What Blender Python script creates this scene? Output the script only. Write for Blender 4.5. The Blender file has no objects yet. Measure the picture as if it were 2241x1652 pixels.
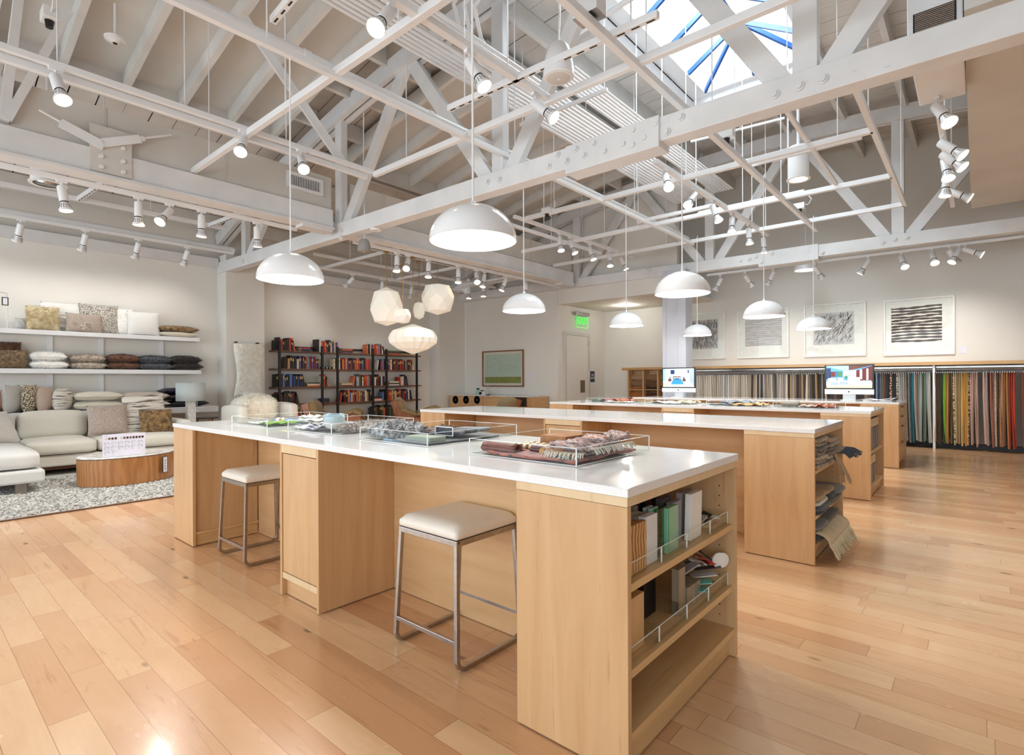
import bpy, bmesh, math, random
from mathutils import Vector as V, Matrix, Quaternion
sc = bpy.context.scene
COL = sc.collection
RN = random.Random(11)
PI = math.pi
# ---------------------------------------------------------------- camera geometry (photograph is 2241 x 1652)
FPX, CX, CY, EYE, YAW, ROLL = 1180., 1120.5, 830.5, 1.2525, .7122, -.0042
FW = V((-math.sin(YAW), math.cos(YAW), 0)); RT0 = V((FW.y, -FW.x, 0)); UP0 = V((0, 0, 1))
RT = RT0 * math.cos(ROLL) + UP0 * math.sin(ROLL); UP = UP0 * math.cos(ROLL) - RT0 * math.sin(ROLL)
EY = V((0, 0, EYE))
def ray(x, y): return FW + RT * ((x - CX) / FPX) + UP * ((CY - y) / FPX)
def onz(x, y, z): d = ray(x, y); return EY + d * ((z - EYE) / d.z)
def onx(x, y, X): d = ray(x, y); return EY + d * (X / d.x)
def ony(x, y, Y): d = ray(x, y); return EY + d * (Y / d.y)
# ---------------------------------------------------------------- mesh builder
class MB:
    def __init__(s): s.v = []; s.f = []; s.mi = []; s.cur = 0
    def add(s, vs, fs):
        n = len(s.v); s.v += [tuple(v) for v in vs]; s.f += [tuple(i + n for i in f) for f in fs]; s.mi += [s.cur] * len(fs); return s
    def box(s, x0, x1, y0, y1, z0, z1):
        vs = [(x, y, z) for z in (z0, z1) for y in (y0, y1) for x in (x0, x1)]
        return s.add(vs, [(0, 2, 3, 1), (4, 5, 7, 6), (0, 1, 5, 4), (2, 6, 7, 3), (0, 4, 6, 2), (1, 3, 7, 5)])
    def bar(s, p, q, w, h, up=None):
        p = V(p); q = V(q); d = (q - p).normalized(); u = V(up) if up is not None else V((0, 0, 1))
        if abs(d.dot(u)) > .99: u = V((0, 1, 0))
        a = d.cross(u).normalized() * (w / 2); b = a.cross(d).normalized() * (h / 2)
        vs = [p - a - b, p + a - b, p + a + b, p - a + b, q - a - b, q + a - b, q + a + b, q - a + b]
        return s.add(vs, [(0, 3, 2, 1), (4, 5, 6, 7), (0, 1, 5, 4), (1, 2, 6, 5), (2, 3, 7, 6), (3, 0, 4, 7)])
    def cyl(s, p, q, r0, r1=None, n=16, cap=True):
        r1 = r0 if r1 is None else r1; p = V(p); q = V(q); d = (q - p).normalized()
        a = d.orthogonal().normalized(); b = d.cross(a)
        vs = []
        for c, r in ((p, r0), (q, r1)):
            for i in range(n):
                t = 2 * PI * i / n; vs.append(c + a * (r * math.cos(t)) + b * (r * math.sin(t)))
        fs = [(i, (i + 1) % n, n + (i + 1) % n, n + i) for i in range(n)]
        if cap: fs += [tuple(range(n - 1, -1, -1)), tuple(range(n, 2 * n))]
        return s.add(vs, fs)
    def tube(s, pts, r, n=8, closed=False):
        pts = [V(p) for p in pts]; m = len(pts); vs = []; prev = None
        for i, p in enumerate(pts):
            if closed: t = pts[(i + 1) % m] - pts[i - 1]
            else: t = pts[min(i + 1, m - 1)] - pts[max(i - 1, 0)]
            t.normalize()
            a = t.orthogonal().normalized() if prev is None else (prev - t * prev.dot(t)).normalized()
            prev = a; b = t.cross(a)
            for k in range(n):
                q = 2 * PI * k / n; vs.append(p + a * (r * math.cos(q)) + b * (r * math.sin(q)))
        fs = []
        for i in range(m if closed else m - 1):
            j = (i + 1) % m
            fs += [(i * n + k, i * n + (k + 1) % n, j * n + (k + 1) % n, j * n + k) for k in range(n)]
        if not closed: fs += [tuple(range(n - 1, -1, -1)), tuple(range((m - 1) * n, m * n))]
        return s.add(vs, fs)
    def lathe(s, prof, c=(0, 0, 0), n=32, sx=1, sy=1):
        c = V(c); vs = []; m = len(prof)
        for r, z in prof:
            for i in range(n):
                t = 2 * PI * i / n; vs.append((c.x + r * math.cos(t) * sx, c.y + r * math.sin(t) * sy, c.z + z))
        fs = [(j * n + i, j * n + (i + 1) % n, (j + 1) * n + (i + 1) % n, (j + 1) * n + i) for j in range(m - 1) for i in range(n)]
        if prof[0][0] > 1e-5: fs.append(tuple(range(n - 1, -1, -1)))
        if prof[-1][0] > 1e-5: fs.append(tuple(range((m - 1) * n, m * n)))
        return s.add(vs, fs)
    def lathe_open(s, prof, c=(0, 0, 0), n=40):
        c = V(c); m = len(prof); vs = [(c.x + r * math.cos(2 * PI * i / n), c.y + r * math.sin(2 * PI * i / n), c.z + z) for r, z in prof for i in range(n)]
        return s.add(vs, [(j * n + i, j * n + (i + 1) % n, (j + 1) * n + (i + 1) % n, (j + 1) * n + i) for j in range(m - 1) for i in range(n)])
    def prism(s, poly, a, b):                                   # polygon of 2D points swept by functions of depth: a(pt)->V, b(pt)->V
        n = len(poly); vs = [a(p) for p in poly] + [b(p) for p in poly]
        return s.add(vs, [tuple(range(n - 1, -1, -1)), tuple(range(n, 2 * n))] + [(i, (i + 1) % n, n + (i + 1) % n, n + i) for i in range(n)])
    def quad(s, a, b, c, d): return s.add([a, b, c, d], [(0, 1, 2, 3)])
    def grid(s, fn, nu, nv):
        vs = [fn(u / nu, v / nv) for v in range(nv + 1) for u in range(nu + 1)]
        return s.add(vs, [(v * (nu + 1) + u, v * (nu + 1) + u + 1, (v + 1) * (nu + 1) + u + 1, (v + 1) * (nu + 1) + u) for v in range(nv) for u in range(nu)])
    def xf(s, M): s.v = [tuple(M @ V(v)) for v in s.v]; return s
    def mesh(s, name, mats, smooth=False):
        me = bpy.data.meshes.new(name); me.from_pydata(s.v, [], s.f)
        for m in (mats if isinstance(mats, (list, tuple)) else [mats]): me.materials.append(m)
        me.polygons.foreach_set('material_index', s.mi)
        bm = bmesh.new(); bm.from_mesh(me); bmesh.ops.recalc_face_normals(bm, faces=bm.faces); bm.to_mesh(me); bm.free()
        if smooth:
            me.polygons.foreach_set('use_smooth', [True] * len(me.polygons))
            if smooth != 'all':
                try: me.set_sharp_from_angle(angle=math.radians(35))
                except Exception: pass
        me.update(); return me
    def build(s, name, mats, parent=None, smooth=False, bevel=0, local=False, solid=0, sub=0):
        if parent is not None and not local:
            w = wloc(parent); s.v = [(v[0] - w.x, v[1] - w.y, v[2] - w.z) for v in s.v]
        o = bpy.data.objects.new(name, s.mesh(name, mats, smooth)); COL.objects.link(o)
        if parent is not None: o.parent = parent
        if solid: m = o.modifiers.new('thickness', 'SOLIDIFY'); m.thickness = solid; m.offset = 0
        if bevel: m = o.modifiers.new('bevel', 'BEVEL'); m.width = bevel; m.segments = 2; m.limit_method = 'ANGLE'; m.angle_limit = math.radians(40)
        if sub: m = o.modifiers.new('sub', 'SUBSURF'); m.levels = sub; m.render_levels = sub
        return o
def wloc(o):
    w = V((0, 0, 0))
    while o is not None: w += o.location; o = o.parent
    return w
def tag(o, label, cat, group=None, kind=None):
    o['label'] = label; o['category'] = cat
    if group: o['group'] = group
    if kind: o['kind'] = kind
    return o
def thing(name, label, cat, loc=(0, 0, 0), group=None, rz=0):
    o = bpy.data.objects.new(name, None); COL.objects.link(o); o.location = loc; o.rotation_euler = (0, 0, rz); o.empty_display_size = .1
    return tag(o, label, cat, group)
def struct(o, label=None, cat=None):
    o['kind'] = 'structure'
    if label: o['label'] = label; o['category'] = cat
    return o
def linked(src, parent=None, loc=None, name=None):
    c = src.copy(); COL.objects.link(c)
    if name: c.name = name
    if parent is not None: c.parent = parent
    if loc is not None: c.location = loc
    return c
def dup(root, loc, label, rz=None, group=None):
    r = root.copy(); COL.objects.link(r); r.location = loc; r['label'] = label
    if rz is not None: r.rotation_euler = (0, 0, rz)
    if group: r['group'] = group
    for ch in list(root.children):
        c = ch.copy(); COL.objects.link(c); c.parent = r
        for g in list(ch.children):
            d = g.copy(); COL.objects.link(d); d.parent = c
    return r
def inst(name, me, parent, loc=(0, 0, 0), rot=None):
    o = bpy.data.objects.new(name, me); COL.objects.link(o); o.parent = parent; o.location = loc
    if rot is not None: o.rotation_mode = 'QUATERNION'; o.rotation_quaternion = rot
    return o
ORD = 'first second third fourth fifth sixth seventh eighth ninth tenth eleventh twelfth thirteenth fourteenth fifteenth sixteenth seventeenth eighteenth nineteenth twentieth'.split()
def nth(i):
    if i < 20: return ORD[i]
    t = {2: 'twenty', 3: 'thirty', 4: 'forty', 5: 'fifty', 6: 'sixty'}
    q, r = divmod(i + 1, 10)
    return {2: 'twentieth', 3: 'thirtieth', 4: 'fortieth', 5: 'fiftieth', 6: 'sixtieth'}[q] if r == 0 else t[q] + '-' + ORD[r - 1]
# ---------------------------------------------------------------- materials
def lin(c): return tuple((x / 255 / 12.92 if x / 255 <= .04045 else ((x / 255 + .055) / 1.055) ** 2.4) for x in c[:3]) + (1,)
class NT:
    def __init__(s, name):
        s.m = bpy.data.materials.new(name); s.m.use_nodes = True; s.t = s.m.node_tree; s.b = s.t.nodes['Principled BSDF']; s.out = s.t.nodes['Material Output']
    def n(s, typ, **k):
        o = s.t.nodes.new(typ)
        for a, v in k.items(): setattr(o, a, v)
        return o
    def l(s, a, b): s.t.links.new(a, b)
    def math(s, op, a, b=None, c=None):
        o = s.n('ShaderNodeMath', operation=op)
        for i, x in enumerate((a, b, c)):
            if x is None: continue
            if isinstance(x, (int, float)): o.inputs[i].default_value = x
            else: s.l(x, o.inputs[i])
        return o.outputs[0]
    def coord(s, kind='Object', scale=(1, 1, 1), rot=(0, 0, 0)):
        tc = s.n('ShaderNodeTexCoord'); mp = s.n('ShaderNodeMapping'); s.l(tc.outputs[kind], mp.inputs[0]); mp.inputs['Scale'].default_value = scale; mp.inputs['Rotation'].default_value = rot
        return mp.outputs[0]
    def noise(s, vec, scale=5, detail=3, rough=.5, dist=0):
        o = s.n('ShaderNodeTexNoise'); s.l(vec, o.inputs['Vector']); o.inputs['Scale'].default_value = scale; o.inputs['Detail'].default_value = detail; o.inputs['Roughness'].default_value = rough; o.inputs['Distortion'].default_value = dist
        return o.outputs['Fac']
    def ramp(s, fac, stops, interp='LINEAR'):
        o = s.n('ShaderNodeValToRGB'); o.color_ramp.interpolation = interp; e = o.color_ramp.elements
        while len(e) < len(stops): e.new(.5)
        for i, (p, c) in enumerate(stops): e[i].position = p; e[i].color = lin(c)
        s.l(fac, o.inputs[0]); return o.outputs[0]
    def mix(s, fac, a, b, mode='MIX'):
        o = s.n('ShaderNodeMix', data_type='RGBA', blend_type=mode)
        for i, x in ((0, fac), (6, a), (7, b)):
            if isinstance(x, (int, float)): o.inputs[i].default_value = x
            elif isinstance(x, tuple): o.inputs[i].default_value = lin(x)
            else: s.l(x, o.inputs[i])
        return o.outputs[2]
    def color(s, c):
        if isinstance(c, tuple): s.b.inputs['Base Color'].default_value = lin(c)
        else: s.l(c, s.b.inputs['Base Color'])
    def set(s, rough=.5, metal=0, coat=0, trans=0, ior=None, sheen=0, spec=None):
        i = s.b.inputs; i['Roughness'].default_value = rough; i['Metallic'].default_value = metal
        if coat: i['Coat Weight'].default_value = coat; i['Coat Roughness'].default_value = .12
        if trans: i['Transmission Weight'].default_value = trans
        if ior: i['IOR'].default_value = ior
        if sheen: i['Sheen Weight'].default_value = sheen
        if spec is not None: i['Specular IOR Level'].default_value = spec
        return s
    def bump(s, h, strength=.3, dist=.01):
        o = s.n('ShaderNodeBump'); o.inputs['Strength'].default_value = strength; o.inputs['Distance'].default_value = dist; s.l(h, o.inputs['Height']); s.l(o.outputs[0], s.b.inputs['Normal'])
    def emit(s, c, st):
        if isinstance(c, tuple): s.b.inputs['Emission Color'].default_value = lin(c)
        else: s.l(c, s.b.inputs['Emission Color'])
        s.b.inputs['Emission Strength'].default_value = st
def paint(name, c, rough=.5, var=6, scale=3, metal=0, coat=0, bump=0, spec=None):
    k = NT(name); vec = k.coord(); nz = k.noise(vec, scale, 4)
    k.color(k.ramp(nz, [(.25, tuple(max(0, x - var) for x in c)), (.75, tuple(min(255, x + var) for x in c))])); k.set(rough, metal, coat, spec=spec)
    if bump: k.bump(k.noise(vec, 60, 2), bump, .004)
    return k.m
def fabric(name, c, c2=None, scale=220, rough=.95, kind='weave', bump=.35, mottle=8, stops=None):
    k = NT(name); vec = k.coord(); c2 = c2 or tuple(max(0, x - 18) for x in c)
    if kind == 'weave': f = k.noise(vec, scale, 2, .7)
    elif kind == 'spots': f = k.noise(vec, scale, 1, .4)
    elif kind == 'stripe': f = k.noise(k.coord(scale=(scale * .08, scale * .08, scale)), 1, 3, .6)
    elif kind == 'cells': w = k.n('ShaderNodeTexVoronoi'); k.l(vec, w.inputs['Vector']); w.inputs['Scale'].default_value = scale; f = w.outputs['Distance']
    col = k.ramp(f, stops or [(.35, c2), (.65, c)])
    big = k.noise(vec, 6, 3); col = k.mix(k.math('MULTIPLY', big, mottle / 60), col, tuple(max(0, x - 45) for x in c))
    k.color(col); k.set(rough, sheen=.2)
    if bump: k.bump(f, bump, .003)
    return k.m
def wood(name, c1, c2, c3, axis='z', scale=1., rough=.38, coat=.15, figure=.6):
    k = NT(name); s = {'x': (1.2, 14, 14), 'y': (14, 1.2, 14), 'z': (14, 14, 1.2)}[axis]
    oi = k.n('ShaderNodeObjectInfo'); off = k.math('MULTIPLY', oi.outputs['Random'], 37.0)
    tc = k.n('ShaderNodeTexCoord'); ad = k.n('ShaderNodeVectorMath', operation='ADD'); k.l(tc.outputs['Object'], ad.inputs[0]); k.l(off, ad.inputs[1])
    mp = k.n('ShaderNodeMapping'); k.l(ad.outputs[0], mp.inputs[0]); mp.inputs['Scale'].default_value = tuple(a * scale for a in s)
    f = k.noise(mp.outputs[0], 1.0, 6, .55, figure)
    m2 = k.n('ShaderNodeMapping'); k.l(ad.outputs[0], m2.inputs[0]); m2.inputs['Scale'].default_value = tuple(a * scale * .22 for a in s)
    g = k.noise(m2.outputs[0], 1.0, 3, .5, 1.5)
    col = k.ramp(f, [(.28, c1), (.5, c2), (.72, c3)])
    m3 = k.n('ShaderNodeMapping'); k.l(ad.outputs[0], m3.inputs[0]); m3.inputs['Scale'].default_value = tuple(a * scale * (3.2 if a > 5 else 1.6) for a in s)
    h = k.noise(m3.outputs[0], 1.0, 3, .6, .4)
    col = k.mix(k.math('MULTIPLY', g, .35), col, tuple(int(x * .86) for x in c1))
    col = k.mix(k.math('MULTIPLY', k.math('GREATER_THAN', h, .68), .3), col, tuple(int(x * .78) for x in c1))
    k.color(col); k.set(rough, coat=coat); k.bump(f, .05, .002); return k.m
M = {}
M['wall'] = paint('wall_paint', (226, 223, 217), .75, 3, 1.5)
M['ceil'] = paint('ceiling_paint', (214, 211, 207), .7, 12, 2.2)
M['deck'] = paint('roof_deck_paint', (206, 200, 194), .75, 16, 1.8)
M['panel'] = paint('roof_panel_paint', (206, 202, 196), .7, 7, 1.2)
M['beam'] = None
def beamm():
    k = NT('painted_timber'); vec = k.coord(); a = k.noise(vec, 3, 4); g = k.noise(k.coord(scale=(3, 22, 22)), 1, 5, .6)
    col = k.ramp(a, [(.3, (216, 216, 217)), (.7, (228, 228, 229))]); col = k.mix(k.math('MULTIPLY', k.math('GREATER_THAN', k.noise(k.coord(scale=(6, 30, 30)), 1, 4, .7), .70), .45), col, (150, 146, 142))
    k.color(col); k.set(.6); k.bump(g, .22, .006); return k.m
M['beam'] = beamm()
M['white'] = paint('white_enamel', (232, 232, 234), .35, 3, 4)
M['gloss'] = paint('white_gloss_lamp', (233, 233, 235), .16, 2, 2, coat=.4)
M['inner'] = paint('lamp_inside_white', (246, 245, 240), .5, 1, 2)
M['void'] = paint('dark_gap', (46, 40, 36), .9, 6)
M['black'] = paint('black_metal', (26, 24, 24), .45, 5, 8)
M['dark'] = paint('dark_plastic', (22, 22, 24), .35, 3, 8)
M['steel'] = paint('brushed_steel', (176, 170, 166), .3, 10, 30, metal=1)
M['chrome'] = paint('chrome', (215, 215, 218), .15, 3, 10, metal=1)
M['brass'] = paint('brass', (196, 150, 72), .3, 8, 10, metal=1)
M['kraft'] = paint('grey_vinyl', (150, 148, 145), .6)
M['maple'] = wood('maple_veneer', (200, 157, 112), (211, 170, 124), (218, 181, 138))
M['maple_x'] = wood('maple_veneer_long', (200, 157, 112), (211, 170, 124), (218, 181, 138), 'x')
M['maple_y'] = wood('maple_veneer_short', (208, 166, 112), (218, 178, 126), (226, 190, 140), 'y')
M['edge'] = wood('maple_edge', (221, 190, 148), (228, 200, 160), (233, 208, 172), 'z', rough=.45)
M['oak'] = wood('oak_veneer', (150, 98, 52), (172, 116, 66), (188, 132, 80), 'z', 1.6, .35)
M['walnut'] = wood('walnut', (92, 52, 30), (112, 66, 40), (128, 80, 50), 'y', 1, .4)
M['walnut_z'] = wood('walnut_shell', (118, 66, 36), (142, 84, 48), (158, 98, 58), 'z', 1, .3, .3)
M['rail'] = wood('maple_rail', (188, 142, 88), (200, 156, 100), (208, 166, 112), 'x')
M['edgewood'] = M['edge']
def floorm():
    k = NT('maple_plank_floor'); tc = k.n('ShaderNodeTexCoord'); sp = k.n('ShaderNodeSeparateXYZ'); k.l(tc.outputs['Object'], sp.inputs[0]); X, Y = sp.outputs[0], sp.outputs[1]
    W = .125; ry = k.math('DIVIDE', Y, W); row = k.math('FLOOR', ry)
    def rnd(v, seed):
        w = k.n('ShaderNodeTexWhiteNoise', noise_dimensions='2D'); cb = k.n('ShaderNodeCombineXYZ'); k.l(v, cb.inputs[0]); cb.inputs[1].default_value = seed; k.l(cb.outputs[0], w.inputs['Vector']); return w.outputs['Value']
    L = k.math('ADD', .75, k.math('MULTIPLY', rnd(row, 3.3), .75)); rx = k.math('DIVIDE', k.math('ADD', X, k.math('MULTIPLY', rnd(row, 7.7), 9.0)), L); pl = k.math('FLOOR', rx)
    w = k.n('ShaderNodeTexWhiteNoise', noise_dimensions='2D'); cb = k.n('ShaderNodeCombineXYZ'); k.l(row, cb.inputs[0]); k.l(pl, cb.inputs[1]); k.l(cb.outputs[0], w.inputs['Vector']); pid = w.outputs['Value']
    c2 = k.n('ShaderNodeCombineXYZ'); k.l(k.math('ADD', X, k.math('MULTIPLY', pid, 31.0)), c2.inputs[0]); k.l(k.math('ADD', Y, k.math('MULTIPLY', pid, 17.0)), c2.inputs[1]); k.l(pid, c2.inputs[2])
    def vec(sx, sy):
        m = k.n('ShaderNodeMapping'); k.l(c2.outputs[0], m.inputs[0]); m.inputs['Scale'].default_value = (sx, sy, 1); return m.outputs[0]
    base = k.ramp(pid, [(0, (200, 152, 112)), (.2, (212, 166, 124)), (.6, (220, 178, 136)), (1, (226, 188, 148))])
    fig = k.noise(vec(2.2, 9), 1, 4, .55, 1.2); col = k.mix(k.ramp(fig, [(.42, (0, 0, 0)), (.75, (120, 120, 120))]), base, (190, 136, 92))
    gr = k.noise(vec(5, 90), 1, 3, .6); col = k.mix(k.math('MULTIPLY', gr, .16), col, (160, 108, 66))
    st = k.noise(vec(1.1, 11), 1, 5, .62, 2.2); col = k.mix(k.ramp(st, [(.60, (0, 0, 0)), (.72, (175, 175, 175))]), col, (140, 84, 46))
    vo = k.n('ShaderNodeTexVoronoi'); k.l(vec(1.9, 4.2), vo.inputs['Vector']); vo.inputs['Scale'].default_value = 1.0; vo.inputs['Randomness'].default_value = 1
    col = k.mix(k.ramp(vo.outputs['Distance'], [(.03, (235, 235, 235)), (.085, (0, 0, 0))]), col, (84, 48, 28))
    fy = k.math('FRACT', ry); fx = k.math('FRACT', rx)
    gap = k.math('MAXIMUM', k.math('LESS_THAN', k.math('MINIMUM', fy, k.math('SUBTRACT', 1, fy)), .010), k.math('LESS_THAN', k.math('MULTIPLY', k.math('MINIMUM', fx, k.math('SUBTRACT', 1, fx)), L), .0014))
    col = k.mix(k.math('MULTIPLY', gap, .55), col, (120, 74, 44))
    k.color(col); k.set(.24, coat=.25); rr = k.math('ADD', .17, k.math('MULTIPLY', k.noise(vec(3, 8), 1, 3), .16)); k.l(rr, k.b.inputs['Roughness'])
    k.bump(k.math('SUBTRACT', k.math('MULTIPLY', gr, .15), gap), .12, .002); return k.m
M['floor'] = floorm()
def quartz():
    k = NT('white_quartz'); k.color(k.ramp(k.noise(k.coord(), 180, 2), [(.3, (232, 232, 234)), (.7, (240, 240, 241))])); k.set(.07, coat=.3); return k.m
M['quartz'] = quartz()
def acrylic(name='clear_acrylic', tint=(253, 254, 253), a=.93):
    k = NT(name); k.t.nodes.remove(k.b); tr = k.n('ShaderNodeBsdfTransparent'); tr.inputs[0].default_value = lin(tint); gl = k.n('ShaderNodeBsdfGlossy'); gl.inputs['Roughness'].default_value = .03
    fr = k.n('ShaderNodeFresnel'); fr.inputs['IOR'].default_value = 1.4; mx = k.n('ShaderNodeMixShader'); ge = k.n('ShaderNodeNewGeometry'); k.l(k.math('MULTIPLY', k.math('MINIMUM', k.math('MULTIPLY', fr.outputs[0], .9), .6), k.math('SUBTRACT', 1, ge.outputs['Backfacing'])), mx.inputs[0]); k.l(tr.outputs[0], mx.inputs[1]); k.l(gl.outputs[0], mx.inputs[2]); k.l(mx.outputs[0], k.out.inputs[0]); return k.m
M['acr'] = acrylic()
M['acredge'] = paint('acrylic_edge', (236, 240, 240), .2, 3, 20)
M['glassg'] = acrylic('green_glass', (150, 215, 185))
M['skyglass'] = acrylic('skylight_glazing', (244, 250, 244))
M['blue'] = paint('blue_steel_frame', (30, 76, 146), .4, 10, 6)
def emis(name, c, st, base=None):
    k = NT(name); k.color(base or c); k.set(.5); k.emit(c, st); return k.m
M['lens'] = emis('lit_spot_lens', (255, 238, 196), 14)
M['lensw'] = emis('lit_spot_lens_dim', (255, 244, 222), 2.2)
M['bulb'] = emis('lit_bulb', (255, 240, 210), 14)
M['exit'] = emis('exit_green', (20, 235, 60), 1.6)
def paper():
    k = NT('white_paper_shade'); k.color((240, 236, 228)); k.set(.8); k.b.inputs['Subsurface Weight'].default_value = 0; k.emit((255, 246, 226), .24); return k.m
M['paper'] = paper()
M['leather'] = paint('white_leather', (236, 228, 216), .4, 4, 40, bump=.08)
# ================================================================ setting
def arc(X): return 5.4 - .0216 * (X + 2.4) ** 2
DK = .40                                                        # roof deck above the top chord's underside
def yA(X): return 4.12 + .025 * (X + 10.2)
def zA(X): return 3.29
def yB(X): return 10.12 + .0334 * (X + 10.89)
def zB(X): return 3.37 - .004 * (X + 10.89)
o = MB().box(-11.2, 6.6, -4.2, 13, -.1, 0).build('floor', M['floor']); struct(o, 'polished maple plank floor with dark knots across the whole showroom', 'floor')
W = M['wall']
o = MB().box(-11.2, -11, -4.2, 12.65, 0, 4.15).build('wall_left', W); struct(o)
struct(MB().box(-11, -10.6, 4.13, 4.84, 0, 3.62).build('trim_2', W)); struct(MB().box(-11, -10.6, 9.39, 10.32, 0, 3.62).build('trim_3', W))
o = MB().box(-10.6, -7.5, 10.33, 10.5, 0, 3.42).box(-10.6, -4.62, 10.5, 10.62, 3.42, 5.9).box(-7.5, -4.62, 10.36, 10.62, 3.02, 3.42).build('wall_back', W); struct(o)
o = MB().box(-7.66, -7.5, 10.5, 12.46, 0, 3.04).build('wall_alcove', W); struct(o)
struct(MB().box(-7.66, -4.62, 10.62, 12.46, 3.03, 3.1).build('ceiling_alcove', W))
o = MB().box(-7.66, 6.6, 12.46, 12.66, 0, 6.2).build('wall_right', W); struct(o)
o = MB().box(6.5, 6.65, -4.2, 12.66, 0, 5.2).build('wall_side', W); struct(o)
# unseen front wall behind the camera; its openings are added to let fill light in
k = MB().box(-11.2, 6.65, -4.2, -4.0, 0, .35).box(-11.2, 6.65, -4.2, -4.0, 3.3, 6.2)
for x in (-11.2, -7.4, -3.6, .2, 4.0, 6.45): k.box(x, x + .3, -4.2, -4.0, .35, 3.3)
struct(k.build('wall_front', W))
k = MB()
for x in (-10.9, -7.1, -3.3, .5): k.box(x, x + 3.5, -4.12, -4.11, .35, 3.3)
struct(k.build('added_window_1', M['acr']))  # made-up panes for the added openings, out of view
# plaster soffit block on the right, behind the first truss
o = MB().box(-.06, 6.5, 4.62, 10.1, 3.66, 6.0).build('ceiling_soffit', M['panel']); struct(o)
o = MB().box(-4.75, -4.3, 10.14, 10.5, 0, 3.4).box(-4.765, -4.69, 10.125, 10.2, 0, 3.4).box(-4.44, -4.285, 10.125, 10.2, 0, 3.4).build('wall_column', paint('column_grey', (194, 196, 205), .5, 3), bevel=.004); struct(o)
# timber plate along the head of the left wall
struct(MB().box(-11.0, -10.86, -4, 4.1, 3.40, 3.56).box(-11.0, -10.86, 4.86, 9.38, 3.40, 3.56).build('trim_1', M['beam']))
struct(MB().box(-11.0, -10.985, -4, 4.13, 0, .12).box(-11, -10.985, 4.84, 9.39, 0, .12).build('baseboard_left', M['white']))
struct(MB().box(-7.5, 6.5, 12.44, 12.46, 0, .1).build('baseboard_right', M['black']))
# ---------------------------------------------------------------- roof
YS = [-4.2 + .30 * i for i in range(57)]
SX0, SX1, SY0, SY1 = -3.50, -1.66, 4.75, 8.62                    # skylight well
def strip(k, y0, y1, x0, x1, dz=DK, th=.022, n=10):
    vs = []; 
    for i in range(n + 1):
        X = x0 + (x1 - x0) * i / n; z = arc(X) + dz
        vs += [(X, y0, z), (X, y1, z), (X, y0, z + th), (X, y1, z + th)]
    fs = [(0, 1, 3, 2), (4 * n, 4 * n + 2, 4 * n + 3, 4 * n + 1)]
    for i in range(n):
        a, b = 4 * i, 4 * (i + 1)
        fs += [(a, b, b + 1, a + 1), (a + 2, a + 3, b + 3, b + 2), (a, a + 2, b + 2, b), (a + 1, b + 1, b + 3, a + 3)]
    k.add(vs, fs)
k = MB()
for y in YS:
    g = RN.choice((.004, .010, .016))
    if y + .3 > SY0 and y < SY1: strip(k, y + g, y + .3, -11.1, SX0, n=14); strip(k, y + g, y + .3, SX1, 6.5)
    else: strip(k, y + g, y + .3, -11.1, 6.5, n=24)
ceil_ = struct(k.build('ceiling', M['deck']), 'white painted board roof deck curving over the showroom', 'ceiling')
k = MB()
for a, b, c, d in ((-11.1, SX0 - .05, -4.2, 12.7), (SX1 + .05, 6.5, -4.2, 12.7), (SX0 - .05, SX1 + .05, -4.2, SY0 - .05), (SX0 - .05, SX1 + .05, SY1 + .05, 12.7)): strip(k, c, d, a, b, DK + .05, .1, 14)
k.build('roofing', M['void'], ceil_)
PX = [-10.7 + .82 * i for i in range(22)]
for x in PX:                                                    # joists, front to back, one per bay
    for y0, y1, in ((-4, yA(x) - .02), (yA(x) + .22, yB(x) - .02), (yB(x) + .22, 12.44)):
        if y0 < 0 or y0 > 10: segs = [(y0, y1)]
        elif SX0 - .08 < x < SX1 + .08: segs = [(SY1 + .06, y1)]
        else: segs = [(y0, y1)]
        if -7.95 < x < -4.75 and y0 < 10: segs = [(y0, .06), (3.79, y1)] if y0 < 0 else [(y0, 4.96), (9.64, y1)]
        if x > -.1 and 0 < y0 < 10: continue
        for a, b in segs:
            z = arc(x) + DK - .245
            MB().box(x - .035, x + .035, a, b, z, z + .24).build('joist', M['ceil'], ceil_)
for bay, (ya, yb) in enumerate(((.1, 3.75), (5.0, 9.6))):        # boarded-over old skylights: smooth panels between short rafters
    x0, x1 = -7.95, -4.75
    k = MB(); strip(k, ya, yb, x0, x1, DK - .13, .02, 8); k.build('plywood_panel', M['panel'], ceil_)
    for y in (ya, yb): 
        k = MB()
        for i in range(6):
            xa = x0 + (x1 - x0) * i / 6; xb = x0 + (x1 - x0) * (i + 1) / 6
            k.bar((xa, y, arc(xa) + DK - .2), (xb, y, arc(xb) + DK - .2), .06, .22)
        k.build('rafter', M['ceil'], ceil_)
    for x in (x0, x1): MB().box(x - .04, x + .04, ya, yb, arc(x) + DK - .36, arc(x) + DK - .1).build('header', M['ceil'], ceil_)
    n = 6 if bay == 0 else 7
    for j in range(1, n):
        y = ya + (yb - ya) * j / n; k = MB()
        for i in range(4):
            xa = x0 + .04 + (x1 - x0 - .08) * i / 4; xb = x0 + .04 + (x1 - x0 - .08) * (i + 1) / 4
            k.bar((xa, y, arc(xa) + DK - .22), (xb, y, arc(xb) + DK - .22), .07, .19)
        k.build('rafter', M['ceil'], ceil_)
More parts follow.
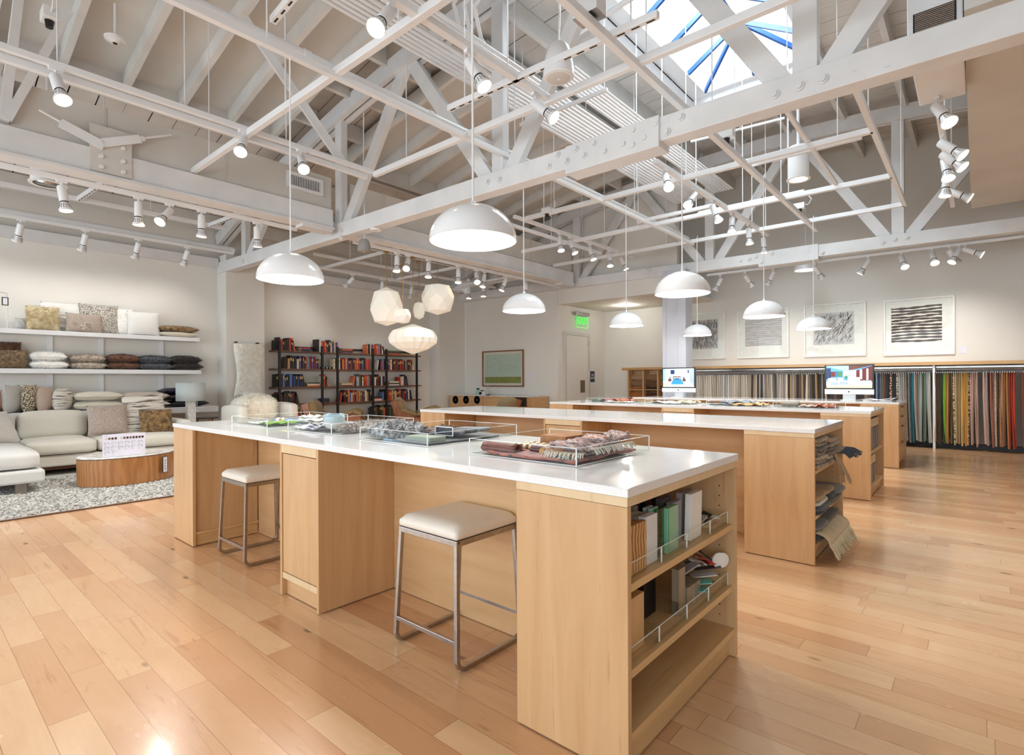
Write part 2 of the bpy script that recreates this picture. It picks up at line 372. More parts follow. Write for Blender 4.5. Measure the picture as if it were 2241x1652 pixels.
# skylight: white well, blue steel frame, hipped glazing
sky = thing('skylight', 'hipped glass skylight with blue steel frame in a white roof well', 'skylight', (-2.58, 6.7, 5.68))
k = MB(); T = .05
for a, b, c, d in ((SX0 - T, SX0, SY0 - T, SY1 + T), (SX1, SX1 + T, SY0 - T, SY1 + T), (SX0, SX1, SY0 - T, SY0), (SX0, SX1, SY1, SY1 + T)): k.box(a, b, c, d, 5.66, 5.95)
GX0, GX1, GY0, GY1, GZ, RZ = -3.27, -1.78, 4.95, 8.52, 5.82, 6.28
for a, b, c, d in ((SX0, GX0, SY0, SY1), (GX1, SX1, SY0, SY1), (GX0, GX1, SY0, GY0), (GX0, GX1, GY1, SY1)): k.box(a, b, c, d, GZ - .02, GZ + .02)
k.build('well', M['white'], sky)
XM = (GX0 + GX1) / 2; RY0, RY1 = 5.6, 7.85
bars = [((XM, RY0, RZ), (XM, RY1, RZ))]
for x in (GX0, GX1):
    bars += [((x, GY0, GZ), (XM, RY0, RZ)), ((x, GY1, GZ), (XM, RY1, RZ))]
    for y in (5.6, 6.35, 7.1, 7.85): bars.append(((x, y, GZ), (XM, y, RZ)))
for y, r in ((GY0, RY0), (GY1, RY1)):
    for f in ((.5,) if y == GY1 else ()): bars.append(((GX0 + (GX1 - GX0) * f, y, GZ), (XM, r, RZ)))
for a, b in bars: MB().bar(a, b, .036, .06).build('frame_bar', M['blue'], sky)
k = MB()
for s in (0, 1):
    x = (GX0, GX1)[s]; k.quad((x, GY0, GZ + .05), (x, GY1, GZ + .05), (XM, RY1, RZ + .05), (XM, RY0, RZ + .05))
k.add([(GX0, GY0, GZ + .05), (GX1, GY0, GZ + .05), (XM, RY0, RZ + .05)], [(0, 1, 2)]); k.add([(GX0, GY1, GZ + .05), (GX1, GY1, GZ + .05), (XM, RY1, RZ + .05)], [(0, 1, 2)])
k.build('glazing', M['skyglass'], sky)
# ---------------------------------------------------------------- trusses
BN = [-9.93, -6.94, -3.92, -.95, 2.03, 5.0]; TN = [-8.43, -5.43, -2.43, .57, 3.5]
def truss(name, label, yf, zf, x0, x1, th=.17, ch=.205, bolts=()):
    t = thing(name, label, 'roof truss', (-2.4, yf(-2.4), zf(-2.4)))
    MB().bar((x0, yf(x0) + th / 2, zf(x0) + ch / 2), (x1, yf(x1) + th / 2, zf(x1) + ch / 2), th, ch).build('bottom_chord', M['beam'], t, bevel=.008)
    k = MB(); n = 20; xs = [x0 + (x1 - x0) * i / n for i in range(n + 1)]
    for a, b in zip(xs, xs[1:]):
        for dy in (.02, .13): k.bar((a, yf(a) + dy, arc(a) + .10), (b, yf(b) + dy, arc(b) + .10), .07, .22)
    k.build('top_chord', M['beam'], t)
    for x in BN: MB().bar((x, yf(x) + .085, zf(x) + ch - .02), (x, yf(x) + .085, arc(x) + .1), .10, .165, (1, 0, 0)).build('post', M['beam'], t, bevel=.006)
    for a, b in [(BN[i], TN[i]) for i in range(5)] + [(BN[i + 1], TN[i]) for i in range(5)]:
        s = .16 if b > a else -.16
        MB().bar((a + s, yf(a) + .085, zf(a) + ch - .03), (b - s * .4, yf(b) + .085, arc(b) + .04), .165, .085, (0, 1, 0)).build('diagonal', M['beam'], t, bevel=.006)
    MB().box(-3.02, -2.05, yf(-2.5) - .012, yf(-2.5) + th + .03, zf(-2.5) - .05, zf(-2.5) + ch + .012).build('splice_plate', M['beam'], t, bevel=.006)
    for px, py in bolts:
        p = ony(px, py, yf(-2.5)); p = ony(px, py, yf(p.x) - .012); k = MB(); k.cyl(p + V((0, -.018, 0)), p + V((0, .02, 0)), .024, n=6); k.cyl(p + V((0, .0, 0)), p + V((0, .025, 0)), .036, n=12); k.build('bolt', M['beam'], t)
    return t
truss('roof_truss', 'nearest white timber bowstring truss, its bottom beam crossing above the front pendants', yA, zA, -10.95, 6.4,
      bolts=[(1218, 338), (1199, 364), (1238, 352), (1259, 325), (1277, 340), (1299, 313), (1386, 285), (1323, 331), (1364, 315), (1435, 272), (1458, 288), (1488, 256), (1410, 302), (1694, 206), (1748, 188), (1800, 172), (1065, 399), (1091, 393), (745, 505), (745, 520), (1385, 318), (530, 572)])
truss('roof_truss', 'far white timber bowstring truss resting on the grey column near the fabric wall', yB, zB, -10.95, 6.4,
      bolts=[(1262, 615), (1258, 622), (1415, 588), (1420, 592), (1620, 570), (1640, 566), (1655, 561), (1668, 572), (1690, 553), (1768, 550), (1782, 545), (1800, 552), (1932, 530), (1958, 523), (1985, 519)])
# ---------------------------------------------------------------- long beams with boarded fascia over the left aisle
def aisle(label1, label2, y0, y1):
    t = thing('longitudinal_beam', label1, 'beam', (-6.94, (y0 + y1) / 2, 3.4))
    MB().box(-7.03, -6.88, y0, y1, 3.40, 3.66).build('beam', M['beam'], t, bevel=.006)
    MB().box(-7.08, -6.84, y0, y1, 3.37, 3.40).build('flange', M['beam'], t)
    for y in (y0 + .25, y1 - .25): MB().prism([(-.22, 0), (.22, 0), (.22, .06), (-.22, .06)], lambda p, y=y: V((-7.05, y + p[0], 3.33 + p[1])), lambda p, y=y: V((-6.85, y + p[0], 3.33 + p[1]))).build('bracket', M['beam'], t)
    f = thing('bulkhead_panel', label2, 'panel', (-6.95, (y0 + y1) / 2, 3.67))
    MB().box(-6.97, -6.93, y0, y1, 3.67, 4.12).build('board', M['panel'], f)
    k = MB()
    for y in [y0 + .6 + 1.2 * i for i in range(int((y1 - y0) / 1.2))]: k.box(-6.926, -6.922, y, y + .012, 3.67, 4.12)
    k.build('joint', M['deck'], f)
    return t, f
b1, f1 = aisle('white timber beam along the left aisle in front of the nearest truss', 'white boarded bulkhead with tie rods above the front aisle beam', -3.9, 4.12)
b2, f2 = aisle('white timber beam along the left aisle between the two trusses', 'white boarded bulkhead above the aisle beam between the trusses', 4.42, 10.1)
# plate and tie rods on the front bulkhead
k = MB().box(-6.91, -6.86, 1.36, 1.72, 3.42, 3.9); k.build('gusset_plate', M['panel'], f1)
for a, b, c in (((85, 240), (125, 265), (215, 313)), ((375, 295), (320, 303), (235, 312))):
    P = [onx(*q, -6.84) for q in (a, b, c)]
    MB().tube([P[0], P[2]], .012, 6).build('tie_rod', M['white'], f1)
    d = (P[2] - P[1]).normalized(); MB().bar(P[1] + d * .02, P[1] + d * .2, .022, .05).build('turnbuckle', M['white'], f1)
    MB().bar(P[2] - d * .32, P[2] + d * .05, .034, .085).build('clevis', M['white'], f1)
for y in (1.45, 1.64):
    for z in (3.47, 3.58, 3.72): MB().cyl((-6.87, y, z), (-6.84, y, z), .022, n=8).build('bolt', M['white'], f1)
def vent(label, c, w, h, axis, n=16):
    t = thing('air_vent', label, 'vent', c); x, y, z = c
    def bx(k, a0, a1, z0, z1, d0, d1): k.box(x + d0, x + d1, y + a0, y + a1, z + z0, z + z1) if axis == 'x' else k.box(x + a0, x + a1, y - d1, y - d0, z + z0, z + z1)
    k = MB(); e = .04
    for a in ((-w / 2, -w / 2 + e, -h / 2, h / 2), (w / 2 - e, w / 2, -h / 2, h / 2), (-w / 2 + e, w / 2 - e, -h / 2, -h / 2 + e), (-w / 2 + e, w / 2 - e, h / 2 - e, h / 2)): bx(k, *a, 0, .03)
    k.build('frame', M['white'], t)
    k = MB(); bx(k, -w / 2 + e, w / 2 - e, -h / 2 + e, h / 2 - e, 0, .004); k.build('backing', M['void'], t)
    k = MB()
    for i in range(n): a = -w / 2 + e + (w - 2 * e) * (i + .5) / n; bx(k, a - .004, a + .004, -h / 2 + e, h / 2 - e, .004, .02)
    k.build('louvre', M['white'], t); return t
vent('white slatted air vent in the left bulkhead behind a track spotlight', (-6.93, 3.72, 3.93), .52, .22, 'x', 18)
# boxed duct with grille hanging beside the soffit, top right
t = thing('air_duct', 'white boxed duct with louvred grille above the nearest truss, top right', 'duct', (-.2, 5.2, 3.58))
MB().box(-.37, -.065, 4.72, 5.8, 3.58, 4.3).build('casing', M['white'], t, bevel=.01)
k = MB()
for i in range(14): z = 3.61 + .013 * i; k.box(-.325, -.11, 4.70, 4.715, z, z + .008)
k.build('louvre', M['steel'], t); MB().box(-.335, -.10, 4.712, 4.722, 3.60, 3.80).build('backing', M['void'], t)
# V braces of the aisle line and loose roof braces
for i, (a, b, lab) in enumerate((((8, 266), (40, 0), 'steep white timber brace rising from the front aisle beam at the left picture edge'), ((14, 264), (165, 0), 'slanting white timber brace crossing behind the front track, far left'))):
    P, Q = onx(*a, -6.9), onx(*b, -6.9); d = (Q - P).normalized(); Q = P + d * ((4.95 - P.z) / d.z)
    tag(MB().bar(P, Q, .07, .1 + .012 * i, (1, 0, 0)).build('roof_brace', M['beam']), lab, 'brace')
P = onz(749, 354, 3.76); Q = onz(534, 40, 5.1); tag(MB().bar(P, Q, .05, .09).build('roof_brace', M['beam']), 'long thin white brace slanting from the roof to the end of the front left track', 'brace')
# ================================================================ hung services
ZS = 3.70
def rods(k, pts, top=None):
    for x, y, z in pts: k.tube([(x, y, z), (x, y, arc(x) + DK - .05 if top is None else top)], .006, 6)
def strut(label, a, b, w=.05, h=.065, hang=(), slots=False, name='strut_channel', mat='white'):
    a = V(a); b = V(b); t = thing(name, label, 'ceiling channel', (a + b) / 2)
    MB().bar(a, b, w, h).build('channel', M[mat], t, bevel=.004)
    d = (b - a); L = d.length; d.normalize()
    if slots:
        k = MB(); n = int(L / .11)
        for i in range(n): c = a + d * (L * (i + .5) / n) - V((0, 0, h / 2 + .001)); k.bar(c - d * .03, c + d * .03, .012, .003)
        k.build('slot', M['void'], t)
    for f in hang:
        c = a + (b - a) * f; k = MB(); rods(k, [(c.x, c.y, c.z + h / 2)]); k.build('hanger_rod', M['white'], t)
    return t
XD = [(2.34, -7.15, -1.3, 'nearest'), (3.80, -5.43, -.4, 'second nearest, just in front of the near truss'), (6.36, -5.2, -.77, 'just behind the near truss'), (7.95, -6.6, -.77, 'midway between the trusses'), (9.37, -6.9, -.77, 'last before the far truss')]
for y, x0, x1, lab in XD:
    strut('white crosswise strut channel, %s' % lab, (x0, y, ZS), (x1, y, ZS), .055, .06, (.12, .42, .7))
strut('white lengthwise strut channel carrying the four left pendant cords', (-3.85, -1.5, ZS - .03), (-3.85, 9.45, ZS - .03), .05, .05, (.3, .55, .8))
strut('white lengthwise strut channel carrying the four right pendant cords', (-1.98, -1.5, ZS - .03), (-1.98, 9.9, ZS - .03), .055, .06, (.3, .6, .85))
strut('white lengthwise strut channel ending in an open corner near the right soffit', (-.77, 4.6, ZS), (-.77, 9.4, ZS), .05, .06, (.3, .9))
strut('slotted white strut channel running under the hanging loudspeaker', (-3.62, 3.33, ZS + .01), (-1.62, 3.40, ZS + .01), .045, .05, (.1, .9), True)
strut('slotted white strut channel cut off at the top edge left of centre', onz(597, 45, 3.9), onz(660, -30, 3.9), .05, .05, (.5,), True)
for i, (y, a, b, lab) in enumerate(((6.5, -3.1, -1.2, 'short white strut channel end sticking out behind the near truss'), (6.62, -2.0, -.9, 'short white strut channel near the cylinder downlight'), (8.05, -3.2, -1.75, 'short white strut channel with a cut end left of the right pendants'), (7.82, -4.1, -2.9, 'short white strut channel over the second row of spotlights'))):
    strut(lab, (a, y, ZS + .06), (b, y, ZS + .06), .045, .05, (.8,))
strut('thin white rail slanting past the right strut corner', onz(1872, 5, 4.3) if False else (-1.35, 5.0, 3.78), (-1.35, 7.9, 3.72), .04, .04)
strut('white strut channel along the wall side of the left aisle', (-9.5, -3.5, 3.80), (-9.5, 3.7, 3.80), .045, .06, (.6, .85))
for y, lab in ((1.75, 'middle'), (3.45, 'rear')): strut('short slotted white cross channel in the left aisle, %s one' % lab, (-9.5, y, 3.80), (-7.2, y + .1, 3.76), .05, .055, (.5,), True)
for y, lab in ((5.6, 'front'), (7.3, 'middle'), (9.0, 'rear')): strut('white cross channel over the lounge chairs, %s one' % lab, (-9.9, y, 3.46), (-7.1, y, 3.46), .045, .05, (.4,))
strut('white lengthwise channel over the lounge chairs', (-9.0, 5.0, 3.52), (-9.0, 9.8, 3.52), .045, .05, (.3, .8))
# round pipes and conduit rack
def pipe(label, pts, r, cat='pipe', name='pipe', group=None, collars=()):
    t = tag(MB().tube(pts, r, 12).build(name, M['white'], smooth=True), label, cat, group)
    for c in collars:
        a = V(pts[0]) + (V(pts[-1]) - V(pts[0])) * c; d = (V(pts[-1]) - V(pts[0])).normalized()
        q = bpy.data.objects.new('collar', MB().cyl(a - d * .03, a + d * .03, r + .008, n=12).mesh('collar', M['white'])); COL.objects.link(q); q.parent = t
    return t
pipe('thick white pipe running lengthwise beside the left pendant channel', [(-4.02, -2, 3.82), (-4.02, 9.6, 3.82)], .042, collars=(.36, .47, .62))
pipe('white sprinkler pipe along the head of the left wall', [(-10.05, -3.5, 3.58), (-10.05, 4.05, 3.58)], .05, collars=(.5, .72, .9))
pipe('white sprinkler pipe over the bookshelf wall', [(-10.05, 4.9, 3.55), (-10.05, 9.4, 3.55)], .05)
pipe('thin white pipe crossing the roof near the loudspeaker', [(-3.3, 4.9, 5.0), (-1.9, 4.75, 5.05)], .03)
pipe('white pipe crossing below the skylight edge', [(-3.6, 8.75, 5.2), (-2.2, 8.9, 5.2)], .02)
for i in range(11):
    x = -4.36 + .062 * i; z = 4.62
    if i in (6, 7, 8): pts = [(x + 2.2, 3.15 + .08 * i, 5.02), (x + .35, 3.1 + .08 * i, 4.98), (x + .12, 3.15 + .08 * i, 4.93), (x + .02, 3.35 + .08 * i, 4.75), (x, 3.65 + .08 * i, z), (x, 9.9, z)]
    else: pts = [(x, -2, z), (x, 9.9, z)]
    pipe('%s white conduit from the left in the ceiling conduit rack' % nth(i), pts, .021, 'conduit', 'conduit', 'conduits in the ceiling rack')
for i in range(7):
    x = -3.62 + .05 * i; pipe('%s white conduit of the narrow rack right of the main conduit rack' % nth(i), [(x, 4.9, 4.66), (x, 9.9, 4.66)], .017, 'conduit', 'conduit', 'conduits in the narrow rack')
for i, y in enumerate((2.0, 5.4, 6.9)):
    strut('%s trapeze bar under the conduit rack, counted from the front' % nth(i), (-4.5, y, 4.57), (-3.2, y, 4.57), .04, .04, (.03, .97))
# ---------------------------------------------------------------- track spotlights
k = MB(); k.box(-.018, .018, -.045, .045, -.022, .004); k.cyl((0, 0, -.02), (0, 0, -.05), .009, n=8); k.box(-.006, .006, -.02, .02, -.085, -.045); ME_MOUNT = k.mesh('mount', M['white'], True)
k = MB(); k.lathe([(.004, .03), (.034, .03), (.04, .02), (.041, -.13), (.036, -.135)], n=20); ME_HOUS = k.mesh('housing', M['white'], True)
k = MB(); k.lathe([(.034, -.135), (.036, -.15), (.046, -.18), (.060, -.222), (.061, -.232), (.057, -.232), (.052, -.224)], n=24)
k.cur = 1
for i in range(14):
    t = 2 * PI * i / 14; c, s_ = math.cos(t), math.sin(t); k.bar((.0415 * c, .0415 * s_, -.160), (.056 * c, .056 * s_, -.208), .004, .004)
k.cur = 2; k.lathe([(.0365, -.128), (.0372, -.130), (.0372, -.142), (.0365, -.144)], n=20); ME_LAMP = k.mesh('lamp', [M['white'], M['steel'], M['void']], True)
k = MB(); k.lathe([(.0, -.231), (.02, -.2315), (.040, -.230), (.056, -.226)], n=24); ME_LENS = k.mesh('lens', M['lens'], True)
k = MB(); k.lathe([(.0, -.231), (.02, -.2315), (.040, -.230), (.056, -.226)], n=24); ME_LENSD = k.mesh('lens', M['lensw'], True)
NSPOT = [0]
def spot(p, off, kk, label, group, lit=True, power=0, cone=70, col=(1, .97, .92)):
    t = thing('track_spotlight', label, 'spotlight', p, group)
    inst('mount', ME_MOUNT, t)
    d = (RT * off[0] - UP * off[1]).normalized(); d = (d - FW * kk).normalized()
    q = V((0, 0, -1)).rotation_difference(d); loc = V((0, 0, -.085))
    inst('housing', ME_HOUS, t, loc, q); inst('lamp', ME_LAMP, t, loc, q); inst('lens', ME_LENS if lit else ME_LENSD, t, loc, q)
    if power:
        L = bpy.data.lights.new('spot_beam', 'SPOT'); L.energy = power; L.spot_size = math.radians(cone); L.spot_blend = .8; L.color = col; L.shadow_soft_size = .05
        lo = bpy.data.objects.new('spot_beam', L); COL.objects.link(lo); lo.location = V(p) + loc + d * .26; lo.rotation_mode = 'QUATERNION'; lo.rotation_quaternion = q
    return t
SP = 60
# front left track
strut('white lighting track above the sofa side of the front island', (-5.45, -1.5, ZS + .03), (-5.45, 3.78, ZS + .03), .045, .05, (.45, .62, .8), name='lighting_track')
strut('white strut bar beside the front left lighting track', (-5.56, -1.5, ZS), (-5.56, 3.78, ZS), .05, .06)
G = 'spotlights on the front left track'
for i, (m, o_, kk) in enumerate((((122, 160), (24, 46), .25), ((533, 297), (8, 38), .75), ((659, 352), (12, 26), .7))):
    p = onx(m[0], m[1], -5.45); p.z = ZS + .005
    spot(p, o_, kk, 'lit white spotlight on the front left track, %s from the left' % nth(i), G, True, SP * 1.3)
# front centre track
strut('white lighting track ending beside the front loudspeaker', (-2.84, -1.5, ZS + .01), (-2.84, 3.86, ZS + .01), .06, .05, (.4, .7), name='lighting_track')
for i, (m, o_, kk) in enumerate((((850, 8), (-12, 46), .7), ((1028, 122), (26, 46), .2), ((1172, 208), (26, 26), .35))):
    p = onx(m[0], m[1], -2.84); p.z = ZS - .02
    spot(p, o_, kk, 'lit white spotlight on the front centre track, %s from the left' % nth(i), 'spotlights on the front centre track', True, SP * 1.3)
# behind the near truss, centre
strut('white lighting track over the second and third islands', (-2.76, 5.7, ZS + .02), (-2.72, 9.9, ZS + .02), .06, .05, (.2, .8), name='lighting_track')
for i, (m, o_, kk) in enumerate((((1456, 393), (0, 28), .8), ((1520, 432), (-15, 20), .5), ((1560, 455), (6, 22), .3), ((1602, 476), (-4, 22), .4), ((1638, 502), (1, 20), .1), ((1671, 522), (0, 18), .1))):
    p = onx(m[0], m[1], -2.74); p.z = ZS - .01
    spot(p, o_, kk, 'white spotlight on the centre track behind the near truss, %s from the left' % nth(i), 'spotlights on the rear centre track', i < 3, SP)
strut('white lighting track hanging left of the second island', (-5.3, 6.2, ZS + .02), (-5.25, 9.85, ZS + .02), .05, .05, (.2, .7), name='lighting_track')
strut('white strut bar below the left rear lighting track', (-5.55, 5.2, ZS - .02), (-5.5, 9.0, ZS - .02), .05, .05)
for i, (m, o_, kk) in enumerate((((1225, 517), (2, 24), .3), ((1248, 524), (8, 22), .3), ((1291, 540), (6, 22), .3), ((1334, 555), (0, 22), .3), ((1360, 562), (8, 20), .2))):
    p = onx(m[0], m[1], -5.28); p.z = ZS - .01
    spot(p, o_, kk, 'white spotlight on the left rear track over the islands, %s from the left' % nth(i), 'spotlights on the left rear track', i in (0, 3), SP)
# left aisle, under the beam
strut('white lighting track under the front aisle beam', (-7.12, -3.5, 3.34), (-7.12, 3.7, 3.34), .05, .05, name='lighting_track')
for i, (m, o_, kk) in enumerate((((135, 380), (6, 30), .0), ((303, 425), (0, 24), .0), ((371, 432), (-2, 24), .9), ((441, 452), (0, 24), .0), ((562, 482), (0, 22), -.1))):
    p = onx(m[0], m[1], -7.12); p.z = 3.315
    spot(p, o_, kk, 'white spotlight under the front aisle beam, %s from the left' % nth(i), 'spotlights under the aisle beam', i == 2, SP * 1.5 if i != 2 else SP, 120)
strut('white lighting track along the head of the pillow wall', (-9.95, -3.5, 3.50), (-9.95, 4.0, 3.50), .045, .04, name='lighting_track')
for i, m in enumerate(((45, 472), (187, 495), (303, 513), (410, 530))):
    p = onx(m[0], m[1], -9.95); p.z = 3.48
    spot(p, (-8, 16), -.25, 'small white spotlight aimed at the pillow wall, %s from the left' % nth(i), 'spotlights aimed at the pillow wall', False, SP * .3, 120)
# lounge area
strut('white lighting track under the rear aisle beam', (-7.12, 4.6, 3.34), (-7.12, 9.9, 3.34), .05, .05, name='lighting_track')
T7 = [((869, 552), (0, 12), .2, 1), ((893, 552), (0, 12), .9, 1), ((938, 562), (0, 12), .2, 1), ((1003, 576), (0, 14), .2, 1), ((1042, 580), (2, 12), .8, 1), ((1060, 586), (-2, 14), .3, 0), ((1106, 594), (-5, 14), .2, 0), ((1150, 606), (0, 16), .2, 1)]
for i, (m, o_, kk, l) in enumerate(T7):
    p = onx(m[0], m[1], -7.12); p.z = 3.315
    spot(p, o_, kk, 'white spotlight under the rear aisle beam, %s from the left' % nth(i), 'spotlights under the rear aisle beam', bool(l), SP if i % 2 == 0 else 0)
strut('white lighting track in front of the bookshelf', (-9.6, 5.0, 3.42), (-9.6, 9.3, 3.42), .045, .04, (.5,), name='lighting_track')
for i, (m, o_, kk) in enumerate((((772, 596), (-8, 8), -.1), ((837, 606), (-1, 12), -.2), ((901, 616), (-2, 12), -.2))):
    p = onx(m[0], m[1], -9.6); p.z = 3.40
    spot(p, o_, kk, 'white spotlight aimed at the bookshelf, %s from the left' % nth(i), 'spotlights aimed at the bookshelf', i < 2, SP * .4, 110)
strut('short white lighting track over the credenza', (-9.0, 8.6, 3.42), (-7.4, 8.6, 3.42), .045, .04, (.5,), name='lighting_track')
for i, m in enumerate(((1026, 620), (1058, 617))):
    p = ony(m[0], m[1], 8.6); p.z = 3.40
    spot(p, (0, 12), .1, 'lit white spotlight over the credenza, %s one' % ('left', 'right')[i], 'spotlights over the credenza', True, SP, 80)
# track along the fabric wall, under the far truss
strut('white lighting track below the far truss facing the fabric wall', (-4.1, 10.75, 3.33), (1.6, 10.85, 3.30), .045, .04, name='lighting_track')
T5 = [((1577, 590), (-6, 14), -.3, 0), ((1632, 588), (8, 10), -.1, 0), ((1692, 582), (-5, 14), -.3, 0), ((1784, 572), (8, 10), -.1, 0), ((1900, 561), (-6, 12), -.3, 0), ((1972, 551), (-2, 12), .7, 1), ((2040, 543), (-4, 12), .7, 1), ((2078, 535), (10, 12), -.1, 0), ((2098, 532), (-8, 12), .1, 0), ((2112, 528), (10, 8), .8, 1)]
for i, (m, o_, kk, l) in enumerate(T5):
    p = ony(m[0], m[1], 10.80); p.z = 3.30
    spot(p, o_, kk, 'white spotlight on the track facing the fabric wall, %s from the left' % nth(i), 'spotlights facing the fabric wall', bool(l), 0)
    if not l or i in (5, 6):
        L = bpy.data.lights.new('wall_beam', 'SPOT'); L.energy = SP * .5; L.spot_size = math.radians(95); L.spot_blend = .9; L.color = (1, .97, .92); L.shadow_soft_size = .06
        lo = bpy.data.objects.new('wall_beam', L); COL.objects.link(lo); lo.location = p + V((0, .1, -.35)); dv = V((p.x, 12.4, 1.2)) - lo.location; lo.rotation_euler = dv.to_track_quat('-Z', 'Y').to_euler()
strut('white lighting track beside the right soffit', (-.25, 4.7, 3.62), (-.25, 9.6, 3.62), .05, .05, (.1, .5, .9), name='lighting_track')
for i, (m, o_, kk) in enumerate((((2050, 222), (0, 46), .7), ((2062, 292), (14, 26), .7), ((2066, 345), (12, 24), .7), ((2068, 390), (-4, 26), .4), ((2073, 432), (-3, 20), .05), ((2078, 452), (14, 12), .7))):
    p = onx(m[0], m[1], -.25); p.z = 3.59
    spot(p, o_, kk, 'white spotlight on the track beside the right soffit, %s from the front' % nth(i), 'spotlights beside the right soffit', i != 4, SP)
# ---------------------------------------------------------------- dome pendants
def dome_prof(R, h, n=14): return [(R * math.cos(a), h * math.sin(a)) for a in [PI / 2 * i / n for i in range(n)]] + [(.012, h)]
def make_pendant(loc, label):
    t = thing('dome_pendant', label, 'pendant lamp', loc, 'dome pendants over the islands')
    R, h = .236, .195
    MB().lathe_open(dome_prof(R, h) + [(.012, h + .02), (.001, h + .022)], loc, 48).build('shade', M['gloss'], t, smooth='all')
    MB().lathe_open([(R, 0), (R - .004, -.001)] + [(r * .984, z * .975 - .0005) for r, z in dome_prof(R - .003, h)], loc, 48).build('shade_lining', M['inner'], t, smooth='all')
    MB().lathe([(.018, .13), (.03, .09), (.036, .055), (.033, .03), (.02, .012), (.0, .006)], loc, 20).build('bulb', M['bulb'], t, smooth='all')
    x, y, z = loc; MB().tube([(x, y, z + h + .01), (x, y, 3.66), (x + .01, y + .0, 3.72)], .006, 6).build('cord', M['white'], t)
    return t
PEN = [(-3.86, 1.96), (-2.06, 2.07), (-3.76, 4.56), (-1.965, 4.575), (-3.74, 6.80), (-1.955, 6.94), (-3.66, 9.14), (-1.885, 9.20)]
PL = ['second dome pendant from the left, over the front island', 'largest and nearest white dome pendant, hanging in front of the near truss', 'white dome pendant left of the exit sign over the second island', 'white dome pendant in front of the grey column, right one over the second island', 'white dome pendant right of the exit sign, over the third island', 'white dome pendant partly covering the grey striped picture', 'small white dome pendant just right of the column, over the last island', 'white dome pendant before the grey scribble picture, rightmost and lowest in view']
PL[0] = 'leftmost white dome pendant, hanging above the left half of the front island'
pp = make_pendant((PEN[0][0], PEN[0][1], 2.0), PL[0])
for (x, y), lab in zip(PEN[1:], PL[1:]): dup(pp, (x, y, 2.0), lab)
for x, y in PEN:
    L = bpy.data.lights.new('pendant_bulb', 'POINT'); L.energy = 38; L.color = (1, .97, .92); L.shadow_soft_size = .04
    lo = bpy.data.objects.new('pendant_bulb', L); COL.objects.link(lo); lo.location = (x, y, 1.99)
# ---------------------------------------------------------------- folded paper lanterns
def origami(prof, n, c, pleat=0):
    k = MB(); c = V(c); vs = []
    if pleat:
        for j, (r, z) in enumerate(prof):
            for i in range(2 * n): a = PI * i / n; q = r * (1 - pleat * (i % 2) * (1 if r > .05 else 0)); vs.append(c + V((q * math.cos(a), q * math.sin(a), z)))
        m = 2 * n; return k.add(vs, [(j * m + i, j * m + (i + 1) % m, (j + 1) * m + (i + 1) % m, (j + 1) * m + i) for j in range(len(prof) - 1) for i in range(m)])
    for j, (r, z) in enumerate(prof):
        for i in range(n):
            a = 2 * PI * (i + (.5 if j % 2 else 0)) / n; vs.append(c + V((r * math.cos(a), r * math.sin(a), z)))
    fs = []
    for j in range(len(prof) - 1):
        for i in range(n):
            i2 = (i + 1) % n; a, b = j * n + i, j * n + i2; c0, d0 = (j + 1) * n + i, (j + 1) * n + i2
            if j % 2: fs += [(a, d0, c0), (a, b, d0)]
            else: fs += [(a, b, c0), (b, d0, c0)]
    return k.add(vs, fs)
LN = [('tall faceted white paper lantern, leftmost of the cluster', (846, 628, 713, 71), -7.6, 8, [(.02, 1), (.76, .86), (.98, .52), (1, .38), (.74, .10), (.02, 0)]),
      ('small round paper lantern in front of the tall leftmost one', (882, 675, 708, 36), -7.3, 8, [(.02, 1), (.7, .93), (.95, .6), (.95, .4), (.7, .08), (.02, 0)]),
      ('small oval paper lantern left of the large round one', (917, 660, 699, 27), -7.8, 8, [(.02, 1), (.7, .9), (.95, .6), (.95, .4), (.7, .12), (.02, 0)]),
      ('large round faceted paper lantern, rightmost of the cluster', (958, 620, 689, 73), -7.45, 8, [(.02, 1), (.75, .91), (.98, .6), (1, .45), (.75, .12), (.02, 0)]),
      ('wide flattened pleated paper lantern, lowest of the cluster', (904, 709, 774, 107), -7.6, 18, [(.03, 1), (.82, .78), (.93, .66), (1, .52), (.96, .36), (.62, .16), (.08, 0)])]
for lab, (px, y0, y1, w), X, n, pr in LN:
    a = onx(px, y0, X); b = onx(px, y1, X); dep = (a - EY).dot(FW); R = w * dep / FPX / 2; H = a.z - b.z
    loc = V((a.x, a.y, b.z)); t = thing('paper_lantern', lab, 'pendant lamp', loc, 'paper lanterns')
    origami([(r * R, z * H) for r, z in pr], n, loc, .09 if n > 12 else 0).build('shade', M['paper'], t)
    top = 3.44; MB().tube([(a.x, a.y, a.z - .01), (a.x, a.y, top)], .005, 6).build('cord', M['brass'], t)
    MB().lathe([(.0, .0), (.05, .0), (.05, .02), (.0, .025)], (a.x, a.y, top - .02), 16).build('canopy', M['brass'], t)
for i, x in enumerate((-7.45, -7.7)): strut('thin white rod holding the paper lanterns, %s one' % ('right', 'left')[i], (x, 5.2, 3.45), (x, 7.6, 3.45), .02, .02)
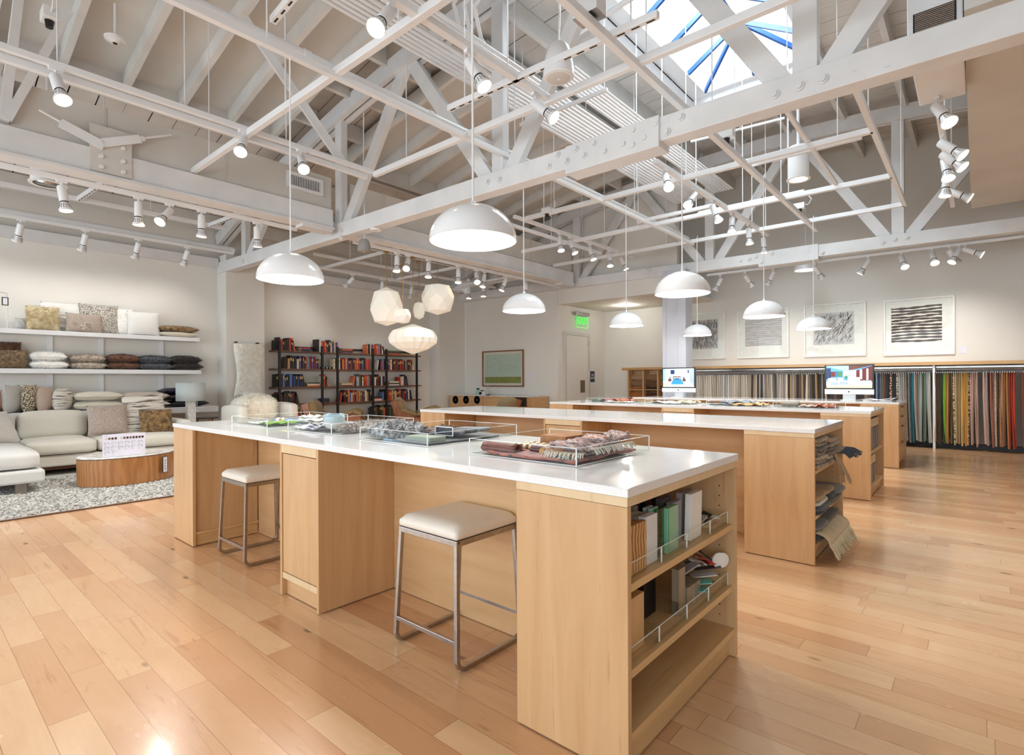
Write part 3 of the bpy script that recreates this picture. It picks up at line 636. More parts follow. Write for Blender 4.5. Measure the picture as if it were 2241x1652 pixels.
# ---------------------------------------------------------------- loudspeakers, downlights, boxes, detectors
def bell(label, px, top, bot, w, dep, matn='white'):
    a = EY + ray(px, top) * dep; b = EY + ray(px, bot) * dep; R = w * dep / FPX / 2; H = a.z - b.z; loc = V((a.x, a.y, b.z))
    t = thing('hanging_loudspeaker', label, 'loudspeaker', loc)
    MB().lathe([(R * .86, .0), (R * .97, .01), (R, .05 * H), (R * .98, .3 * H), (R * .86, .62 * H), (R * .7, .9 * H), (R * .5, H), (.0, H)], loc, 32).build('enclosure', M[matn], t, smooth=True)
    MB().lathe([(.0, -.004), (R * .5, -.004), (R * .9, .002), (R * .95, .012)], loc, 32).build('grille', M['kraft'] if matn != 'white' else M['panel'], t, smooth='all')
    MB().lathe([(.0, -.008), (R * .1, -.008), (R * .1, -.002)], loc, 12).build('badge', M['white'], t)
    MB().tube([(a.x, a.y, a.z), (a.x + .015, a.y, a.z + .25), (a.x - .01, a.y, a.z + .6), (a.x, a.y, arc(a.x) + DK)], .008, 6).build('cord', M['white'], t)
bell('white bell shaped hanging loudspeaker left of the skylight', 1222, 98, 172, 68, 4.25)
bell('small grey hanging loudspeaker over the lounge, behind the leftmost pendant cord', 797, 524, 551, 29, 7.6, 'kraft')
def can(label, px, top, bot, w, dep, lit):
    a = EY + ray(px, top) * dep; b = EY + ray(px, bot) * dep; R = w * dep / FPX / 2; loc = V((a.x, a.y, b.z)); H = a.z - b.z
    t = thing('cylinder_downlight', label, 'downlight', loc)
    MB().lathe_open([(R * .86, .0), (R, .0), (R, H - .02), (R * .93, H), (.0, H)], loc, 32).build('housing', M['white'], t, smooth=True)
    MB().lathe([(.0, .03), (R * .6, .03), (R * .86, .0)], loc, 32).build('lens', M['lens'] if lit else M['steel'], t, smooth='all')
    MB().lathe_open([(R * .86, -.004), (R * 1.12, -.004), (R * 1.12, .006), (R * .86, .006)], loc, 32).build('rim', M['white'], t)
    MB().tube([(a.x, a.y, a.z - .01), (a.x, a.y, arc(a.x) + DK)], .016, 8).build('stem', M['white'], t)
can('large white cylinder downlight, lit, hanging behind the near truss', 1747, 322, 393, 42, 6.2, True)
can('white cylinder downlight with a dark reflector in the left aisle', 105, 362, 403, 60, 6.0, False)
a = ony(1763, 548, 11.4)
t = thing('bell_pendant', 'small white bell pendant half hidden behind the far truss', 'pendant lamp', (a.x, a.y, 3.30))
MB().lathe_open([(.20, -.0), (.19, .08), (.13, .2), (.07, .3), (.06, .36), (.01, .38)], (a.x, a.y, 3.30), 28).build('shade', M['white'], t, smooth=True)
MB().lathe([(.0, -.0), (.18, .004)], (a.x, a.y, 3.305), 28).build('diffuser', M['lensw'], t); MB().tube([(a.x, a.y, 3.68), (a.x, a.y, 5.7)], .006, 6).build('cord', M['white'], t)
def jbox(label, p, s=.1, plug=True):
    p = V(p); t = thing('junction_box', label, 'electrical box', p)
    MB().box(p.x - s * .6, p.x + s * .6, p.y - s * .4, p.y + s * .4, p.z - s * .35, p.z + s * .35).build('box', M['white'], t, bevel=.004)
    if plug: MB().cyl(p - V((0, 0, s * .35)), p - V((0, 0, s * .8)), s * .26, s * .2, 10).build('plug', M['dark'], t); MB().tube([p + V((s * .5, 0, 0)), p + V((s * 1.0, 0, s * .1)), p + V((s * 1.3, 0, s * .6)), p + V((s * 1.0, .02, s * 1.1))], .006, 6).build('cable', M['white'], t)
    else: MB().box(p.x - s * .6, p.x + s * .6, p.y - s * .4, p.y + s * .4, p.z - s * .37, p.z - s * .35).build('cover_plate', M['steel'], t)
jbox('white electrical box with black plug on the slanting brace, top left', onx(108, 34, -5.9), .13)
jbox('electrical box with grey cover plate on the channel left of the skylight', onx(1290, 22, -2.0), .16, False)
jbox('electrical box with black plug on the channel behind the near truss', onx(1590, 300, -1.98) + V((0, 0, .03)), .13)
jbox('electrical box with black plug beyond the cylinder downlight', onx(1750, 456, -1.98) + V((0, 0, .03)), .12)
jbox('electrical box with black plugs above the second island pendant', onz(1197, 462, 3.72), .12)
t = thing('smoke_detector', 'round white smoke detector on the boarded panel, upper left', 'smoke detector', onz(252, 84, 4.72))
MB().lathe([(.0, -.05), (.03, -.05), (.05, -.03), (.09, -.02), (.095, .0), (.0, .0)], t.location, 24).build('body', M['white'], t, smooth=True); MB().lathe([(.0, -.054), (.02, -.054), (.022, -.048)], t.location, 12).build('sensor', M['void'], t)
MB().tube([t.location, t.location + V((0, 0, .35))], .012, 8).build('stem', M['white'], t)
t = thing('smoke_detector', 'small flat white detector under the near truss, left of the large pendant', 'smoke detector', ony(823, 505, 4.3)); t.location.z = zA(-6.2) - .005
MB().lathe([(.0, -.03), (.07, -.025), (.08, .0), (.0, .0)], t.location, 20).build('body', M['white'], t, smooth=True)
# ================================================================ work islands
IX0, IX1, IW, HT = -4.88, -.823, 1.004, .914
FY = [1.498, 4.03, 6.525, 9.108]
IN = ['front', 'second', 'third', 'last']
def pins(k, x, y0, y1, z0, z1, side):
    z = z0
    while z < z1:
        for xx in (x - .05, x - .36): k.cyl((xx, y0, z), (xx, y0 + .0012 * side, z), .0032, n=6)
        z += .045
def island(i, f):
    b = f + IW; n = IN[i]
    t = thing('worktop', 'long white quartz worktop of the %s island' % n, 'countertop', ((IX0 + IX1) / 2, f + IW / 2, HT - .03))
    MB().box(IX0 - .005, IX1 + .005, f - .006, b + .006, HT - .03, HT).build('slab', M['quartz'], t, bevel=.0025)
    if i == 2: MB().cyl((-1.18, f + .35, HT), (-1.18, f + .35, HT + .004), .022, n=16).build('cable_grommet', M['steel'], t)
    zt = HT - .0315
    # left end cabinet
    c = thing('end_cabinet', 'maple end cabinet at the left end of the %s island' % n, 'cabinet', (-4.675, f + IW / 2, 0))
    MB().box(IX0, -4.47, f, f + .022, .006, zt).build('side_panel', M['maple'], c, bevel=.0015)
    MB().box(IX0, -4.47, b - .022, b, .006, zt).build('side_panel', M['maple'], c, bevel=.0015)
    MB().box(IX0, IX0 + .022, f + .022, b - .022, .006, zt).build('end_panel', M['maple'], c)
    MB().box(-4.50, -4.488, f + .022, f + .488, .105, zt).build('recess_panel', M['maple'], c)
    MB().box(-4.52, -4.474, f + .022, f + .488, .09, .108).build('bottom_board', M['maple_y'], c); MB().box(-4.51, -4.486, f + .022, f + .488, .006, .09).build('kick_board', M['maple_y'], c)
    # middle cabinet with one door
    c = thing('base_cabinet', 'narrow maple base cabinet with one door under the middle of the %s island' % n, 'cabinet', (-2.875, f + IW / 2, 0))
    for x in (-3.09, -2.682): MB().box(x, x + .022, f, b, .006, zt).build('side_panel', M['maple'], c, bevel=.0015)
    MB().box(-3.068, -2.682, f, f + .02, zt - .048, zt).build('top_rail', M['edge'], c)
    MB().box(-3.068, -2.682, f + .004, f + .02, .105, .14).build('bottom_rail', M['edge'], c); MB().box(-3.068, -2.682, f + .03, f + .045, .006, .105).build('kick_board', M['maple_x'], c)
    MB().box(-3.0645, -2.6855, f + .006, f + .024, .144, zt - .054).build('door', M['maple'], c, bevel=.002)
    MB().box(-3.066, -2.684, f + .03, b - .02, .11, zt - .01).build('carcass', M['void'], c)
    # modesty panels
    for x0, x1, s in ((-4.47, -3.092, 'left'), (-2.658, -1.277, 'right')):
        tag(MB().box(x0, x1, f + .49, f + .514, .004, zt).build('modesty_panel', M['maple_x'], bevel=.001), 'maple kneehole panel under the %s half of the %s island' % (s, n), 'panel')
    # right end
    lab = ('open maple shelf unit of material samples at the right end of the front island', 'open maple shelf unit of folded textiles at the right end of the second island', 'open maple shelf unit of fabric books at the right end of the third island', 'maple drawer unit at the right end of the last island')[i]
    c = thing('drawer_unit' if i == 3 else 'shelf_unit', lab, 'cabinet', (-1.05, f + IW / 2, 0))
    x0 = -1.275
    MB().box(x0, IX1, f, f + .024, .006, zt - .03).build('side_panel', M['maple'], c, bevel=.0015)
    MB().box(x0, IX1, b - .024, b, .006, zt - .03).build('side_panel', M['maple'], c, bevel=.0015)
    MB().box(x0, IX1, f, b, zt - .029, zt).build('top_board', M['edge'] if i < 3 else M['maple_y'], c, bevel=.001)
    MB().box(x0, x0 + .02, f + .024, b - .024, .006, zt - .03).build('back_panel', M['maple_y'], c)
    if i < 3:
        sh = ((.60, .325), (.625, .315), (.485,))[i]
        for z in sh: MB().box(x0 + .02, IX1 - .012, f + .024, b - .024, z - .026, z).build('shelf', M['maple_y'], c, bevel=.001)
        MB().box(x0 + .02, IX1 - .004, f + .024, b - .024, .105, .135).build('bottom_board', M['maple_y'], c, bevel=.001)
        MB().box(IX1 - .05, IX1 - .03, f + .024, b - .024, .006, .105).build('kick_board', M['maple_y'], c)
        k = MB(); pins(k, IX1 - .02, b - .0245, 0, .18, .80, -1); pins(k, IX1 - .02, f + .0245, 0, .18, .80, 1); k.build('pin_holes', M['void'], c)['kind'] = 'stuff'
    else:
        zs = (zt - .031, .712, .573, .345, .085)
        for a, d in zip(zs, zs[1:]):
            k = MB(); ym = f + .36; e = IX1
            k.box(e - .02, e, f + .026, b - .026, d + .003, a - .028); k.box(e - .02, e, f + .026, ym, a - .028, a - .002); k.box(e - .02, e, ym + .34, b - .026, a - .028, a - .002)
            q = k.build('drawer', M['maple_y'], c); MB().box(e - .022, e - .018, ym, ym + .34, a - .028, a - .002).build('pull_slot', M['void'], q)
        MB().box(e - .06, e - .05, f + .024, b - .024, .006, .085).build('kick_board', M['maple_y'], c)
for i, f in enumerate(FY): island(i, f)
# ---------------------------------------------------------------- stools
def make_stool(loc, label):
    t = thing('counter_stool', label, 'stool', loc, 'counter stools at the front island')
    S = M['steel']; h = .545; a = .212; u = .190                 # half foot spread and half seat spread
    for s in (-1, 1):
        k = MB(); pts = []
        def P(y, z, s=s): f_ = z / h; return V((s * (a + (u - a) * f_), y * (1 + (u / a - 1) * f_), z))
        for y0, sg in ((-a, 1), (a, -1)):
            pass
        path = [P(-a, h)] + [P(-a, .05)] + [V((s * a, -a + .012, .024)), V((s * a, -a + .04, .011)), V((s * a, a - .04, .011)), V((s * a, a - .012, .024))] + [P(a, .05), P(a, h)]
        for p, q in zip(path, path[1:]): k.bar(p, q + (q - p).normalized() * .004, .02, .02, (1, 0, 0))
        k.build('sled_leg', S, t, local=True, bevel=.002)
    for y in (-1, 1):
        z = .125; f_ = z / h; x = a + (u - a) * f_; MB().bar((-x, y * x, z), (x, y * x, z), .018, .02).build('footrest', S, t, local=True, bevel=.002)
    k = MB()
    for s in (-1, 1): k.bar((-u - .01, s * u, h), (u + .01, s * u, h), .02, .025); k.bar((s * u, -u, h), (s * u, u, h), .02, .025)
    k.build('seat_frame', S, t, local=True, bevel=.002)
    w = .202; k = MB(); 
    def fn(a_, b_):
        x = (a_ * 2 - 1); y = (b_ * 2 - 1); e = 1 - max(abs(x), abs(y)) ** 10 * .35
        return V((x * w, y * w, h + .013 + .062 * e + .006 * (1 - x * x) * (1 - y * y)))
    k.grid(fn, 14, 14); n = 15
    base = len(k.v); rim = [i for i in range(n)] + [i * n + n - 1 for i in range(1, n)] + [n * n - 1 - i for i in range(1, n)] + [(n - 1 - i) * n for i in range(1, n - 1)]
    k.v += [(k.v[i][0] * 1.0, k.v[i][1] * 1.0, h + .013) for i in rim]; m = len(rim)
    fs = [(rim[i], rim[(i + 1) % m], base + (i + 1) % m, base + i) for i in range(m)] + [tuple(range(base, base + m))]
    k.f += fs; k.mi += [0] * len(fs)
    cu = k.build('seat_cushion', M['leather'], t, smooth='all', local=True, bevel=.014)
    pip = MB().tube([(-w * .94, -w * .985, h + .04), (w * .94, -w * .985, h + .04), (w * .985, -w * .94, h + .04), (w * .985, w * .94, h + .04), (w * .94, w * .985, h + .04), (-w * .94, w * .985, h + .04), (-w * .985, w * .94, h + .04), (-w * .985, -w * .94, h + .04)], .003, 6, True).build('piping', M['leather'], cu, local=True)
    return t
s0 = make_stool((-1.89, 1.79, 0), 'white padded counter stool with steel sled frame before the right kneehole of the front island')
dup(s0, (-3.925, 1.77, 0), 'white padded counter stool half hidden behind the middle door cabinet of the front island')
# ---------------------------------------------------------------- cloth helpers
def blob(k, x0, x1, y0, y1, z0, z1, amp=.006, seed=0, nu=14, nv=8, sq=.55):
    """soft rounded slab (a folded cloth, a stone, a pad)"""
    r = random.Random(seed); ph = [r.uniform(0, 6) for _ in range(6)]
    cx, cy, cz = (x0 + x1) / 2, (y0 + y1) / 2, (z0 + z1) / 2; A, B, C_ = (x1 - x0) / 2, (y1 - y0) / 2, (z1 - z0) / 2
    sg = lambda v, e: math.copysign(abs(v) ** e, v)
    vs = []
    for j in range(nv + 1):
        lat = -PI / 2 + PI * j / nv
        for i in range(nu):
            lo = 2 * PI * i / nu; x = sg(math.cos(lat), sq) * sg(math.cos(lo), .35); y = sg(math.cos(lat), sq) * sg(math.sin(lo), .35); z = sg(math.sin(lat), sq)
            d = amp * (math.sin(9 * x + ph[0] + 4 * y) + math.sin(11 * y + ph[1]))
            vs.append((cx + A * x, cy + B * y, cz + C_ * z + (d if z > -.3 else 0)))
    return k.add(vs, [(j * nu + i, j * nu + (i + 1) % nu, (j + 1) * nu + (i + 1) % nu, (j + 1) * nu + i) for j in range(nv) for i in range(nu)])
def drape(x0, x1, y0, y1, z, amp, seed, nu=24, nv=16, fold=0):
    r = random.Random(seed); ph = [r.uniform(0, 6) for _ in range(5)]; k = MB()
    return k.grid(lambda u, v: V((x0 + (x1 - x0) * u, y0 + (y1 - y0) * v, z + abs(amp * (math.sin(7 * u + ph[0] + 3 * v) + .6 * math.sin(13 * v + ph[1] + 2 * u))) + fold * (1 - u) * .5)), nu, nv)
def fringe(k, pts, d, L, r=.003, seed=0, droop=.5, n=40):
    q = random.Random(seed); A, B = V(pts[0]), V(pts[1]); d = V(d).normalized()
    for i in range(n):
        p = A.lerp(B, (i + q.random() * .8) / n); l = L * q.uniform(.7, 1.15); e = V((q.uniform(-.25, .25), q.uniform(-.25, .25), 0)); m = p + (d + e * .4) * l * .55 + V((0, 0, -.1 * droop * l)); k.tube([p, m, p + (d + e) * l + V((0, 0, -droop * l))], r, 5)
FB = {}
def fb(name, *a, **k):
    if name not in FB: FB[name] = fabric(name, *a, **k)
    return FB[name]
# ---------------------------------------------------------------- acrylic trays with swatches on the front island
def tray(x0, x1, y0, y1, z, h, label, group):
    t = thing('acrylic_tray', label, 'tray', ((x0 + x1) / 2, (y0 + y1) / 2, z), group); T = .006
    MB().box(x0, x1, y0, y1, z + .0005, z + .005).build('base', M['acr'], t)
    for a in ((x0, x1, y0, y0 + T), (x0, x1, y1 - T, y1), (x0, x0 + T, y0 + T, y1 - T), (x1 - T, x1, y0 + T, y1 - T)): MB().box(*a, z + .005, z + h).build('wall', M['acr'], t)
    k = MB()
    for a in ((x0, y0), (x1, y0), (x0, y1), (x1, y1)): k.box(a[0] - .002, a[0] + .002, a[1] - .002, a[1] + .002, z + .002, z + h)
    for a, b in (((x0, y0), (x1, y0)), ((x0, y1), (x1, y1)), ((x0, y0), (x0, y1)), ((x1, y0), (x1, y1))):
        k.bar((a[0], a[1], z + h), (b[0], b[1], z + h), .004, .002); k.bar((a[0], a[1], z + .004), (b[0], b[1], z + .004), .004, .002)
    k.build('polished_edge', M['acredge'], t); return t
Z0 = HT + .001; G = 'clear trays on the front island'
tray(-4.44, -3.84, 1.77, 2.42, Z0, .062, 'clear acrylic tray with green leather, leftmost on the front island', G)
tray(-3.57, -3.02, 1.79, 2.43, Z0, .068, 'clear acrylic tray with a grey bowl, second on the front island', G)
tray(-2.68, -2.09, 1.77, 2.46, Z0, .068, 'clear acrylic tray with fur and charcoal folders, third on the front island', G)
tray(-1.745, -1.165, 1.725, 2.33, Z0, .072, 'clear acrylic tray with rust red cloth, nearest on the front island', G)
ZT = Z0 + .0055
def item(name, k, m, label, cat, group=None, **kw): return tag(k.build(name, m, **kw), label, cat, group)
GR = paint('green_leather', (104, 142, 58), .5, 8, 20, bump=.1)
item('leather_swatch', drape(-4.04, -3.86, 1.80, 2.06, ZT + .012, .010, 3), GR, 'green leather swatch lying in the leftmost clear tray', 'leather swatch', solid=.006, smooth='all')
item('paper_swatch', drape(-4.32, -4.05, 1.84, 2.02, ZT + .004, .003, 4), paint('white_sheet', (226, 228, 228), .6), 'white sheet under the green leather in the leftmost tray', 'swatch', solid=.003)
item('blue_card', drape(-4.40, -4.10, 2.08, 2.22, ZT + .006, .002, 5), paint('sky_blue_card', (120, 168, 222), .5), 'light blue card at the left of the leftmost tray', 'card', solid=.004)
t = thing('napkin_ring_bundle', 'small silver and brass tag bundle beside the green leather', 'tags', (-4.07, 1.98, ZT + .02)); k = MB(); k.lathe([(.03, 0), (.034, .014), (.03, .03), (.026, .014), (.03, 0)], (-4.07, 1.98, ZT + .014), 16); k.build('ring', M['chrome'], t); MB().bar((-4.05, 1.95, ZT + .02), (-4.0, 2.0, ZT + .045), .03, .006).build('brass_tag', M['brass'], t)
for j, (x, y, c) in enumerate(((-3.94, 2.18, (214, 210, 208)), (-4.15, 2.3, (226, 224, 220)))): item('linen_swatch', drape(x - .12, x + .1, y - .07, y + .08, ZT + .016 + .012 * j, .01, 8 + j), fb('linen_%d' % j, c), 'pale linen swatch at the %s of the leftmost tray' % ('right back', 'left back')[j], 'swatch', solid=.005, smooth='all')
# tray two
for j in range(4): item('napkin', drape(-3.54 + .04 * j, -3.30 + .03 * j, 1.82 + .035 * j, 2.02 + .02 * j, ZT + .006 + .008 * j, .012, 20 + j), fb('napkin_%d' % j, ((202, 202, 212), (182, 182, 196), (216, 214, 218), (168, 170, 186))[j]), ('pale lilac', 'grey lilac', 'off white', 'slate grey')[j] + ' folded napkin left of the bowl in the second tray', 'napkin', 'napkins beside the bowl', solid=.006, smooth='all')
bowl = thing('ceramic_bowl', 'blue grey glazed ceramic bowl in the second tray', 'bowl', (-3.22, 1.93, ZT + .012))
k = NT('two_tone_glaze'); sp = k.n('ShaderNodeSeparateXYZ'); tc = k.n('ShaderNodeTexCoord'); k.l(tc.outputs['Object'], sp.inputs[0]); k.color(k.ramp(k.math('ADD', k.math('MULTIPLY', sp.outputs[2], 8), k.math('MULTIPLY', k.noise(k.coord(), 30, 2), .1)), [(.40, (200, 200, 200)), (.44, (170, 188, 194)), (.9, (150, 174, 184))])); k.set(.2, coat=.3)
MB().lathe([(.034, 0), (.05, .006), (.066, .03), (.069, .075), (.066, .098), (.062, .098), (.064, .07), (.055, .02), (.0, .012)], bowl.location, 36).build('body', k.m, bowl, smooth='all')
def furpiece(k, x0, x1, y0, y1, z0, z1, n, L, seed, w=.004, lean=None):
    r = random.Random(seed); b0 = len(k.v); blob(k, x0, x1, y0, y1, z0, z1, .004, seed, 20, 12, .7); nf = len(k.f); cen = V(((x0 + x1) / 2, (y0 + y1) / 2, (z0 + z1) / 2))
    verts = k.v[b0:]; vs = []; fs = []
    faces = [f for f in k.f[-20 * 12:]]
    for i in range(n):
        f = r.choice(faces); a, b, c, d = (V(k.v[j]) for j in f); u, v = r.random(), r.random(); p = a.lerp(b, u).lerp(d.lerp(c, u), v)
        nrm = (p - cen); nrm = V((nrm.x / max(x1 - x0, .01) , nrm.y / max(y1 - y0, .01), nrm.z / max(z1 - z0, .01))).normalized()
        if p.z < z0 + .004: continue
        dr = (nrm + V((r.uniform(-.6, .6), r.uniform(-.6, .6), r.uniform(-.6, .45))) + (V(lean) if lean else V((0, 0, -.35)))).normalized(); l = L * r.uniform(.6, 1.2)
        s = dr.orthogonal().normalized(); s.rotate(Quaternion(dr, r.uniform(0, 6.28))); q = p + dr * l
        if q.z < z0 + .002: q.z = z0 + .002 + r.random() * .004
        m_ = len(vs); vs += [p - s * w, p + s * w, q]; fs.append((m_, m_ + 1, m_ + 2))
    return k.add(vs, fs)
def furmat(name, c, c2, scale=25, stops=None):
    k = NT(name); f = k.noise(k.coord(), scale, 4, .65); col = k.ramp(f, stops or [(.36, c2), (.62, c)]); k.color(col); k.set(.85, sheen=.3); return k.m
F_grey = furmat('grey_fur', (196, 188, 180), (112, 104, 98), 60); F_sil = furmat('silver_tipped_fur', (206, 208, 212), (60, 54, 52), 26)
item('fur_swatch', furpiece(MB(), -3.10, -2.98, 1.86, 2.38, ZT + .002, ZT + .055, 1600, .022, 31), F_grey, 'rolled pale grey fur swatch at the right of the second tray', 'fur swatch')
item('fur_swatch', furpiece(MB(), -2.66, -2.44, 1.80, 2.08, ZT + .002, ZT + .078, 1900, .026, 32), F_sil, 'silver tipped dark fur swatch at the front left of the third tray', 'fur swatch')
item('fur_swatch', furpiece(MB(), -2.5, -2.3, 2.05, 2.24, ZT + .002, ZT + .05, 900, .02, 33), furmat('brown_grey_fur', (150, 132, 118), (62, 48, 42), 30), 'brown grey fur swatch in the middle of the third tray', 'fur swatch')
item('cloth_swatch', MB().box(-2.42, -2.12, 1.80, 2.34, ZT, ZT + .009), fb('slate_felt', (112, 112, 120)), 'flat slate grey felt under the folders in the third tray', 'swatch', bevel=.003)
item('sample_box', MB().box(-2.33, -2.13, 1.82, 1.93, ZT + .0095, ZT + .034), fb('sage_linen', (150, 158, 146)), 'small sage grey sample box at the front corner of the third tray', 'box', bevel=.002)
item('blue_card', MB().box(-2.5, -2.35, 1.8, 1.92, ZT + .001, ZT + .006), paint('pale_blue_card', (150, 186, 214), .4), 'pale blue card in front of the silver fur swatch', 'card')
for j, (a, c) in enumerate(((0, (92, 92, 100)), (.05, (74, 74, 82)), (.11, (120, 124, 132)))): item('folder', MB().bar((-2.34 + a * .4, 2.02 + a * 1.5, ZT + .035 + a * .1), (-2.14 + a * .3, 2.08 + a * 1.2, ZT + .04 + a * .1), .10, .02), fb('charcoal_felt_%d' % j, c), '%s grey folded felt in the third tray' % ('charcoal', 'dark', 'lighter')[j], 'folded cloth', 'folded felts', bevel=.008)
t = thing('card_holder', 'small clear card holder with a navy card in the third tray', 'card holder', (-2.2, 2.0, ZT + .04)); MB().box(-2.27, -2.14, 1.985, 1.989, ZT + .034, ZT + .07).build('card', paint('navy_card', (24, 26, 46), .3), t)
k = MB(); [k.bar(a, b, .004, .004) for a, b in (((-2.275, 1.984, ZT + .03), (-2.135, 1.984, ZT + .03)), ((-2.275, 1.984, ZT + .075), (-2.135, 1.984, ZT + .075)), ((-2.275, 1.984, ZT + .03), (-2.275, 1.984, ZT + .075)), ((-2.135, 1.984, ZT + .03), (-2.135, 1.984, ZT + .075)))]; k.build('frame', M['acredge'], t)
# tray four
RU = NT('rust_velvet'); f_ = RU.noise(RU.coord(scale=(1, 2.5, 1)), 14, 5, .6); RU.color(RU.ramp(f_, [(.40, (74, 40, 36)), (.47, (158, 82, 66)), (.7, (178, 98, 78))])); RU.set(.85, sheen=.3); RUM = RU.m
item('cloth_swatch', drape(-1.66, -1.19, 1.745, 2.25, ZT + .004, .006, 41), RUM, 'rust red patterned cloth lying flat in the nearest tray', 'swatch', solid=.008, smooth='all')
k = MB(); pts = [(-1.73 + .0, 1.80, ZT + .03)]
def roll(k, x0, x1, y, z, r, n=10, turns=1.0, th=.006):
    prof = [(y + math.cos(2 * PI * turns * i / 24 + PI) * r * (1 - .25 * i / 24), z + math.sin(2 * PI * turns * i / 24 + PI) * r * .8 * (1 - .2 * i / 24)) for i in range(25)] + [(y + r * 3.2, z - r * .75)]
    k.grid(lambda u, v: V((x0 + (x1 - x0) * u, prof[int(round(v * 25))][0], prof[int(round(v * 25))][1])), 6, 25); return k
MV = paint('mauve_leather', (112, 62, 56), .45, 8, 30, bump=.1); MV2 = paint('plum_leather', (98, 66, 68), .42, 8, 30)
item('leather_swatch', roll(MB(), -1.72, -1.52, 1.80, ZT + .028, .026), MV, 'dark red leather roll at the left front of the nearest tray', 'leather swatch', solid=.008, smooth='all')
item('leather_swatch', roll(MB(), -1.50, -1.40, 1.88, ZT + .026, .024), MV2, 'plum leather roll beside the dark red one in the nearest tray', 'leather swatch', solid=.006, smooth='all')
item('wood_block', MB().box(-1.60, -1.45, 2.06, 2.22, ZT + .02, ZT + .065), M['oak'], 'square oak block standing highest in the nearest tray', 'wood block', 'oak blocks in the nearest tray', bevel=.002)
item('wood_block', MB().box(-1.42, -1.30, 1.83, 1.97, ZT + .012, ZT + .04), M['oak'], 'flat oak block beside the woven textile in the nearest tray', 'wood block', 'oak blocks in the nearest tray', bevel=.002)
item('wood_block', MB().box(-1.62, -1.40, 2.0, 2.06, ZT + .014, ZT + .034), M['walnut'], 'brown wood strip between the oak block and the plaid cloth', 'wood block', bevel=.002)
PL_ = NT('plaid'); w = PL_.n('ShaderNodeTexWave'); w.inputs['Scale'].default_value = 9; PL_.l(PL_.coord(), w.inputs[0]); PL_.color(PL_.ramp(w.outputs[1], [(.1, (238, 232, 214)), (.3, (176, 148, 96)), (.7, (196, 170, 116)), (.95, (70, 60, 44))])); PL_.set(.9)
item('plaid_cloth', blob(MB(), -1.67, -1.43, 1.90, 2.02, ZT + .012, ZT + .036, .003, 5), PL_.m, 'tan and white plaid folded cloth in the nearest tray', 'folded cloth', smooth='all')
WV = NT('woven_stripe'); f_ = WV.noise(WV.coord(scale=(9, 60, 60), rot=(0, 0, .5)), 1, 3, .7); WV.color(WV.ramp(f_, [(.36, (40, 36, 40)), (.46, (196, 160, 152)), (.53, (110, 108, 118)), (.6, (222, 206, 196)), (.7, (196, 110, 70))])); WV.set(.95); WV.bump(f_, .6, .006); WVM = WV.m
wt = thing('woven_textile', 'black, pink and grey woven textile with pale fringe in the nearest tray', 'folded textile', (-1.3, 1.9, ZT + .01))
k = MB(); blob(k, -1.40, -1.21, 1.80, 2.12, ZT + .014, ZT + .04, .008, 51, 20, 10); blob(k, -1.39, -1.19, 1.82, 2.16, ZT + .036, ZT + .062, .012, 52, 20, 10); blob(k, -1.33, -1.2, 2.0, 2.24, ZT + .05, ZT + .085, .008, 53, 20, 10); k.build('cloth', WVM, wt, smooth='all')
k = MB(); fringe(k, [(-1.37, 1.80, ZT + .034), (-1.19, 1.82, ZT + .034)], (.15, -1, 0), .04, .0022, 4, .5, 46); fringe(k, [(-1.19, 1.86, ZT + .05), (-1.19, 2.2, ZT + .05)], (1, .2, 0), .028, .0022, 6, .8, 40); k.build('fringe', fb('cream_yarn', (226, 218, 204)), wt)['kind'] = 'stuff'
k = MB()
for j in range(16): a = V((-1.40, 1.80 + .018 * j, ZT + .03)); k.add([(a.x + q[0], a.y + q[1], a.z + q[2]) for q in ((-.006, 0, -.008), (.006, .0, -.008), (.006, .009, .008), (-.006, .009, .008), (.0, .0045, .012))], [(0, 1, 2, 3), (0, 1, 4), (2, 3, 4)])
k.build('stitched_edge', fb('gold_yarn', (226, 186, 120)), wt)['kind'] = 'stuff'
# ---------------------------------------------------------------- trays on the third island
f = FY[2]; G = 'clear trays on the third island'
for j, (x0, x1, lab) in enumerate(((-4.35, -3.62, 'leftmost'), (-3.42, -2.78, 'second from left'), (-2.58, -1.92, 'third from left'), (-1.80, -1.17, 'rightmost'))):
    tray(x0, x1, f + .20, f + .80, Z0, .06, 'clear tray of swatches, %s on the third island' % lab, G)
def sw(x0, x1, y0, y1, h, m, label, seed, cat='swatch', lift=.004): return item('swatch', drape(x0, x1, f + y0, f + y1, ZT + lift, h, seed, 14, 10), m, label, cat, solid=.006, smooth='all')
CG = paint('cognac_leather', (152, 74, 40), .45, 10, 20); CG2 = paint('russet_leather', (122, 54, 34), .45, 10, 20); TAN = paint('tan_leather', (196, 142, 92), .5, 8, 20)
sw(-4.2, -3.95, .3, .7, .03, CG2, 'dark russet leather piece humped in the leftmost third-island tray', 61); sw(-4.0, -3.75, .25, .6, .03, CG, 'cognac leather piece in the leftmost third-island tray', 62); sw(-4.05, -3.64, .22, .34, .012, fb('ribbed_white', (206, 202, 198)), 'ribbed off white swatch at the front of the leftmost third-island tray', 63)
item('stone_sample', MB().prism([(0, 0), (.16, 0), (.1, .05), (.03, .03)], lambda p: V((-4.34 + p[0], f + .3, ZT + .001 + p[1])), lambda p: V((-4.34 + p[0], f + .42, ZT + .001 + p[1]))), paint('green_slate', (92, 110, 98), .5, 14, 30), 'grey green stone piece at the left end of the third island', 'sample')
sw(-3.38, -2.98, .24, .7, .016, fb('grey_white_weave', (206, 200, 190)), 'pale woven swatches in the second third-island tray', 64); sw(-3.1, -2.86, .4, .75, .02, fb('cream_tan', (214, 196, 164)), 'cream swatch humped in the second third-island tray', 65)
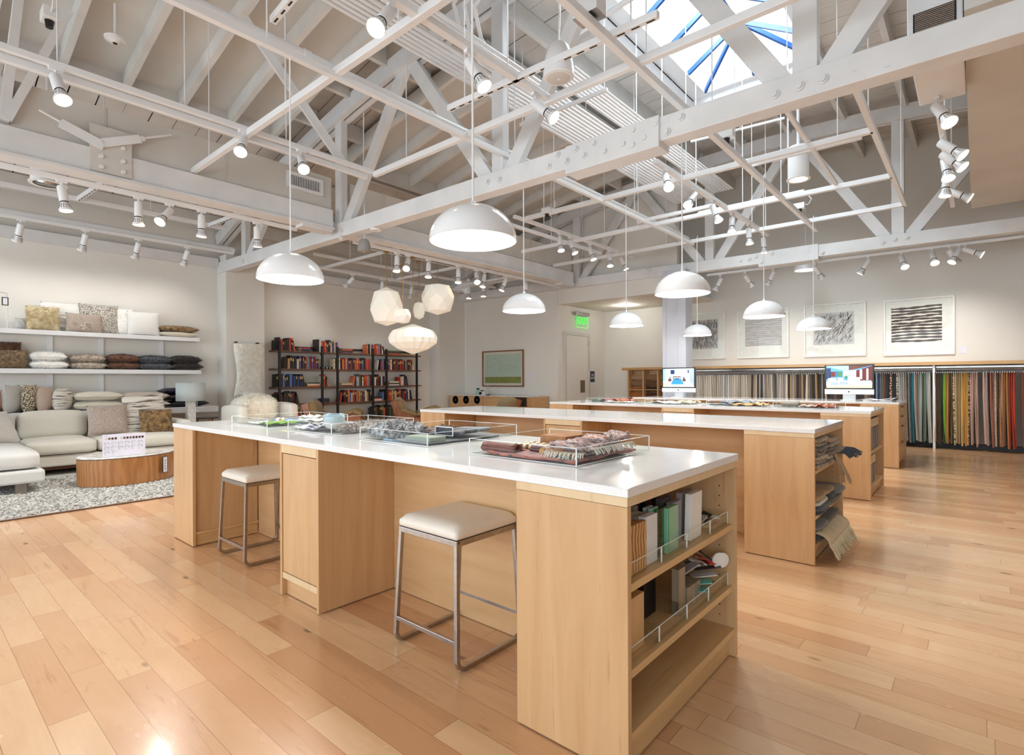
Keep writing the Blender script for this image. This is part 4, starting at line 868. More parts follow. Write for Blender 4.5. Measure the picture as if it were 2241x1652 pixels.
item('card_holder', MB().box(-2.86, -2.80, f + .06, f + .14, Z0, Z0 + .07), M['acr'], 'small clear card holder standing on the third island', 'card holder')
sw(-2.5, -2.15, .45, .75, .035, fb('slate_weave', (120, 128, 140)), 'slate grey weave humped in the third tray of the third island', 66); sw(-2.56, -2.3, .25, .4, .006, paint('dark_slate', (58, 60, 70), .5), 'dark slate flat swatch in the third tray of the third island', 67); sw(-2.3, -2.05, .24, .5, .016, TAN, 'tan leather swatch in the third tray of the third island', 68); sw(-2.12, -1.95, .3, .65, .018, paint('ochre_leather', (206, 160, 104), .5), 'ochre leather swatch in the third tray of the third island', 69)
item('folded_felt', roll(MB(), -1.77, -1.58, f + .45, ZT + .034, .032), fb('grey_ribbed', (152, 144, 132)), 'grey ribbed roll in the rightmost third-island tray', 'swatch', solid=.01, smooth='all'); sw(-1.56, -1.38, .3, .6, .016, fb('pink_floral', (206, 174, 166)), 'pinkish woven swatch in the rightmost third-island tray', 70); sw(-1.4, -1.24, .28, .6, .022, CG, 'cognac leather swatch in the rightmost third-island tray', 71); item('leather_block', MB().box(-1.26, -1.185, f + .3, f + .5, ZT, ZT + .02), CG2, 'dark brown leather pad at the right end of the third-island trays', 'swatch', bevel=.003)
# ================================================================ what lies in the open shelf units
f = FY[0]; XE = IX1 - .03
SHL = [.601, .326]
def blk(y0, y1, d0, d1, z, h, m, label, cat='material sample', group=None, tilt=0, bevel=.0015):
    """block on a shelf: y from the unit's front panel, d = distance in from the open end"""
    k = MB(); x0, x1 = XE - d1, XE - d0
    if tilt: k.prism([(0, 0), (y1 - y0, 0), (y1 - y0 + tilt, h), (tilt, h)], lambda p: V((x0, f + y0 + p[0], z + p[1])), lambda p: V((x1, f + y0 + p[0], z + p[1])))
    else: k.box(x0, x1, f + y0, f + y1, z, z + h)
    return tag(k.build('sample_block', m, bevel=bevel), label, cat, group)
def pm(n, c, r=.45, **k):
    if n not in M: M[n] = paint(n, c, r, 5, 12, **k)
    return M[n]
def bins(z, cuts, lab):
    for j, (a, b) in enumerate(zip(cuts, cuts[1:])):
        t = thing('acrylic_bin', 'clear acrylic shelf bin, %s from the near end of the %s sample shelf' % (nth(j), lab), 'bin', (XE - .15, f + (a + b) / 2, z), 'acrylic bins in the front shelf unit')
        k = MB(); T = .003; x0, x1, y0, y1 = XE - .30, XE, f + a + .002, f + b - .002
        k.box(x1 - T, x1, y0, y1, z, z + .055); k.box(x0, x1, y0, y0 + T, z, z + .055); k.box(x0, x1, y1 - T, y1, z, z + .055); k.build('wall', M['acr'], t)
        k = MB(); k.bar((x1, y0, z + .055), (x1, y1, z + .055), .003, .002); k.bar((x1, y0, z), (x1, y0, z + .055), .003, .003); k.bar((x1, y1, z), (x1, y1, z + .055), .003, .003); k.build('polished_edge', M['acredge'], t)
bins(SHL[0], (.03, .30, .52, .76, .97), 'upper'); bins(SHL[1], (.03, .28, .52, .74, .97), 'lower')
z = SHL[0] + .001
MS = wood('maple_sample', (206, 158, 104), (216, 172, 118), (224, 184, 134), 'z', 2); ST = NT('striped_veneer'); w = ST.n('ShaderNodeTexWave'); w.inputs['Scale'].default_value = 16; w.inputs['Distortion'].default_value = 4; w.bands_direction = 'Y'; ST.l(ST.coord(), w.inputs[0]); ST.color(ST.ramp(w.outputs[1], [(.2, (150, 100, 54)), (.6, (206, 154, 96)), (.9, (216, 170, 112))])); ST.set(.5)
blk(.032, .085, .01, .035, z, .155, MS, 'plain maple sample block at the near end of the upper sample shelf')
for j in range(4): blk(.09, .21, .012 + .022 * j, .031 + .022 * j, z, .165 - .004 * j, ST.m, 'striped wood veneer sample, %s from the front in its row' % nth(j), group='striped veneer samples')
for j in range(4): blk(.215, .31, .02 + .03 * j, .046 + .03 * j, z, .17 - .003 * j, pm('white_laminate_%d' % (j % 2), ((222, 222, 226), (176, 166, 160))[j % 2]), ('white', 'taupe')[j % 2] + ' laminate sample in the row behind the white front one, %s' % nth(j), group='laminate samples')
for j in range(3): blk(.325, .385, .03 + .022 * j, .042 + .022 * j, z, .175, M['glassg'] if j == 0 else pm('pale_glass', (176, 196, 184), .1), 'pale green glass sample behind the thick green one, %s' % nth(j), group='thin glass samples')
blk(.395, .49, .02, .044, z, .168, pm('green_edge_glass', (132, 186, 158), .08), 'thick green edged glass sample block')
blk(.398, .404, .018, .046, z, .168, pm('bright_green_edge', (24, 150, 98), .15), 'bright green polished edge strip of the glass sample')
blk(.50, .585, .05, .075, z, .165, pm('slate_laminate', (140, 140, 150)), 'slate grey laminate sample right of the green glass', tilt=.0)
blk(.50, .585, .09, .12, z, .175, pm('dark_taupe', (92, 82, 82)), 'dark taupe laminate sample behind the slate grey one')
for j in range(2): blk(.60, .715, .02 + .04 * j, .045 + .04 * j, z, .185, pm('warm_white_%d' % j, ((236, 234, 230), (150, 138, 136))[j]), ('white', 'mushroom')[j] + ' slab sample standing by the far bin on the upper shelf', tilt=.012)
RC = [(40, 36, 36), (176, 54, 42), (56, 56, 54), (24, 22, 22), (28, 60, 96), (120, 112, 108), (196, 190, 188), (88, 40, 34)]
for j in range(11): blk(.06 + .052 * j, .10 + .052 * j, .15 + .02 * (j % 2), .24, z, .14 + .012 * (j % 3) + .003 * j, pm('chip_%d' % (j % 8), RC[j % 8]), '%s card, %s in the back row of the upper sample shelf' % (('black', 'red', 'grey', 'black', 'blue', 'stone', 'pale', 'brown')[j % 8], nth(j)), group='back row sample cards')
for j in range(7): tag(MB().bar((XE - .05 - .02 * (j % 3), f + .785 + .022 * j, z + .012 + .006 * (j % 4)), (XE - .07, f + .82 + .02 * j, z + .03 + .008 * (j % 3)), .07, .004).build('swatch_chip', pm('chip_b%d' % (j % 4), ((196, 170, 120), (60, 60, 64), (206, 206, 204), (120, 100, 80))[j % 4])), '%s small loose chip in the far upper bin, %s' % (('tan', 'charcoal', 'white', 'brown')[j % 4], nth(j)), 'sample chip', 'loose chips in the far upper bin')
z = SHL[1] + .001
OKS = wood('oak_sample', (140, 88, 48), (164, 108, 62), (178, 124, 76), 'z', 2); DK_ = pm('espresso_wood', (48, 30, 24)); WG = wood('grey_oak_sample', (128, 112, 92), (150, 134, 112), (166, 150, 128), 'z', 2)
blk(.03, .105, .02, .05, z, .16, pm('grey_blue_sample', (146, 154, 158)), 'grey blue painted sample block at the near end of the lower shelf')
blk(.10, .225, .03, .07, z, .185, MS, 'thick maple sample block on the lower sample shelf')
blk(.14, .245, .08, .12, z, .19, OKS, 'reddish oak sample block behind the thick maple one')
blk(.12, .22, .125, .15, z, .16, OKS, 'second oak sample block deeper on the lower shelf')
blk(.19, .30, .13, .17, z, .215, DK_, 'espresso wood sample block deep on the lower shelf'); blk(.06, .17, .17, .22, z, .20, OKS, 'oak sample block at the back near the side panel'); blk(.2, .29, .2, .25, z, .24, OKS, 'tall oak sample block at the back of the lower shelf')
blk(.33, .37, .2, .27, z, .25, DK_, 'dark brown sample board at the back of the lower shelf')
blk(.40, .50, .12, .25, z, .23, pm('black_binder', (26, 20, 20), .4), 'big black sample binder in the middle of the lower shelf')
blk(.515, .575, .03, .06, z, .18, WG, 'grey oak sample block beside the black binder'); blk(.37, .39, .15, .26, z, .24, WG, 'grey oak board behind the black binder')
for j in range(3): blk(.60 + .045 * j, .64 + .045 * j, .03, .10, z, .085, WG, 'small grey oak sample, %s from the near end right of the binder' % nth(j), group='small oak samples')
cf = thing('colour_fan', 'teal and white colour fan deck lying in the far lower bin', 'colour fan', (XE - .06, f + .80, z + .06))
for j, (c, n_) in enumerate((((96, 184, 172), 'teal'), ((120, 196, 180), 'mint'), ((222, 218, 210), 'white'), ((70, 60, 56), 'brown'), ((206, 196, 150), 'straw'))): MB().bar((XE - .10, f + .70 + .045 * j, z + .03 + .018 * j), (XE - .005, f + .74 + .05 * j, z + .045 + .02 * j), .055, .004).build('card', pm('fan_' + n_, c), cf)
rg = thing('sample_ring', 'metal ring of red, grey and black leather tags with white discs, far lower bin', 'sample ring', (XE - .08, f + .84, z + .14))
k = MB(); k.tube([(XE - .10, f + .80 + .055 * math.cos(2 * PI * i / 24), z + .18 + .055 * math.sin(2 * PI * i / 24)) for i in range(24)], .003, 6, True); k.build('ring', M['steel'], rg)
for j, c in enumerate(((150, 148, 150), (176, 174, 176), (80, 78, 80), (196, 192, 190), (60, 58, 62), (206, 44, 36), (178, 36, 30), (34, 32, 34), (222, 216, 204))): a = f + .62 + .032 * j; MB().bar((XE - .07 - .01 * (j % 2), a, z + .13 + .012 * (j % 4)), (XE - .03, a + .055, z + .165 - .008 * j), .045, .006).build('tag', pm('tag_%d' % j, c), rg)
for y, zz in ((.885, .13), (.925, .12)): MB().cyl((XE - .012, f + y, z + zz), (XE - .006, f + y - .004, z + zz), .033, n=20).build('disc', pm('white_disc', (232, 230, 224)), rg)
# ---------------------------------------------------------------- textiles of the second island
f = FY[1]
KN = [((196, 176, 146), (120, 100, 78)), ((182, 160, 132), (104, 88, 70)), ((206, 190, 162), (128, 110, 88)), ((176, 156, 128), (84, 72, 60)), ((150, 136, 120), (64, 58, 54)), ((188, 172, 146), (96, 84, 68))]
def knit(i): a, b = KN[i % 6]; return fb('knit_%d' % (i % 6), a, b, 70, bump=.9, mottle=4)
n_ = 0
for colm, (y0, y1, xo) in enumerate(((.06, .42, .02), (.40, .78, .03))):
    for j in range(7 if colm == 0 else 6):
        z0 = .627 + .030 * j; k = blob(MB(), -1.2, IX1 + xo - .01 * (j % 2), f + y0 + .01 * (j % 3), f + y1 - .012 * (j % 2), z0, z0 + .033, .006, 80 + n_, 20, 10, .5)
        tag(k.build('folded_knit', knit(n_), smooth='all'), 'folded knit sample, %s from the bottom of the %s pile in the second island' % (nth(j), ('near', 'far')[colm]), 'folded textile', 'folded knits on the upper shelf'); n_ += 1
t = thing('fringed_throw', 'grey and tan fringed throw ends hanging out of the upper shelf of the second island', 'textile', (-.85, f + .75, .66))
k = MB(); blob(k, -1.1, -.77, f + .52, f + .86, .69, .73, .008, 90, 18, 8); k.build('cloth', knit(3), t, smooth='all')
for (a, b, d, L, c, nm) in (((-.79, f + .55, .70), (-.78, f + .84, .72), (1, .5, 0), .10, (84, 90, 100), 'blue grey'), ((-.80, f + .52, .69), (-.80, f + .62, .69), (.5, .1, -.9), .13, (196, 164, 132), 'tan')):
    k = MB(); fringe(k, [a, b], d, L, .003, 8, .35 if nm != 'tan' else .6, 64); k.build('fringe', fb(nm + '_yarn', c, mottle=20), t)['kind'] = 'stuff'
FT = [('ochre canvas', (196, 160, 104)), ('charcoal', (74, 74, 78)), ('brown boucle', (112, 98, 84)), ('grey melange', (136, 130, 124)), ('slate', (92, 96, 102)), ('white whipstitched', (222, 216, 202)), ('taupe', (150, 134, 116)), ('mink', (108, 92, 80))]
def fold(x1, y0, y1, z, h, ci, label, grp): return tag(blob(MB(), -1.2, x1, f + y0, f + y1, z, z + h, .003, 100 + ci + int(z * 999), 22, 10, .45).build('folded_textile', fb('ft_%d' % ci, FT[ci][1], None, 90, bump=.7), smooth='all'), label, 'folded textile', grp)
G = 'folded textiles on the middle shelf'
fold(-.80, .05, .45, .317, .03, 1, 'charcoal folded textile at the bottom of the near middle stack', G); fold(-.79, .05, .45, .345, .03, 4, 'slate folded textile second from bottom of the near middle stack', G); fold(-.81, .06, .44, .374, .032, 5, 'white whipstitched folded textile with dark stitches, near middle stack', G); fold(-.82, .07, .42, .405, .03, 0, 'ochre folded textile on top of the near middle stack', G)
fold(-.80, .42, .86, .317, .03, 6, 'taupe folded textile at the bottom of the far middle stack', G); fold(-.79, .42, .84, .346, .03, 2, 'brown boucle folded textile in the far middle stack', G); fold(-.80, .40, .74, .376, .03, 1, 'charcoal folded textile with blue edge on the far middle stack', G); fold(-.82, .36, .72, .405, .03, 0, 'second ochre folded textile, on the far middle stack', G); fold(-.78, .62, .93, .376, .04, 3, 'grey melange folded textile at the far side of the middle shelf', G)
G = 'folded textiles on the bottom board'
fold(-.83, .40, .92, .137, .03, 7, 'mink folded textile at the far bottom', G); fold(-.83, .40, .92, .166, .03, 1, 'charcoal folded textile at the far bottom stack', G); fold(-.82, .38, .93, .195, .036, 2, 'brown boucle folded textile on top of the far bottom stack', G)
fold(-.80, .05, .42, .137, .03, 7, 'mink folded textile at the near bottom', G); fold(-.80, .05, .42, .166, .026, 1, 'dark striped folded textile under the fringe at the near bottom', G); fold(-.81, .08, .46, .205, .03, 3, 'grey melange folded textile on top of the near bottom stack', G)
t = thing('fringed_textile', 'cream fringed textile hanging over the bottom front of the second island shelf', 'textile', (-.8, f + .3, .17)); k = MB(); k.grid(lambda u, v: V((-.84 + .09 * math.sin(PI / 2 * v), f + .08 + .72 * u, .20 - .07 * v * v + .006 * math.sin(30 * u))), 26, 8); k.build('cloth', fb('cream_canvas', (214, 196, 160), None, 120), t, solid=.006, smooth='all')
k = MB(); fringe(k, [(-.755, f + .10, .13), (-.755, f + .78, .135)], (.55, .05, -.8), .085, .005, 12, .2, 64); k.build('fringe', fb('cream_fringe', (220, 206, 172)), t)['kind'] = 'stuff'
# ---------------------------------------------------------------- fabric books of the third island
f = FY[2]
BC = [(66, 60, 58), (92, 84, 78), (52, 48, 50), (150, 134, 112), (70, 64, 62), (112, 104, 98), (44, 42, 44), (128, 112, 94), (82, 76, 74)]
for tier, (z0, h, n2) in enumerate(((.487, .335, 9), (.137, .30, 6))):
    for j in range(n2):
        y = f + .035 + .088 * j; t = thing('fabric_book', 'fabric sample book, %s from the near side of the %s tier in the third island' % (nth(j), ('upper', 'lower')[tier]), 'sample book', (-1.0, y + .035, z0), 'fabric books on the %s tier' % ('upper', 'lower')[tier])
        MB().box(-1.18, IX1 - .03, y, y + .068, z0, z0 + h).build('cover', fb('book_cloth_%d' % (j % 9), BC[j % 9], None, 90), t, bevel=.004)
        MB().box(IX1 - .0305, IX1 - .026, y + .004, y + .064, z0 + h - .09, z0 + h - .005).build('label_strip', pm('cream_label', (228, 204, 166)), t)
for j in range(2): item('flat_book', MB().box(-1.18, IX1 - .03, f + .05 + .05 * j, f + .55, .445 + .012 * j - .005, .455 + .012 * j - .004), pm('flat_dark', (36, 36, 42)), '%s flat dark book lying on the lower fabric books' % ('lower', 'upper')[j], 'book')
# ---------------------------------------------------------------- desktop computers on the last island
SW = {n: emis('screen_' + n, c, .6) for n, c in dict(sky=(150, 196, 240), wall=(206, 226, 250), floor=(226, 236, 248), bed=(50, 138, 214), navy=(24, 52, 92), brown=(96, 58, 48), white=(248, 252, 255), teal=(40, 110, 150), green=(70, 120, 84), maroon=(98, 40, 36), blue=(88, 150, 214), tan=(206, 186, 160), grey=(150, 166, 196)).items()}
def computer(loc, label, shapes):
    x, y, z = loc; t = thing('desktop_computer', label, 'computer', loc); w = .325
    MB().box(x - w, x + w, y + .004, y + .03, z + .168, z + .548).build('bezel', M['dark'], t, bevel=.006)
    MB().box(x - w, x + w, y + .003, y + .03, z + .09, z + .168).build('chin', M['steel'] if False else pm('silver_aluminium', (214, 216, 220), .35), t, bevel=.005)
    k = MB(); mats = []
    for i, (mn, poly) in enumerate(shapes):
        if SW[mn] not in mats: mats.append(SW[mn])
        k.cur = mats.index(SW[mn]); k.prism([(x - .300 + .60 * u, z + .188 + .340 * v) for u, v in poly], lambda p, i=i: V((p[0], y + .0035 - .0001 * (i + 1), p[1])), lambda p: V((p[0], y + .005, p[1])))
    k.build('display', mats, t)
    k = MB(); k.lathe([(.011, 0), (.011, .002)], (0, 0, 0), 20); k.add([(-.001, .011, 0), (.005, .019, 0), (.003, .011, 0), (-.001, .011, .002), (.005, .019, .002), (.003, .011, .002)], [(0, 1, 2), (3, 4, 5), (0, 1, 4, 3), (1, 2, 5, 4)]); k.xf(Matrix.Translation((x, y + .003, z + .13)) @ Matrix.Rotation(PI / 2, 4, 'X')); k.build('logo', M['dark'], t)
    k = MB(); k.box(x - .085, x + .085, y + .035, y + .045, z + .008, z + .2); k.build('stand', pm('silver_aluminium', (214, 216, 220)), t, bevel=.003)
    MB().box(x - .10, x + .10, y - .09, y + .10, z, z + .007).build('foot', pm('silver_aluminium', (214, 216, 220)), t, bevel=.003)
    return t
R_ = lambda a, b, c, d: [(a, b), (c, b), (c, d), (a, d)]
z9 = HT + .0005
computer((-4.21, 9.60, z9), 'white and black desktop computer showing a blue bed, near the grey column', [('wall', R_(0, 0, 1, 1)), ('floor', [(0, 0), (1, 0), (.85, .32), (.1, .3)]), ('sky', R_(0, .32, .09, 1)), ('grey', [(.86, .3), (1, .05), (1, 1), (.86, .9)]), ('navy', R_(.25, .7, .38, .93)), ('navy', R_(.8, .75, .84, .93)), ('brown', R_(.33, .36, .58, .58)), ('brown', R_(.17, .3, .28, .44)), ('brown', R_(.64, .3, .74, .44)), ('white', R_(.36, .42, .56, .52)), ('bed', [(.26, .14), (.68, .14), (.60, .44), (.34, .44)]), ('navy', R_(.38, .42, .54, .48)), ('white', [(.24, .04), (.7, .04), (.68, .12), (.27, .12)]), ('tan', [(0, .04), (.2, .06), (.18, .18), (0, .22)]), ('navy', R_(.22, .44, .25, .54)), ('navy', R_(.66, .44, .7, .54))])
computer((-1.49, 9.60, z9), 'white and black desktop computer showing a bright living room, right end of the last island', [('blue', R_(0, 0, 1, 1)), ('white', [(0, 0), (1, 0), (1, .36), (0, .30)]), ('tan', [(0, 0), (1, 0), (1, .12), (0, .1)]), ('sky', [(0, .98), (.5, .72), (.5, 1), (0, 1)]), ('maroon', [(.66, .36), (1, .28), (1, .98), (.66, .78)]), ('brown', [(.5, .78), (1, 1), (.5, 1)]), ('wall', R_(.5, .36, .66, .8)), ('maroon', R_(.1, .5, .2, .74)), ('green', R_(.26, .5, .36, .74)), ('white', R_(.38, .52, .5, .76)), ('teal', R_(.2, .5, .26, .76)), ('navy', R_(.0, .4, .1, .9)), ('white', R_(.74, .4, .79, .82)), ('white', R_(.88, .36, .92, .86)), ('white', R_(.04, .22, .22, .44)), ('white', R_(.26, .3, .38, .46)), ('white', R_(.48, .28, .74, .48)), ('grey', R_(.1, .12, .28, .26)), ('grey', R_(.3, .14, .48, .28)), ('white', R_(.62, .14, .98, .34)), ('grey', R_(.64, .30, .96, .34)), ('green', R_(.42, .42, .47, .56))])
item('power_cable', MB().tube([(-1.40, 9.7, z9 + .006), (-1.2, 9.62, z9 + .03), (-1.05, 9.55, z9 + .006), (-.98, 9.68, z9 + .01), (-.9, 9.62, z9 + .05), (-1.08, 9.48, z9 + .02), (-1.3, 9.56, z9 + .005)], .006, 6), M['white'], 'white coiled cable beside the right desktop computer', 'cable', smooth='all')
item('glass_block', MB().box(-3.9, -3.83, 9.4, 9.47, z9, z9 + .06), M['acr'], 'small clear block in front of the left desktop computer', 'card holder')
# ================================================================ sofa corner on the left
RG = NT('shag_rug'); vv = RG.coord(); f_ = RG.noise(vv, 70, 4, .7); RG.color(RG.ramp(f_, [(.25, (206, 198, 188)), (.45, (232, 228, 222)), (.7, (246, 243, 238))])); RG.set(.95, sheen=.3); RG.bump(f_, 1.0, .02)
rr = random.Random(5); k = MB(); k.box(-9.9, -6.6, -1.6, 3.35, .001, .02)
for i in range(9000):
    x, y = rr.uniform(-8.9, -6.6), rr.uniform(.2, 3.0); a = rr.uniform(0, 6.28); l = .02; d = V((math.cos(a), math.sin(a), 0)) * .012; k.add([(x - d.x, y - d.y, .018), (x + d.x, y + d.y, .018), (x + d.y * 1.6, y - d.x * 1.6, .036), (x - d.y, y + d.x, .034)], [(0, 1, 2), (0, 2, 3)])
ru = tag(k.build('area_rug', RG.m), 'thick off white shag rug under the sofa and oval table', 'rug')
MB().box(-6.61, -6.592, -1.6, 3.35, .001, .012).build('binding', pm('rug_binding', (96, 66, 50)), ru)
LIN = fabric('sofa_linen', (226, 221, 208), (206, 200, 188), 260, mottle=5); LING = fabric('chaise_linen', (220, 219, 215), (198, 197, 194), 260, mottle=5)
def cush(x0, x1, y0, y1, z0, z1, crown=.02, seed=0, nu=18, nv=18):
    """upholstered block with softly crowned faces and rounded edges"""
    k = MB(); bm = bmesh.new(); bmesh.ops.create_cube(bm, size=2); bmesh.ops.subdivide_edges(bm, edges=bm.edges, cuts=9, use_grid_fill=True)
    A, B, C_ = (x1 - x0) / 2, (y1 - y0) / 2, (z1 - z0) / 2; r = min(A, B, C_) * .62; cx, cy, cz = (x0 + x1) / 2, (y0 + y1) / 2, (z0 + z1) / 2; q = random.Random(seed); ph = q.uniform(0, 6)
    for v in bm.verts:
        u = V((v.co.x * A, v.co.y * B, v.co.z * C_)); c = V((max(-A + r, min(A - r, u.x)), max(-B + r, min(B - r, u.y)), max(-C_ + r, min(C_ - r, u.z)))); d = u - c
        if d.length > 1e-6: u = c + d.normalized() * min(r, max(abs(d.x), abs(d.y), abs(d.z)))
        e = (1 - v.co.x ** 2) * (1 - v.co.y ** 2) * abs(v.co.z) ** 3 * crown * math.copysign(1, v.co.z); u.z += e + .003 * math.sin(6 * u.x + 5 * u.y + ph)
        g = (1 - v.co.y ** 2) * (1 - v.co.z ** 2) * abs(v.co.x) ** 3 * crown * .7 * math.copysign(1, v.co.x); u.x += g
        v.co = u + V((cx, cy, cz))
    k.v = [tuple(v.co) for v in bm.verts]; bm.verts.index_update(); k.f = [tuple(v.index for v in f.verts) for f in bm.faces]; k.mi = [0] * len(k.f); bm.free(); return k
so = thing('sectional_sofa', 'pale grey linen sectional sofa with chaise against the pillow bench', 'sofa', (-9.4, 1.4, .02))
cush(-10.2, -9.08, 1.14, 1.88, .29, .475, .02, 1).build('seat_cushion', LIN, so, smooth='all'); cush(-10.2, -9.08, 1.885, 2.93, .29, .475, .02, 2).build('seat_cushion', LIN, so, smooth='all')
cush(-10.2, -7.93, -.2, 1.13, .28, .475, .02, 3).build('chaise_cushion', LING, so, smooth='all')
MB().box(-10.25, -9.12, 1.12, 3.05, .14, .285).build('base', LIN, so, bevel=.02); MB().box(-10.25, -7.88, -.25, 1.15, .135, .275).build('chaise_base', LING, so, bevel=.025)
MB().box(-9.9, -9.25, 1.15, 3.0, .085, .14).build('plinth', M['walnut'], so)
for i, (y0, y1) in enumerate(((1.14, 1.90), (1.92, 2.93))): cush(-10.02, -9.72, y0, y1, .45, .82, .03, 5 + i).xf(Matrix.Translation((-9.9, 0, .45)) @ Matrix.Rotation(-.14, 4, 'Y') @ Matrix.Translation((9.9, 0, -.45))).build('back_cushion', LIN, so, smooth='all')
cush(-10.02, -9.72, -.1, 1.12, .45, .84, .03, 9).build('back_cushion', LING, so, smooth='all')
MB().box(-10.25, -10.05, -.25, 3.06, .14, .70).build('back_frame', LIN, so, bevel=.04); cush(-10.2, -9.15, 2.92, 3.07, .14, .66, .0, 8).build('arm', LIN, so, smooth='all')
for x, y in ((-7.95, .95), (-7.95, -.1), (-9.35, 2.95), (-10.1, 2.95), (-10.1, 0)): MB().box(x - .04, x + .04, y - .045, y + .045, .02, .14).build('leg', M['walnut'] if x < -9 else pm('grey_oak_leg', (122, 112, 102)), so)
# oval table
tb = thing('coffee_table', 'oval oak drum coffee table with white marble top', 'coffee table', (-7.93, 1.93, .022)); c0 = V((-7.93, 1.93, 0)); RZT = Matrix.Translation(c0) @ Matrix.Rotation(math.radians(8), 4, 'Z') @ Matrix.Translation(-c0)
MAR = NT('white_marble'); f_ = MAR.noise(MAR.coord(), 5, 6, .6, 2.5); MAR.color(MAR.ramp(f_, [(.42, (226, 224, 220)), (.5, (196, 194, 190)), (.56, (230, 229, 226))])); MAR.set(.12)
OV = NT('oak_cathedral'); w = OV.n('ShaderNodeTexWave', bands_direction='X'); w.inputs['Scale'].default_value = 2.2; w.inputs['Distortion'].default_value = 7; w.inputs['Detail'].default_value = 3; w.inputs['Detail Scale'].default_value = .8; OV.l(OV.coord(scale=(5, 5, .9)), w.inputs[0]); OV.color(OV.ramp(w.outputs[1], [(.1, (158, 104, 58)), (.5, (166, 112, 64)), (.9, (176, 122, 74))])); OV.set(.35, coat=.15)
MB().lathe([(.485, .0), (.49, .03)], c0 + V((0, 0, .022)), 64, .72, 1).xf(RZT).build('plinth', M['oak'], tb, smooth=True)
MB().lathe([(.505, .0), (.505, .305)], c0 + V((0, 0, .04)), 72, .72, 1).xf(RZT).build('drum', OV.m, tb, smooth=True)
MB().lathe([(.505, .0), (.505, .008)], c0 + V((0, 0, .345)), 72, .72, 1).xf(RZT).build('edge_band', M['black'], tb)
MB().lathe([(.508, .0), (.508, .010), (.502, .014)], c0 + V((0, 0, .353)), 72, .72, 1).xf(RZT).build('top', MAR.m, tb, smooth=True)
a = onz(355, 1010, .25); p = V((-7.62, 2.19, .2)); tg = thing('price_tag', 'white price card in a black frame on the side of the oval table', 'price tag', p)
dv = V((.80, .60, 0)).normalized(); sd = V((-dv.y, dv.x, 0)); P0 = c0 + V((.505 * .72 * .86, .505 * .54, 0)) + V((-.02, .03, 0))
def card(k, w, h, off, P0=P0, zc=.22): k.add([P0 + dv * off + sd * (w * a_) + V((0, 0, zc + h * b_)) for a_, b_ in ((-.5, -.5), (.5, -.5), (.5, .5), (-.5, .5))] + [P0 + dv * (off - .004) + sd * (w * a_) + V((0, 0, zc + h * b_)) for a_, b_ in ((-.5, -.5), (.5, -.5), (.5, .5), (-.5, .5))], [(0, 1, 2, 3), (7, 6, 5, 4), (0, 4, 5, 1), (1, 5, 6, 2), (2, 6, 7, 3), (3, 7, 4, 0)]); return k
card(MB(), .078, .20, .02).build('frame', M['black'], tg); card(MB(), .062, .185, .023).build('card', pm('white_card', (222, 222, 232)), tg)
k = MB()
for j in range(4): card(k, .012, .02, .0242, P0, .27 - .035 * j)
k.build('print', pm('grey_print', (120, 120, 130)), tg)
# acrylic sign with swatch rows and little sofa plans
sg = thing('acrylic_sign', 'upright acrylic sign with colour swatches and sofa layouts on the oval table', 'sign', (-7.93, 1.9, .368)); a, b = onz(224, 1001, .37), onz(317, 993, .37)
b = a + (b - a).normalized() * .42; u = (b - a); hgt = .262; nrm = u.cross(V((0, 0, 1))).normalized()
if nrm.dot(EY - a) < 0: nrm = -nrm
def sp_(s, t_, o=0): return a + u * s + V((0, 0, hgt * t_)) + nrm * o
def plate(k, s0, s1, t0, t1, o0, o1): k.add([sp_(s, t_, o) for o in (o0, o1) for s, t_ in ((s0, t0), (s1, t0), (s1, t1), (s0, t1))], [(3, 2, 1, 0), (4, 5, 6, 7), (0, 1, 5, 4), (1, 2, 6, 5), (2, 3, 7, 6), (3, 0, 4, 7)]); return k
plate(MB(), 0, 1, 0, 1, -.002, .002).build('sheet', pm('sign_white', (222, 222, 236), .25), sg); plate(MB(), 0, 1, -.0, .006, -.045, .045).build('foot', M['acr'], sg)
k = MB()
for i, c in enumerate((0, 1, 2, 2, 9, 0, 1, 2, 1, 2, 2, 2, 2)):
    if c == 9: continue
    k.cur = c; s = .06 + .072 * i - (.015 if i > 4 else 0); plate(k, s, s + .052, .76, .855, .002, .003)
k.build('swatch', [pm('sw_grey', (196, 198, 200)), pm('sw_brown', (120, 84, 68)), pm('sw_dark', (66, 34, 32))], sg)
k = MB()
for r_, n_, t0 in ((0, 6, .54), (1, 6, .34), (2, 2, .13)):
    for i in range(n_):
        s = .05 + .155 * i + (.02 * i if r_ == 2 else 0)
        plate(k, s, s + .10, t0 + .085, t0 + .10, .002, .003); plate(k, s, s + .014, t0 + .03 * (i % 2), t0 + .085, .002, .003)
        if i % 3 != 1: plate(k, s + .086, s + .10, t0 + .02, t0 + .085, .002, .003)
        for q in range(2): plate(k, s, s + .06 - .02 * q, t0 - .03 - .025 * q, t0 - .022 - .025 * q, .002, .0027)
plate(k, .05, .13, .92, .935, .002, .003); k.build('layout_print', pm('sign_grey', (150, 154, 178)), sg)
